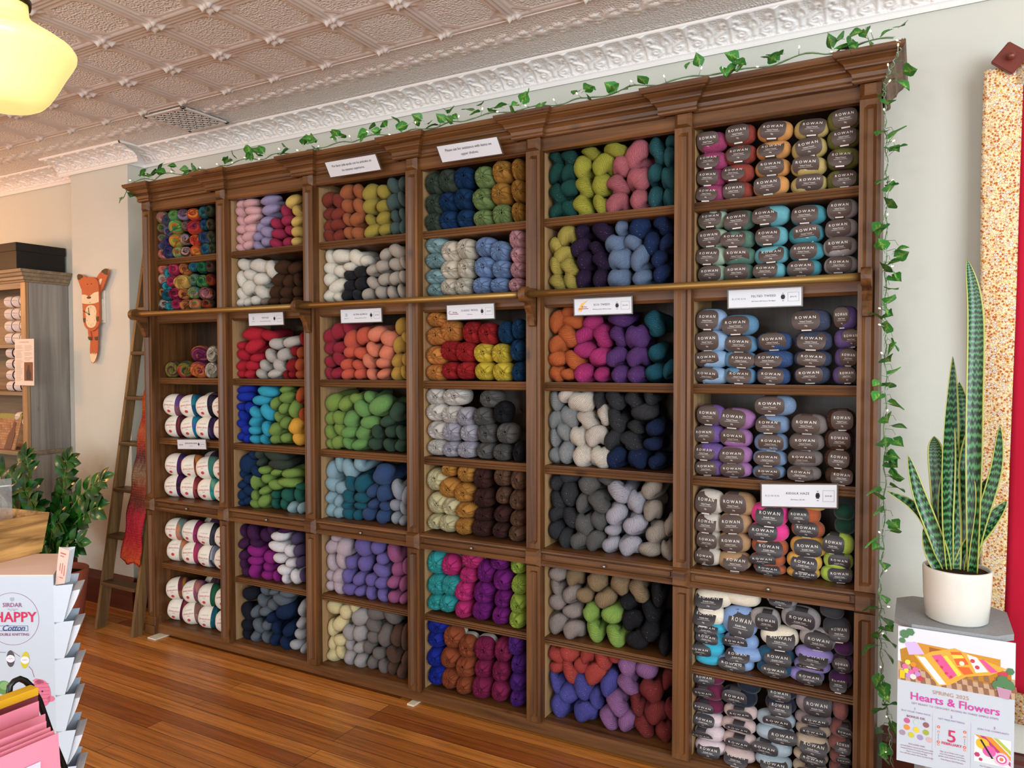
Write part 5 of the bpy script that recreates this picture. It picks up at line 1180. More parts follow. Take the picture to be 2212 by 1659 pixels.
m = MB().box(-4.627, -4.557, 2.922, 2.9305, 1.812, 2.018, .003); part(m, 'plate', plain('cream_plastic', '#ddd6c4', .4), th)
m = MB().box(-4.612, -4.572, 2.916, 2.923, 1.83, 1.965, .003); part(m, 'slider_cover', plain('cream_plastic', '#ddd6c4', .4), th)
o = MB().box(.262, .33, 3.035, 3.049, .44, .56, .004).build('wall_plate', plain('white_plastic', '#e4e6e6', .4)); tag(o, 'white adapter plugged in low on the wall behind the poster', 'wall plate')
o = MB().box(-.04, .03, 3.043, 3.0495, .30, .32).build('w', None) if 0 else None

# ------------------------------------------------------------------ grey cabinet at the left with its yarn
cab = thing('grey_cabinet', 'grey-washed wooden display cabinet against the left wall', 'cabinet', (-5.75, 2.9, 0))
gx1, gx0, gf = -5.16, -6.40, 2.765
part(MB().box(gx1-.03, gx1, gf+.02, 3.045, .97, 2.12), 'side_panel', GZ, cab)
part(MB().prism([(3.045, 0), (3.045, .945), (gf-.0, .945), (gf-.17, .82), (gf-.17, 0)], gx1-.03, gx1, 'YZ'), 'base_side_panel', GZ, cab)
part(MB().box(gx0, gx0+.03, gf+.02, 3.045, 0, 2.12), 'side_panel', GZ, cab)
part(MB().box(gx0+.03, gx1-.03, 3.02, 3.045, 0, 2.12), 'back_panel', GX, cab)
part(MB().box(gx1-.055, gx1, gf, gf+.022, .97, 2.09), 'front_stile', wood('honey_edge', '#8a6a48', '#b8946a', 'Z', knots=False), cab)
part(MB().box(gx0, gx1-.055, gf, gf+.022, 2.05, 2.09), 'top_rail', GX, cab)
for z in (1.682, 1.365): part(MB().box(gx0+.03, gx1-.056, gf+.003, 3.02, z-.024, z, .003), 'shelf', GX, cab)
part(MB().box(gx0, gx1+.016, gf-.03, 3.045, .945, .972, .004), 'ledge', GX, cab)
m = MB(); pr = [(0, 2.088), (.010, 2.09), (.012, 2.10), (.022, 2.106), (.024, 2.122), (.036, 2.13), (.040, 2.146), (.052, 2.152), (.056, 2.17), (0, 2.172)]
V = []
for q, z in pr: V += [(gx0-.01, gf-q, z), (gx1+q, gf-q, z), (gx1+q, 3.045, z)]
for j in range(len(pr)-1):
    for i in range(2): pass
m.grid(V, 3, len(pr)); m.box(gx0, gx1, gf, 3.045, 2.088, 2.1715); part(m, 'cornice', GX, cab)
part(MB().box(gx0+.03, gx1-.03, gf-.17, gf-.15, .02, .78), 'base_front', GX, cab)
part(MB().box(gx0+.03, gx1-.03, gf-.15, 3.02, .74, .76), 'bin_floor', plain('dark_bin', '#2c2c2e', .7), cab)
def big_band_ball(x, y, z, col, lab, s=.62, rz=25):
    o = bpy.data.objects.new('banded_ball', JBP); COL.objects.link(o); o.location = (x, y, z); o.scale = (s, s, s*.92); o.rotation_euler = (R(rgl.uniform(-6, 6)), 0, R(rz)); o.color = lin(col)+(1,)
    tag(o, lab, 'yarn ball', 'white-banded balls in the grey cabinet'); l = bpy.data.objects.new('paper_band', JLP); COL.objects.link(l); l.parent = o
JBP = JB.copy(); JBP.materials.clear(); JBP.materials.append(YW)
lb = MB(); lb.sm = True
def sp2(x, a, e=.0015):
    q = max(.55, max(.05, 1-abs(x/.078)**2.6)**(1/2.2)); return (x, -math.cos(a)*(q*.064+e), math.sin(a)*(q*.062+e))
P = [sp2(-.045+j/8*.080, 2*PI*k/24) for j in range(9) for k in range(25)]; lb.grid(P, 25, 9); lb.sm = False; lb.mi = 1
put_text(lb, 'WOOL', .020, lambda x, y: sp2(x-.005, (y+.008)/.064, .003), 1.1); put_text(lb, 'superwash', .008, lambda x, y: sp2(x-.005, (y-.014)/.064, .003), 1.0)
JLP = lb.mesh('paper_band'); finish(JLP, [plain('blush_paper', '#ddcfc6', .7), plain('slate_print', '#6a6a72', .6)])
cols_up = [['#22242a', '#3c4048', '#6a6e76', '#7c8088'], ['#7c8290', '#8a90a0', '#7a8292', '#868e9c'], ['#e0c8b0', '#d8c0a8', '#dcc4ac', '#d6bea6']]
cols_lo = [['#3a2a3c', '#5c3c4c', '#4a3844', '#33304a'], ['#4a2420', '#5c4048', '#6a4450', '#7a4030'], ['#7a4428', '#3a2420', '#4a4c40', '#2c2c34']]
cn = ['leftmost visible', 'second', 'rightmost']
for c in range(3):
    for r in range(4):
        big_band_ball(-5.43+c*.094, 2.825, 1.682+.041+r*.083, cols_up[c][r], f'{["charcoal", "blue-grey", "pale cream"][c]} banded ball, {ordinal_rows(4, r)} in stack, upper shelf of grey cabinet', .66, 22)
        big_band_ball(-5.43+c*.094, 2.825, 1.365+.036+r*.075, cols_lo[c][r], f'{["plum", "maroon", "dark brown"][c]} banded ball, {ordinal_rows(4, r)} in stack, middle shelf of grey cabinet', .60, 22)
for i, (x, z, c) in enumerate([(-5.30, 1.01, '#8c98a8'), (-5.29, 1.085, '#9aa4b4'), (-5.31, 1.16, '#b0b4bc'), (-5.40, 1.19, '#22242a'), (-5.27, 1.235, '#a8acb4')]):
    big_band_ball(x, 2.86, z, c, ['blue-grey banded ball at the bottom of the cabinet ledge stack', 'dusty blue banded ball second up on the cabinet ledge', 'pale grey banded ball third up on the cabinet ledge', 'black banded ball lying above the pattern magazine', 'silver banded ball topping the cabinet ledge stack'][i], .60, 15)
bk = thing('pattern_magazine', 'knitting magazine with woven brown cover propped on the grey cabinet ledge', 'magazine', (-5.44, 2.80, .972))
m = MB(); c4 = [(-5.62, 2.775, .974), (-5.345, 2.775, .974), (-5.345, 2.835, 1.21), (-5.62, 2.835, 1.21)]
m.add([c4[0], c4[1], c4[2], c4[3]]+[(x, y+.008, z) for x, y, z in c4], [(0, 1, 2, 3), (4, 7, 6, 5), (0, 4, 5, 1), (1, 5, 6, 2), (2, 6, 7, 3), (3, 7, 4, 0)])
def weave_mat():
    m, nt, b = nodemat('basket_cover', .5, .4); tc = N(nt, 'ShaderNodeTexCoord'); br = N(nt, 'ShaderNodeTexBrick'); br.inputs['Scale'].default_value = 30; br.inputs['Color1'].default_value = lin('#b08a68')+(1,); br.inputs['Color2'].default_value = lin('#8a6244')+(1,); br.inputs['Mortar'].default_value = lin('#4a2c1c')+(1,); br.inputs['Brick Width'].default_value = .9; br.inputs['Row Height'].default_value = .5
    mp = N(nt, 'ShaderNodeMapping'); mp.inputs['Rotation'].default_value = (PI/2, 0, 0); L(nt, tc.outputs['Object'], mp.inputs['Vector']); L(nt, mp.outputs[0], br.inputs['Vector']); L(nt, br.outputs['Color'], b.inputs['Base Color']); return m
part(m, 'cover', weave_mat(), bk)
def onf(u, v, e=.002): return (-5.62+u*.275, 2.775+v*.06-e, .974+v*.236)
m = MB(); m.add([onf(*p) for p in ((.0, .86), (1, .86), (1, 1.0), (0, 1.0))], [(0, 1, 2, 3)]); part(m, 'title_strip', plain('olive_strip', '#8c8c48', .5), bk)
m = MB(); m.add([onf(*p, .003) for p in ((.55, .0), (.86, .0), (.88, .45), (.80, .62), (.82, .74), (.74, .80), (.68, .72), (.70, .62), (.60, .42))], [list(range(9))]); part(m, 'printed_figure', plain('figure_brown', '#6a4c40', .6), bk)
# pattern card hanging on the cabinet's corner
cdn = thing('pattern_card', 'cream printed pattern card hung on the front corner of the grey cabinet', 'card', (-5.16, 2.75, 1.56))
def cp(u, v, e=0): a = Vector((-5.268, 2.752-e, 1.715)); return a+Vector((.222*u, -.004*v, -.304*v))
m = MB(); m.add([cp(0, 0), cp(1, 0), cp(1, 1), cp(0, 1)]+[cp(0, 0, -.0015), cp(1, 0, -.0015), cp(1, 1, -.0015), cp(0, 1, -.0015)], [(0, 1, 2, 3), (4, 7, 6, 5), (0, 4, 5, 1), (1, 5, 6, 2), (2, 6, 7, 3), (3, 7, 4, 0)]); part(m, 'paper', plain('card_cream', '#e6d8cc', .6), cdn)
m = MB(); put_text(m, 'CHEMISE CHIC', .014, lambda x, y: cp(.5+x/.222, .07-y/.304, .001), 1.3)
m.mi = 1; rgc = random.Random(3)
for c in range(2):
    for i in range(26 if c else 30):
        if c == 1 and i > 12: break
        v = .14+i*.026; 
        if rgc.random() < .12: continue
        a, b_ = (.06, .46) if c == 0 else (.52, .95); b_ -= rgc.uniform(0, .15); m.add([cp(a, v, .001), cp(b_, v, .001), cp(b_, v+.007, .001), cp(a, v+.007, .001)], [(0, 1, 2, 3)])
part(m, 'printing', [plain('rose_print', '#c08a80', .6), plain('soft_print', '#a8968c', .6)], cdn)
m = MB(); m.add([cp(.50, .50, .001), cp(.95, .50, .001), cp(.95, .90, .001), cp(.50, .90, .001)], [(0, 1, 2, 3)]); m.mi = 1; m.add([cp(.62, .88, .0015), cp(.60, .72, .0015), (cp(.66, .66, .0015)), cp(.70, .56, .0015), cp(.76, .56, .0015), cp(.78, .66, .0015), cp(.86, .74, .0015), cp(.84, .88, .0015)], [list(range(8))]); part(m, 'photo', [plain('photo_brown', '#7a4c38', .5), plain('photo_grey', '#3c3434', .5)], cdn)
bx = thing('storage_box', 'black lidded cardboard box on top of the grey cabinet', 'box', (-5.45, 2.88, 2.172)); bm_ = plain('black_card', '#1c1a18', .55, .35)
part(MB().box(-5.95, -5.172, 2.722, 3.036, 2.174, 2.30, .002), 'box_body', bm_, bx); part(MB().box(-5.955, -5.167, 2.717, 3.040, 2.29, 2.345, .003), 'lid', bm_, bx)

# ------------------------------------------------------------------ pendant lamp
lp = thing('pendant_lamp', 'glowing cream glass schoolhouse pendant lamp under the tin ceiling', 'lamp', (-2.47, 1.27, 2.88))
gl, nt, b = nodemat('opal_glass', .25, .5); b.inputs['Base Color'].default_value = lin('#f3e6a0')+(1,); b.inputs['Emission Color'].default_value = lin('#f6e88c')+(1,); b.inputs['Emission Strength'].default_value = .72
m = MB(); m.lathe([(.0, -.545), (.06, -.545), (.088, -.541), (.108, -.530), (.126, -.510), (.145, -.478), (.168, -.432), (.190, -.393), (.199, -.374), (.200, -.360), (.190, -.345), (.160, -.325), (.120, -.302), (.085, -.28), (.073, -.262), (.07, -.22)], 48, (-2.47, 1.27, 2.88)); part(m, 'glass_shade', gl, lp)
brs = plain('aged_bronze', '#4a3a28', .4, .5, .8)
m = MB(); m.lathe([(0, -.20), (.05, -.205), (.078, -.235), (.08, -.215), (.05, -.19), (.014, -.18), (.012, -.05), (.012, -.03), (.055, -.025), (.065, 0)], 24, (-2.47, 1.27, 2.88)); part(m, 'fitter_and_stem', brs, lp)

# ------------------------------------------------------------------ ZZ plant in a terracotta pot
zz = thing('potted_plant', 'leafy dark green plant in a terracotta pot between cabinet and ladder', 'plant', (-4.50, 2.56, 0))
tc_ = plain('terracotta', '#b5644a', .7, .3, 0, .06, 12)
m = MB(); m.lathe([(0, 0), (.125, 0), (.135, .01), (.150, .15), (.166, .30), (.168, .325), (.160, .33), (.152, .325), (.148, .29), (0, .285)], 36, (-4.50, 2.56, 0)); part(m, 'pot', tc_, zz)
m = MB(); m.lathe([(0, .298), (.08, .302), (.149, .292)], 24, (-4.50, 2.56, 0)); part(m, 'soil', plain('potting_soil', '#2c2019', .95, .1, 0, .4, 60, .8), zz)
zl, nt, b = nodemat('glossy_leaf', .22, .55); oi = N(nt, 'ShaderNodeObjectInfo'); tcn = N(nt, 'ShaderNodeTexCoord'); nz = N(nt, 'ShaderNodeTexNoise', _Scale=14.0, _Detail=1.0); L(nt, tcn.outputs['Object'], nz.inputs['Vector'])
cr = N(nt, 'ShaderNodeValToRGB'); cr.color_ramp.elements[0].position = .3; cr.color_ramp.elements[0].color = lin('#0a2810')+(1,); cr.color_ramp.elements[1].position = .75; cr.color_ramp.elements[1].color = lin('#24641c')+(1,); L(nt, nz.outputs['Fac'], cr.inputs[0]); L(nt, cr.outputs[0], b.inputs['Base Color'])
zst = plain('plant_stalk', '#4f7a34', .4)
def zleaf(mb, p, d, up, s):
    d = d.normalized(); sd = d.cross(up).normalized(); nn = sd.cross(d); P = []; ws = [.06, .22, .30, .33, .30, .19, 0]
    for j, wd in enumerate(ws):
        t = j/6
        for u in (-1, -.5, 0, .5, 1): P.append(p+d*s*t+sd*s*wd*u+nn*s*(.14*abs(u)*wd*2-.22*t*t))
    mb.sm = True; mb.grid(P, 5, 7)
rgz = random.Random(4)
def frond(tip, bend, ls=.112, n=8, start=.38):
    base = Vector((-4.50+rgz.uniform(-.05, .05), 2.56+rgz.uniform(-.05, .05), .29)); tip = Vector(tip); ctrl = base.lerp(tip, .5)+Vector(bend)
    pth = [base*(1-t)**2+ctrl*2*t*(1-t)+tip*t*t for t in [i/18 for i in range(19)]]
    m = MB(); m.tube(pth, [.012-.010*i/18 for i in range(19)], 7); 
    m.mi = 1
    for i in range(n):
        t = start+(1-start)*i/(n-1)*.98; k = min(17, int(t*18)); p = pth[k].lerp(pth[k+1], t*18-k); tg = (pth[k+1]-pth[k]).normalized()
        side = tg.cross(Vector((0, -1, .25))).normalized(); up = side.cross(tg)
        for sg in (-1, 1): zleaf(m, p, side*sg*.9+tg*.55+Vector((rgz.uniform(-.2, .2), rgz.uniform(-.4, .2), rgz.uniform(-.25, .25))), up+Vector((rgz.uniform(-.3, .3), -.9, .3)), ls*(1.05-.25*t)*rgz.uniform(.85, 1.15))
    zleaf(m, pth[-1], (pth[-1]-pth[-3]), Vector((0, -1, .3)), ls*.8)
    part(m, 'frond', [zst, zl], zz)
for tip, bend in [((-4.69, 2.5, 1.00), (-.02, 0, .12)), ((-4.36, 2.55, .99), (-.06, 0, .12)), ((-4.03, 2.55, .90), (-.14, -.02, .14)), ((-3.99, 2.50, .76), (-.10, -.05, .10)), ((-4.10, 2.45, .56), (-.05, -.06, .12)), ((-4.93, 2.5, .90), (.10, 0, .16)), ((-5.05, 2.45, .80), (.12, -.03, .18)),
                  ((-4.55, 2.42, .82), (0, -.05, .1)), ((-4.42, 2.40, .74), (.02, -.06, .1)), ((-4.26, 2.44, .66), (0, -.05, .12)), ((-4.72, 2.38, .70), (.03, -.06, .12)), ((-4.60, 2.7, .95), (0, .03, .1)), ((-4.22, 2.62, .80), (-.05, .02, .12)), ((-4.85, 2.55, .70), (.05, 0, .12)), ((-4.35, 2.38, .52), (0, -.08, .08)), ((-4.18, 2.40, .50), (0, -.06, .10))]:
    frond(tip, bend)

# ------------------------------------------------------------------ snake plant, stand and poster on the right
st = thing('plant_stand', 'grey speckled octagonal side table against the right wall', 'side table', (.088, 2.61, 0))
gm = plain('grey_stone', '#8d9092', .55, .35, 0, .22, 160)
a, c_ = .150, .046; oc = [(a, a-c_), (a-c_, a), (-a+c_, a), (-a, a-c_), (-a, -a+c_), (-a+c_, -a), (a-c_, -a), (a, -a+c_)]
m = MB(); m.prism([(.088+x, 2.612+y) for x, y in oc], .766, .784, 'XY'); part(m, 'top', gm, st)
m = MB(); m.prism([(.088+x*.62, 2.622+y*.62) for x, y in oc], .02, .766, 'XY'); part(m, 'pedestal', gm, st)
m = MB(); m.prism([(.088+x*.85, 2.62+y*.85) for x, y in oc], 0, .02, 'XY'); part(m, 'foot', gm, st)
sn = thing('snake_plant', 'tall snake plant in a white ceramic pot on the grey octagonal table', 'plant', (.100, 2.575, .784))
m = MB(); m.lathe([(0, 0), (.074, 0), (.082, .006), (.088, .07), (.091, .150), (.090, .156), (.085, .157), (.082, .150), (.080, .12), (0, .118)], 48, (.100, 2.575, .784)); part(m, 'pot', plain('white_ceramic', '#d6d4ca', .22, .5, 0, .02), sn)
m = MB(); m.lathe([(0, .150), (.05, .150), (.081, .146)], 32, (.100, 2.575, .784)); part(m, 'soil', plain('bark_soil', '#33241b', .95, .1, 0, .45, 90, 1.0), sn)
sm_, nt, b = nodemat('snake_leaf', .32, .5); uv = N(nt, 'ShaderNodeUVMap'); uv.uv_map = 'UVMap'; s = N(nt, 'ShaderNodeSeparateXYZ'); L(nt, uv.outputs[0], s.inputs[0])
wv = N(nt, 'ShaderNodeTexWave', wave_type='BANDS', bands_direction='Y', _Scale=4.2, _Distortion=4.5, _Detail=2.0); wv.inputs['Detail Scale'].default_value = 1.1; L(nt, uv.outputs[0], wv.inputs['Vector'])
cr = N(nt, 'ShaderNodeValToRGB'); cr.color_ramp.elements[0].color = lin('#0f2c18')+(1,); cr.color_ramp.elements[1].color = lin('#4a8650')+(1,); cr.color_ramp.elements[0].position = .35; L(nt, wv.outputs['Fac'], cr.inputs[0])
ab = N(nt, 'ShaderNodeMath', operation='ABSOLUTE'); L(nt, s.outputs[0], ab.inputs[0]); gt = N(nt, 'ShaderNodeMapRange'); gt.inputs[1].default_value = .83; gt.inputs[2].default_value = .88; L(nt, ab.outputs[0], gt.inputs[0])
mx = N(nt, 'ShaderNodeMixRGB'); mx.inputs[2].default_value = lin('#a9ad52')+(1,); L(nt, gt.outputs[0], mx.inputs[0]); L(nt, cr.outputs[0], mx.inputs[1]); L(nt, mx.outputs[0], b.inputs['Base Color'])
SN = [[(112, 1849), (135, 1693), (138, 1387), (139, 929)], [(82, 1568), (76, 1244), (90, 919)], [(101, 1491), (116, 1274), (105, 922)], [(156, 1409), (123, 1247), (117, 933)], [(-33, 1269), (-2, 1152), (51, 1006), (76, 909)], [(-88, 1153), (-21, 1114), (28, 1047), (63, 926)], [(36, 1327), (45, 1227), (69, 917)], [(11, 1052), (30, 975), (59, 916)], [(200, 1369), (192, 1237), (154, 1067), (127, 930)], [(223, 1146), (177, 1076), (135, 1008), (96, 912)], [(173, 1208), (145, 1094), (120, 929)], [(138, 1227), (151, 1123), (135, 931)], [(74, 1293), (64, 1115), (79, 912)], [(164, 1054), (147, 996), (129, 925)]]
WD = [.022, .031, .026, .022, .020, .018, .022, .014, .016, .022, .020, .016, .018, .015]
rgs = random.Random(8)
for li, (pl, hw) in enumerate(zip(SN, WD)):
    pts = [Vector((x/1000, 0, z/1000)) for x, z in pl][::-1]; yb = 2.575+((li*37) % 7-3)*.006; n = 28; path = []
    for i in range(n+1):
        f = i/n*(len(pts)-1); k = min(int(f), len(pts)-2); t = f-k; p0 = pts[max(k-1, 0)]; p1 = pts[k]; p2 = pts[k+1]; p3 = pts[min(k+2, len(pts)-1)]
        path.append(.5*((2*p1)+(-p0+p2)*t+(2*p0-5*p1+4*p2-p3)*t*t+(-p0+3*p1-3*p2+p3)*t**3))
    ln = (pts[-1]-pts[0]).length; yy = rgs.uniform(-.03, .05)*ln*2; ph = rgs.uniform(-.5, .5); tw = rgs.uniform(-1.2, 1.2)
    m = MB(); m.sm = True; P = []; U = []
    for i, p in enumerate(path):
        t = i/n; wd = hw*min(1, .62+t*1.5)*(1-max(0, (t-.55)/.45)**2.2)+.0004; tg = (path[min(i+1, n)]-path[max(i-1, 0)]).normalized(); rot = ph+tw*t
        sd = tg.cross(Vector((0, 1, 0))).normalized(); sd = (sd*math.cos(rot)+Vector((0, 1, 0))*math.sin(rot)); nn = tg.cross(sd)
        for u in (-1, -.85, -.5, 0, .5, .85, 1): P.append(Vector((p.x, yb+yy*t*t, p.z))+sd*wd*u+nn*wd*.45*(u*u-.5)); U.append((u, t*ln*4+li*3.3))
    m.grid(P, 7, n+1, False, U); o = part(m, 'leaf', sm_, sn); q = o.modifiers.new('thickness', 'SOLIDIFY'); q.thickness = .0022; q.offset = 0
# poster
ps = thing('shop_poster', 'spring crochet-along poster leaning on the front of the grey octagonal table', 'poster', (.093, 2.44, .78))
PX, PY, PWd, PZ, PH = -.051, 2.452, .288, .776, .400
def pp(u, v, e=0): return (PX+PWd*u, PY-e-.0, PZ-PH*v)
m = MB(); m.box(PX, PX+PWd, PY, PY+.003, PZ-PH, PZ); part(m, 'board', plain('poster_white', '#bcc4cd', .4, .4, 0, .01), ps)
def flat(name, polys, label=None):
    m = MB(); mats = []
    for e, (col, shapes) in enumerate(polys):
        m.mi = e; mats.append(plain('ink_'+col.strip('#'), col, .45, .4, 0, .03))
        for ks, sh_ in enumerate(shapes): m.add([pp(u, v, .0006+e*.00015+ks*.00001) for u, v in sh_], [list(range(len(sh_)))])
    return part(m, name, mats, ps, label)
def circ(u, v, r, n=14, k=.72): return [(u+r*math.cos(i*2*PI/n), v+r*k*math.sin(i*2*PI/n)) for i in range(n)]
def rec(u0, v0, u1, v1): return [(u0, v0), (u1, v0), (u1, v1), (u0, v1)]
def skew(u0, v0, du, dv, su, sv): return [(u0, v0), (u0+du, v0+dv), (u0+du+su, v0+dv+sv), (u0+su, v0+sv)]
VH = .395
checker = [skew(.02+i*.09+(j % 2)*.045, VH-.135+j*.045, .045, 0, .01, .045) for i in range(11) for j in range(3)]
stripes1 = [skew(.14+k*.022, .11+k*.010, .20, .05, .16, .22) for k in range(0)]
flat('photograph', [('#d3d6dc', [rec(.0, .0, 1, VH)]), ('#b99a80', [rec(0, VH-.14, 1, VH)]), ('#8a6248', checker),
    ('#b07a20', [[(.02, .17), (.10, .14), (.18, .16), (.86, .20), (.97, .21), (.97, .30), (.90, .32), (.30, .31), (.06, .27), (.03, .25)]]), ('#c58a2a', [[(.14, .10), (.88, .13), (.88, .22), (.14, .18)]]),
    ('#c8b0d8', [[(.06, .11), (.17, .10), (.24, .18), (.10, .20)]]), ('#9a5a24', [[(.28, .12), (.42, .13), (.38, .17), (.28, .18)]]),
    ('#e9a23c', [[(.30, .15), (.50, .10), (.58, .12), (.93, .19), (.80, .25), (.60, .29), (.46, .37), (.36, .39), (.14, .19), (.22, .19)]]),
    ('#f3ece6', [[(.17, .20), (.24, .20), (.43, .37), (.37, .38)], [(.60, .13), (.68, .14), (.78, .23), (.68, .25)]]), ('#d8548c', [[(.30, .18), (.38, .16), (.52, .29), (.46, .33)], [(.70, .15), (.74, .15), (.86, .22), (.80, .235)]]),
    ('#e8602c', [[(.46, .13), (.55, .12), (.62, .20), (.52, .22)], [(.52, .23), (.62, .22), (.66, .26), (.58, .28)]]), ('#f6ce4c', [[(.47, .15), (.56, .14), (.58, .16), (.49, .175)], [(.40, .17), (.43, .16), (.56, .28), (.53, .30)]]),
    ('#c03c54', [circ(.35, .21, .014), circ(.39, .25, .014), circ(.43, .29, .014), circ(.47, .31, .014), circ(.65, .17, .02), circ(.69, .21, .02), [(.86, .22), (.95, .21), (.92, .28), (.87, .28)]]),
    ('#e8ecc8', [circ(.56, .20, .022)]), ('#cfd24c', [circ(.09, .255, .026), circ(.08, .32, .026)]), ('#e8862c', [circ(.14, .265, .026)]), ('#d8669c', [circ(.065, .288, .026), circ(.16, .30, .028), circ(.12, .325, .026)]), ('#b884c8', [circ(.18, .33, .026), circ(.10, .352, .026)]), ('#e8d2c8', [circ(.14, .355, .028)]), ('#b8404c', [circ(.205, .36, .026)]), ('#e4bc1c', [rec(.02, .32, .065, .38)]),
    ('#4c7a50', [circ(.06, .05, .045, 7), circ(.11, .03, .04, 6), circ(.04, .10, .03, 6), circ(.90, .27, .05, 7), circ(.86, .31, .05, 6), circ(.95, .30, .05, 7), circ(.96, .20, .035, 6)]), ('#b58aa0', [[(.85, .32), (.97, .33), (.95, .40), (.87, .39)]])], 'colour photograph of a blanket on a sofa')
def ptext(name, lines):
    m = MB(); mats = []
    for e, (col, ls) in enumerate(lines):
        m.mi = e; mats.append(plain('ink_'+col.strip('#'), col, .45))
        for t, sz, u, v, sp, bold in ls: put_text(m, t, sz, lambda x, y: (PX+PWd*u+x, PY-.0016, PZ-PH*v+y), sp, 'CENTER', bold)
    return part(m, name, mats, ps)
ptext('printing', [('#b88a6a', [('SPRING 2025', .0155, .47, .445, 1.05, 0)]), ('#c43c98', [('Hearts & Flowers', .0310, .50, .502, 1.0, .0006)]),
    ('#8c6ca0', [('GET READY TO CROCHET ALONG IN THREE SIMPLE STEPS', .0078, .50, .552, 1.05, 0), ('1', .011, .16, .592, 1, 0), ('BUY YOUR YARN PACK', .0068, .17, .618, 1.05, 0), ('2', .011, .48, .600, 1, 0), ('GET FREE PATTERNS', .0068, .48, .628, 1.05, 0), ('3', .011, .84, .620, 1, 0), ('JOIN THE COMMUNITY', .0068, .83, .645, 1.05, 0)]),
    ('#8a5a6c', [('BONUS DK', .0092, .17, .655, 1.05, .0003), ('INCLUDES FREE', .0060, .18, .858, 1, 0), ('Limited Edition Hearts & Flowers Label', .0056, .18, .878, .95, 0), ('Limited Edition Crochet Along Journal', .0056, .18, .896, .95, 0), ('Paper Carry & Keep Bag', .0056, .18, .914, .95, 0), ('You will also need a 4mm crochet hook', .0056, .18, .932, .95, 0),
        ('Sign up at Sirdar.com to get', .0056, .49, .862, .95, 0), ('your free patterns and video', .0056, .49, .880, .95, 0), ('guides each week for six weeks', .0056, .49, .898, .95, 0), ('First Pattern 5th February', .0056, .49, .920, .95, 0), ('For Crochet Along support,', .0056, .83, .905, .95, 0), ('conversation and inspiration', .0056, .83, .923, .95, 0), ('join the Facebook group', .0056, .83, .941, .95, 0)]),
    ('#c0305c', [('5', .050, .485, .745, 1, .0006), ('FEBRUARY', .0105, .485, .800, 1.02, .0003), ('@sirdar', .0075, .56, .970, 1, 0)])])
flat('panels', [('#b8b4cc', [rec(.315, .60, .318, .95), rec(.645, .61, .648, .95)]), ('#c9cdd8', [rec(.345, .665, .62, .668), rec(.345, .835, .62, .838), rec(.345, .665, .348, .838), rec(.617, .665, .62, .838)])])
sw = ['#b85c84', '#b9c6c8', '#8c5c60', '#d88a38', '#dcc23c', '#9aa43c', '#a08a9c', '#c2ba3c', '#9a8cb4', '#c8a8a4']
m = MB(); mats = []
for i, (c, (u, v)) in enumerate(zip(sw, [(.09, .69), (.175, .69), (.26, .695), (.09, .74), (.175, .745), (.26, .75), (.05, .785), (.13, .79), (.21, .795), (.29, .80)])):
    m.mi = i; mats.append(plain('ink_'+c.strip('#'), c, .5, .4, 0, .12, 300)); m.add([pp(*q, .0009) for q in circ(u, v, .028, 16)], [list(range(16))])
part(m, 'colour_swatches', mats, ps)
fl = [(.37, .69), (.37, .725), (.37, .80), (.37, .82), (.595, .69), (.595, .725), (.595, .80), (.595, .82)]
flat('flower_border', [('#d8543c', [circ(u, v, .014 if i % 2 == 0 else .010) for i, (u, v) in enumerate(fl)]), ('#f0c8a8', [circ(u, v, .006) for u, v in fl]), ('#8a8c98', [rec(.366, .74+k*.012, .374, .746+k*.012) for k in range(4)]+[rec(.591, .74+k*.012, .599, .746+k*.012) for k in range(4)])])
flat('inset_photograph', [('#e9e2dc', [rec(.675, .69, .975, .88)]), ('#d88a30', [[(.675, .69), (.82, .69), (.975, .80), (.975, .83)]]), ('#b03c6c', [[(.72, .69), (.76, .69), (.975, .84), (.975, .87)], circ(.70, .83, .025, 6), circ(.73, .86, .018, 6)]), ('#a8b84c', [[(.83, .69), (.87, .69), (.975, .76), (.975, .79)]]), ('#dfb8cc', [circ(.90, .83, .065)]), ('#c0508c', [circ(.90, .83, .045)]), ('#f3ece6', [circ(.90, .83, .032)]), ('#d8744c', [circ(.90, .83, .018)]), ('#d8b02c', [circ(.745, .745, .055)]), ('#d85c9c', [circ(.80, .79, .055)]), ('#24242c', [skew(.72, .72, .015, -.005, .10, .12)])])
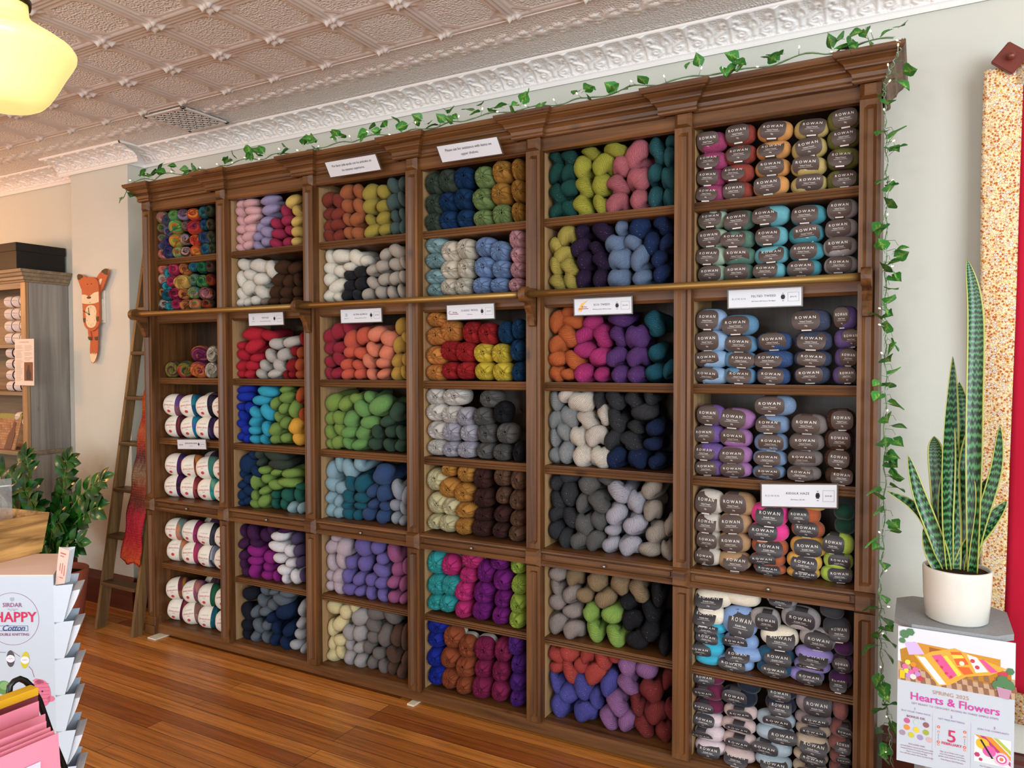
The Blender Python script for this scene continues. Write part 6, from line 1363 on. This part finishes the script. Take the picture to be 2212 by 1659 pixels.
# quilt and its hanger
def floral():
    m, nt, b = nodemat('floral_cotton', .85, .2); tc = N(nt, 'ShaderNodeTexCoord')
    mp = N(nt, 'ShaderNodeMapping'); mp.inputs['Scale'].default_value = (1, .0, 1); L(nt, tc.outputs['Object'], mp.inputs['Vector'])
    def flower(scale, r, petals, off):
        mo = N(nt, 'ShaderNodeMapping'); mo.inputs['Location'].default_value = (off, 0, off*2); L(nt, mp.outputs[0], mo.inputs['Vector'])
        vo = N(nt, 'ShaderNodeTexVoronoi', _Scale=scale, _Randomness=.75); L(nt, mo.outputs[0], vo.inputs['Vector'])
        scm = N(nt, 'ShaderNodeVectorMath', operation='SCALE'); scm.inputs['Scale'].default_value = scale; L(nt, mo.outputs[0], scm.inputs[0])
        ps_ = N(nt, 'ShaderNodeVectorMath', operation='SCALE'); ps_.inputs['Scale'].default_value = 1.0; L(nt, vo.outputs['Position'], ps_.inputs[0])
        df = N(nt, 'ShaderNodeVectorMath', operation='SUBTRACT'); L(nt, mo.outputs[0], df.inputs[0]); L(nt, ps_.outputs[0], df.inputs[1])
        sx = N(nt, 'ShaderNodeSeparateXYZ'); L(nt, df.outputs[0], sx.inputs[0]); at = N(nt, 'ShaderNodeMath', operation='ARCTAN2'); L(nt, sx.outputs[0], at.inputs[0]); L(nt, sx.outputs[2], at.inputs[1])
        ml = N(nt, 'ShaderNodeMath', operation='MULTIPLY'); ml.inputs[1].default_value = petals; L(nt, at.outputs[0], ml.inputs[0]); cs = N(nt, 'ShaderNodeMath', operation='COSINE'); L(nt, ml.outputs[0], cs.inputs[0])
        ra = N(nt, 'ShaderNodeMath', operation='MULTIPLY_ADD'); ra.inputs[1].default_value = .20*r; ra.inputs[2].default_value = 0; L(nt, cs.outputs[0], ra.inputs[0])
        d = N(nt, 'ShaderNodeMath', operation='SUBTRACT'); L(nt, vo.outputs['Distance'], d.inputs[0]); L(nt, ra.outputs[0], d.inputs[1]); return d, vo
    base = N(nt, 'ShaderNodeMixRGB'); base.inputs[1].default_value = lin('#e9dcb8')+(1,); base.inputs[2].default_value = lin('#d3a648')+(1,)
    nz = N(nt, 'ShaderNodeTexNoise', _Scale=150.0, _Detail=1.0, _Distortion=2.0); L(nt, mp.outputs[0], nz.inputs['Vector']); t = N(nt, 'ShaderNodeMapRange'); t.inputs[1].default_value = .53; t.inputs[2].default_value = .57; L(nt, nz.outputs['Fac'], t.inputs[0]); L(nt, t.outputs[0], base.inputs[0]); out = base.outputs[0]
    for scale, r, off, col, cen in ((105, .40, .37, '#c06a30', '#3c1c14'), (72, .38, .0, '#9a4424', '#f0e9dc')):
        d, vo = flower(scale, r, 5, off)
        def layer(out, thr, col):
            k = N(nt, 'ShaderNodeMath', operation='LESS_THAN'); k.inputs[1].default_value = thr; L(nt, d.outputs[0], k.inputs[0]); mx = N(nt, 'ShaderNodeMixRGB'); mx.inputs[2].default_value = lin(col)+(1,); L(nt, k.outputs[0], mx.inputs[0]); L(nt, out, mx.inputs[1]); return mx.outputs[0]
        out = layer(out, r, col)
        if cen == '#f0e9dc': out = layer(out, r*.80, '#f0e9dc'); out = layer(out, r*.22, '#2c2030')
        else: out = layer(out, r*.25, cen)
    L(nt, out, b.inputs['Base Color']); return m
ql = thing('wall_quilt', 'quilt with orange floral border and red band hanging on the right wall', 'quilt', (.5, 2.98, 1.5))
def cloth(name, xa, xb, z0, z1, mat, y=2.975, label=None, nz_=60):
    m = MB(); m.sm = True; P = []
    for j in range(nz_+1):
        z = z0+(z1-z0)*j/nz_
        for i in range(9):
            x = xa(z)+(xb(z)-xa(z))*i/8; P.append((x, y-.010*math.sin(x*22+z*1.5)-.006*math.sin(z*7+x*9), z))
    m.grid(P, 9, nz_+1); o = part(m, name, mat, ql, label); q = o.modifiers.new('thickness', 'SOLIDIFY'); q.thickness = .009; q.offset = 0; return o
FL = floral(); RED = plain('crimson_cotton', '#b3122f', .85, .2, 0, .06, 8)
xl = lambda z: .176+.008*math.sin(z*2.2); xm = lambda z: .262+.020*(z-1.2)/1.3
cloth('floral_border', xl, xm, .42, 2.522, FL); cloth('red_band', xm, lambda z: .40, .45, 2.46, RED, 2.974)
cloth('top_border', lambda z: .262, lambda z: 1.2, 2.461, 2.545, FL, nz_=6); cloth('white_panel', lambda z: .40, lambda z: 1.2, .62, 2.46, plain('quilt_white', '#e8e6e0', .85, .2, 0, .03, 20), 2.972); cloth('bottom_border', lambda z: .262, lambda z: 1.2, .34, .45, FL, nz_=8)
m = MB(); Pq = [(.300, 2.622), (.352, 2.560), (.300, 2.492), (.248, 2.560)]
hg = thing('quilt_hanger', 'diamond-shaped mahogany wood clamp gripping the top of the wall quilt', 'hanger', (.243, 2.95, 2.55))
mh = plain('cherry_wood', '#6e2c20', .35, .5, 0, .15, 20)
dcx, dcz = .243, 2.545
m.v = []; bmx = bmesh.new(); bmesh.ops.create_cube(bmx, size=1)
for v in bmx.verts: v.co = Vector((v.co.x*.078, v.co.y*.014, v.co.z*.078))
bmesh.ops.bevel(bmx, geom=list(bmx.edges), offset=.003, segments=2, affect='EDGES'); bmesh.ops.rotate(bmx, verts=bmx.verts, cent=(0, 0, 0), matrix=Matrix.Rotation(R(40), 3, 'Y')); bmesh.ops.translate(bmx, verts=bmx.verts, vec=(dcx, 2.950, dcz))
m = MB(); m.bm(bmx); part(m, 'clamp_plate', mh, hg)
m = MB(); m.lathe([(0, -.030), (.008, -.029), (.012, -.024), (.013, -.018), (.009, -.011), (.006, -.007), (.006, 0)], 20, (dcx, 2.944, dcz), 'Y'); part(m, 'clamp_knob', mh, hg)
m = MB(); m.box(.225, .262, 2.957, 3.049, 2.53, 2.566); part(m, 'wall_block', mh, hg)
# little trinket ball and tray at the very bottom edge
o = bpy.data.objects.new('variegated_ball', MN[0]); COL.objects.link(o); o.location = (-.085, 2.44, .262); o.scale = (.085, 1, .08); o.color = lin('#d88a80')+(1,); o['second_colour'] = lin('#c04c50'); o['third_colour'] = lin('#e8d8b8'); tag(o, 'pink and cream yarn ball on the low wooden stool at the bottom right edge', 'yarn ball')
ws = thing('wooden_stool', 'pale low wooden stool at the foot of the bookcase right end', 'stool', (-.10, 2.47, 0)); pw = wood('pale_birch', '#c9a878', '#e4cca0', 'X', knots=False)
part(MB().box(-.17, .02, 2.37, 2.57, .205, .222, .003), 'seat', pw, ws)
for sx in (-.155, -.005):
    for sy in (2.385, 2.545): part(MB().box(sx-.01, sx+.01, sy-.01, sy+.01, 0, .205), 'leg', pw, ws)

# ------------------------------------------------------------------ carton display with booklets, crate, folder bin (left foreground)
FWX, FWY = Vector((.8766, .4812, 0)), Vector((-.4810, .8763, 0))     # across and away, for furniture turned towards the aisle
O0 = Vector((-2.136, 1.205, 0))
def Q(a, b, z): v = O0+FWX*a+FWY*b; return (v.x, v.y, z)
ds = thing('carton_display', 'white cardboard floor display for cotton yarn with booklet pockets', 'display stand', Q(-.12, .1, 0))
wc = plain('white_card', '#bac6d2', .5, .4, 0, .01); kraft = plain('pinkish_kraft', '#f0d2c2', .6, .3, 0, .03)
BW = .262; zt = .954
m = MB(); fpn = [(-BW, 0), (0, 0), (-.10, .235), (-BW, .235)]
vs = [Q(a, b, 0) for a, b in fpn]+[Q(a, b, zt) for a, b in fpn]; m.add(vs, [(0, 3, 2, 1), (0, 1, 5, 4), (1, 2, 6, 5), (2, 3, 7, 6), (3, 0, 4, 7)]); part(m, 'carton', wc, ds)
m = MB(); vs = [Q(a, b, zt) for a, b in fpn]+[Q(a, b, zt+.003) for a, b in fpn]; m.add(vs, [(0, 3, 2, 1), (0, 1, 5, 4), (1, 2, 6, 5), (2, 3, 7, 6), (3, 0, 4, 7), (4, 5, 6, 7)]); part(m, 'top_flap', kraft, ds)
def pf(px, py, e=.001): return Q((px-375)/3.26*.0013035, -e, zt-(py-305)/3.26*.0013035)      # measured on the printed face
def print_on(name, items, label=None):
    m = MB(); mats = []
    for i, (col, polys, texts) in enumerate(items):
        m.mi = i; mats.append(plain('card_'+col.strip('#'), col, .5, .4, 0, .03))
        for pl, e in polys: m.add([pf(x, y, .0008+e*.0003) for x, y in pl], [list(range(len(pl)))])
        for t, sz, x0, y0, sp, bold in texts: put_text(m, t, sz, lambda x, y: Q((x0-375)/3.26*.0013035+x+(.38*y if t == 'Cotton' else 0), -.0012, zt-(y0-305)/3.26*.0013035+y), sp, 'CENTER', bold)
    return part(m, name, mats, ds, label)
def ringp(cx0, cy0, r, wd, n=48): return [([(cx0+r*math.cos(a), cy0+r*math.sin(a)), (cx0+r*math.cos(b_), cy0+r*math.sin(b_)), (cx0+(r-wd)*math.cos(b_), cy0+(r-wd)*math.sin(b_)), (cx0+(r-wd)*math.cos(a), cy0+(r-wd)*math.sin(a))], 0) for a, b_ in [(i*2*PI/n, (i+1)*2*PI/n) for i in range(n)]]
def ell(x, y, rx, ry, n=20, rot=0): return [(x+rx*math.cos(i*2*PI/n)*math.cos(rot)-ry*math.sin(i*2*PI/n)*math.sin(rot), y+rx*math.cos(i*2*PI/n)*math.sin(rot)+ry*math.sin(i*2*PI/n)*math.cos(rot)) for i in range(n)]
print_on('printing', [('#8c4c78', ringp(83, 610, 187, 2.5)+[([(-50, 847), (30, 850), (30, 847), (-50, 844)], 0), ([(85, 848), (130, 880), (131, 877), (86, 845)], 0), ([(190, 950), (212, 975), (226, 1025), (229, 1025), (215, 973), (192, 948)], 0)], [('SIRDAR', .0165, 83, 512, 1.0, .0003), ('WEST YORKSHIRE', .0034, 85, 541, 1.1, 0), ('EST. 1880', .0034, 85, 551, 1.1, 0), ('DOUBLE KNITTING', .0104, 85, 721, 1.0, .0003)]),
    ('#c41c50', [], [('HAPPY', .0400, 100, 600, 1.0, .0012)]), ('#34447c', [([(-20, 658), (190, 658), (190, 661), (-20, 661)], 0), ([(-20, 693), (190, 693), (190, 696), (-20, 696)], 0), ([(188, 658), (191, 658), (191, 696), (188, 696)], 0)], [('Cotton', .0230, 92, 676, .95, .0006)]),
    ('#9aa4b8', [([(67, 458), (96, 458), (95, 478), (82, 487), (69, 478)], 0)], [])])
def printed_ball(name, x, y, col, rot):
    print_on(name, [(col, [(ell(x, y, 29, 60, 20, rot), 0)], []), ('#dfe3ec', [(ell(x, y, 31, 27, 16, rot), 1)], []), ('#c43c68', [], [('HAPPY', .0055, x, y, 1, 0)])], 'printed picture of a yarn ball')
printed_ball('printed_yarn', 64, 893, '#4a4a4c', 0); printed_ball('printed_yarn', 166, 903, '#c4b82c', .12)
print_on('printed_toy', [('#5c8a4c', [(ell(10, 1100, 52, 50), 0)], []), ('#7ca86c', [(ell(20, 1086, 36, 30), 1)], [])], 'printed green crocheted toy')
print_on('printed_toy', [('#d2708c', [(ell(275, 1140, 68, 100, 20, -.1), 0), (ell(344, 1180, 26, 22, 10), 0), ([(212, 1050), (240, 1035), (285, 1045), (300, 1065), (250, 1075)], 0)], []), ('#b85474', [([(x, y) for x, y in ((215+j*2, 1075+j*26), (330+j*1, 1068+j*26), (332+j*1, 1072+j*26), (216+j*2, 1080+j*26))], 1) for j in range(6)], []), ('#1c1c20', [(ell(284, 1126, 6, 7), 2)], [])], 'printed pink crocheted toy')
# booklet pockets down the right side
DV = Vector((-.39, .92, 0)).normalized(); DV = FWX*DV.x+FWY*DV.y
def Qs(a, z, d=0): v = O0+FWX*a+DV*d; return Vector((v.x, v.y, z))
pkw = plain('pocket_card', '#c2ceda', .5, .4, 0, .01); pages = plain('booklet_pages', '#d0d6dd', .55, .3, 0, .05); pages2 = plain('booklet_cover', '#a9b4c2', .5, .3, 0, .1, 80)
for k in range(8):
    z0 = .925-k*.104-.104; sl = .010+.001*k
    m = MB()
    for d in (-.001, .118):
        pl = [(.0055, z0-.002), (.027, z0+.004), (.056, z0+.110), (.0055, z0+.105)]
        m.add([Qs(a, z, d) for a, z in pl]+[Qs(a, z, d+.0015) for a, z in pl], [(0, 1, 2, 3), (4, 7, 6, 5), (0, 4, 5, 1), (1, 5, 6, 2), (2, 6, 7, 3), (3, 7, 4, 0)])
    m.add([Qs(.0, z0-.004, 0), Qs(.006, z0-.004, 0), Qs(.006, z0+.106, 0), Qs(.0, z0+.106, 0), Qs(.0, z0-.004, .12), Qs(.006, z0-.004, .12), Qs(.006, z0+.106, .12), Qs(.0, z0+.106, .12)], [(0, 1, 2, 3), (4, 7, 6, 5), (0, 4, 5, 1), (1, 5, 6, 2), (2, 6, 7, 3), (3, 7, 4, 0)])
    m.add([Qs(.006, z0, 0), Qs(.027, z0+.004, 0), Qs(.027, z0+.004, .118), Qs(.006, z0, .118)], [(0, 1, 2, 3)])
    part(m, 'booklet_pocket', pkw, ds)
    if k < 7:
        for i in range(5 if k != 3 else 4):
            s = i*.0058; A = (.0100+s*.72, z0+.008); B = (.040+s*.9+.008, z0+.088+s*.2+.004*(k % 2)); C = (.038+s*.6+.004, z0+.108)
            n = 6; prof = []
            for j in range(n+1):
                t = j/n; prof.append((A[0]+(B[0]-A[0])*t+.004*math.sin(PI*t), A[1]+(B[1]-A[1])*t))
            m = MB()
            vs = []; 
            for a, z in prof: vs += [Qs(a, z, .006), Qs(a, z, .110), Qs(a+.0050, z, .110), Qs(a+.0050, z, .006)]
            fs = [(0, 1, 2, 3), (4*n+3, 4*n+2, 4*n+1, 4*n)]
            for j in range(n):
                for q in range(4): fs.append((4*j+q, 4*j+(q+1) % 4, 4*j+4+(q+1) % 4, 4*j+4+q))
            m.add(vs, fs); o = m.build('pattern_booklet', pages if i != 0 else pages2, None)
            tag(o, f'{["lowest-leaning", "second", "third", "fourth", "outermost"][i] if 0 else ["innermost", "second", "middle", "fourth", "outermost"][i]} pattern booklet in the {["top", "second", "third", "fourth", "fifth", "sixth", "lowest"][k]} side pocket of white display', 'booklet', f'booklets in the display pockets')
for i in range(4):
    m = MB(); s = i*.0042; pl = [(.003+s, .925), (.030+s*.9, .930), (.0465+s*1.0, 1.024+.002*i), (.016+s*1.1, 1.034-.002*i)]
    m.add([Qs(a, z, .010+i*.006) for a, z in pl]+[Qs(a, z, .013+i*.006) for a, z in pl], [(0, 1, 2, 3), (4, 7, 6, 5), (0, 4, 5, 1), (1, 5, 6, 2), (2, 6, 7, 3), (3, 7, 4, 0)])
    o = m.build('pattern_leaflet', plain('blush_leaflet', '#dcb8a8', .6) if i == 0 else pages, None)
    tag(o, ['blush pink printed leaflet standing at the front of the topmost pocket', 'second leaflet just behind the blush one above the topmost pocket', 'third leaflet behind the blush one above the topmost pocket', 'rearmost leaflet sticking up from the topmost pocket'][i], 'leaflet', 'leaflets above the display pockets')
    if i == 0:
        m = MB(); 
        def lf(u, v, e=.001): a = pl[3][0]+(pl[2][0]-pl[3][0])*u+(pl[0][0]-pl[3][0])*v; z = pl[3][1]+(pl[2][1]-pl[3][1])*u+(pl[0][1]-pl[3][1])*v; return Qs(a, z, .010-e)
        for u0, v0, u1, v1 in [(.2, .12, .7, .15), (.2, .2, .55, .22), (.25, .4, .3, .6), (.45, .38, .5, .66), (.65, .42, .70, .7), (.3, .75, .62, .77)]: m.add([lf(u0, v0), lf(u1, v0), lf(u1, v1), lf(u0, v1)], [(0, 1, 2, 3)])
        q = m.build('printing', plain('leaflet_red', '#b8504c', .6), o)
# wooden crate on the carton
cr_ = thing('wooden_crate', 'small striped acacia wood tray on top of the white cardboard display', 'crate', (-2.50, 1.25, .958))
aw = wood('acacia', '#4e2a10', '#e6b46c', 'Y', rough=.4, scale=.95, knots=False, bump=.1)
def slab(vs, t): # quad thickened
    vs = [Vector(v) for v in vs]; n = (vs[1]-vs[0]).cross(vs[3]-vs[0]).normalized()*t; m = MB(); m.add(vs+[v-n for v in vs], [(0, 1, 2, 3), (4, 7, 6, 5), (0, 4, 5, 1), (1, 5, 6, 2), (2, 6, 7, 3), (3, 7, 4, 0)]); return m
part(slab([(-2.392, 1.08, .958), (-2.424, 1.334, .958), (-2.410, 1.352, 1.082), (-2.378, 1.06, 1.082)], .010), 'side_board', aw, cr_)
part(slab([(-2.424, 1.334, .958), (-2.70, 1.300, .958), (-2.715, 1.318, 1.082), (-2.410, 1.352, 1.082)], .010), 'end_board', aw, cr_)
part(slab([(-2.70, 1.300, .958), (-2.668, 1.046, .958), (-2.683, 1.028, 1.082), (-2.715, 1.318, 1.082)], .010), 'side_board', aw, cr_)
part(slab([(-2.668, 1.046, .958), (-2.392, 1.08, .958), (-2.378, 1.06, 1.082), (-2.683, 1.028, 1.082)], .010), 'end_board', aw, cr_)
part(slab([(-2.40, 1.085, .960), (-2.43, 1.33, .960), (-2.69, 1.30, .960), (-2.66, 1.05, .960)], .006), 'tray_bottom', aw, cr_)
cl, nt, b = nodemat('clear_plastic', .08, .5); b.inputs['Transmission Weight'].default_value = .85; b.inputs['Base Color'].default_value = (.92, .94, .95, 1); b.inputs['Alpha'].default_value = .55
bg_ = thing('plastic_bag', 'clear zip bag with red print standing in the wooden tray', 'bag', (-2.50, 1.21, 1.0))
m = MB(); m.sm = True; P = []
for sgn in (-1, 1):
    for j in range(9):
        for i in range(9):
            u, v = i/8, j/8; P.append((-2.475+.0*u+sgn*.010*math.sin(PI*u)*math.sin(PI*v)-.012*v+.003*math.sin(9*u+5*v), 1.13+u*.150, 1.0+v*.195))
m.grid(P[:81], 9, 9); m.grid(P[81:], 9, 9); part(m, 'pouch', cl, bg_)
m = MB(); m.tube([(-2.487, 1.13+.015*i, 1.172+.001*math.sin(i)) for i in range(11)], .0022, 6); part(m, 'zip_strip', plain('zip_white', '#dfe3e6', .3), bg_)
m = MB(); m.add([(-2.464, 1.14, 1.04), (-2.464, 1.235, 1.03), (-2.466, 1.225, 1.10), (-2.468, 1.14, 1.13)], [(0, 1, 2, 3)]); m.mi = 1; m.add([(-2.462, 1.14, 1.045), (-2.462, 1.232, 1.036), (-2.463, 1.228, 1.062), (-2.463, 1.14, 1.075)], [(0, 1, 2, 3)]); part(m, 'contents', [plain('red_paper', '#d23c30', .5), mwhite], bg_)
# pink folders, book and black wire bin nearest the camera
bn = thing('wire_bin', 'black metal framed bin of pink folders in the left foreground', 'bin', (-1.30, .60, .60))
blk = plain('black_metal', '#141416', .3, .5, .3)
part(MB().tube([(-1.412, 0.715, 0.94), (-1.412, 0.716, 0.964), (-1.412, 0.718, 0.979), (-1.412, 0.725, 0.985), (-1.412, 0.734, 0.986), (-1.412, 0.744, 0.978), (-1.412, 0.753, 0.965), (-1.412, 0.759, 0.952), (-1.412, 0.767, 0.934), (-1.412, 0.783, 0.877), (-1.412, 0.796, 0.832), (-1.412, 0.811, 0.786), (-1.412, 0.828, 0.723)], .0052, 12), 'handle_frame', blk, bn)
part(MB().box(-1.42, -1.15, .35, .735, .60, .62, .003), 'bin_floor', blk, bn)
for x in (-1.41, -1.16): part(MB().tube([(x, .36, .61), (x, .36, .80), (x, .70, .80), (x, .725, .61)], .004, 8), 'wire', blk, bn)
pk = plain('pink_folder', '#e88aa0', .5, .35, 0, .02); lil = plain('lilac_label', '#d3cce4', .6)
def folder(x, y1, zt_, lean, label, card=True, th=.0016, mat=pk):
    o = slab([(x+lean, y1-.26, .622), (x+lean, y1+.004, .622), (x, y1, zt_), (x, y1-.26, zt_)], th).build('pink_folder', mat); tag(o, label, 'folder', 'pink folders in the wire bin')
    if card: c = slab([(x+lean*.60+.0012, y1-.24, zt_-.16), (x+lean*.60+.0012, y1-.036, zt_-.16), (x+lean*.15+.0012, y1-.030, zt_-.030), (x+lean*.15+.0012, y1-.24, zt_-.030)], .0006).build('label_card', lil, o)
folder(-1.184, .671, .970, .022, 'frontmost pink folder with a large lilac label card in the wire bin')
folder(-1.198, .673, .970, .018, 'second pink folder tucked behind the frontmost one', False)
folder(-1.214, .676, .970, .014, 'third pink folder from the front of the wire bin', False)
folder(-1.236, .682, .972, .010, 'fourth pink folder, last of the fanned group', False)
folder(-1.300, .716, .955, .010, 'upright pink folder with lilac card behind the fanned folders')
folder(-1.330, .722, .968, .004, 'rearmost pink folder against the yellow and maroon book', False)
bo = thing('craft_book', 'maroon and yellow boxed craft book at the back of the wire bin', 'book', (-1.39, .60, .62))
part(MB().box(-1.402, -1.378, .42, .7475, .64, .968, .001), 'cover', plain('maroon_card', '#7c3440', .5), bo)
part(MB().box(-1.4025, -1.3775, .4195, .748, .958, .972, .001), 'yellow_top', plain('yellow_card', '#e0ac1c', .5), bo)
m = MB(); put_text(m, 'contains yarn for these two projects', .0125, lambda x, y: (-1.3765, .605+x*.80, .928+y), 1.0, 'CENTER', .0004); part(m, 'title', mprint, bo)
m = MB(); put_text(m, 'EMBROIDERY', .0125, lambda x, y: (-1.390-y*.8, .655+x*.9, .9733), 1.1, 'CENTER', .0003); part(m, 'top_title', mink, bo)
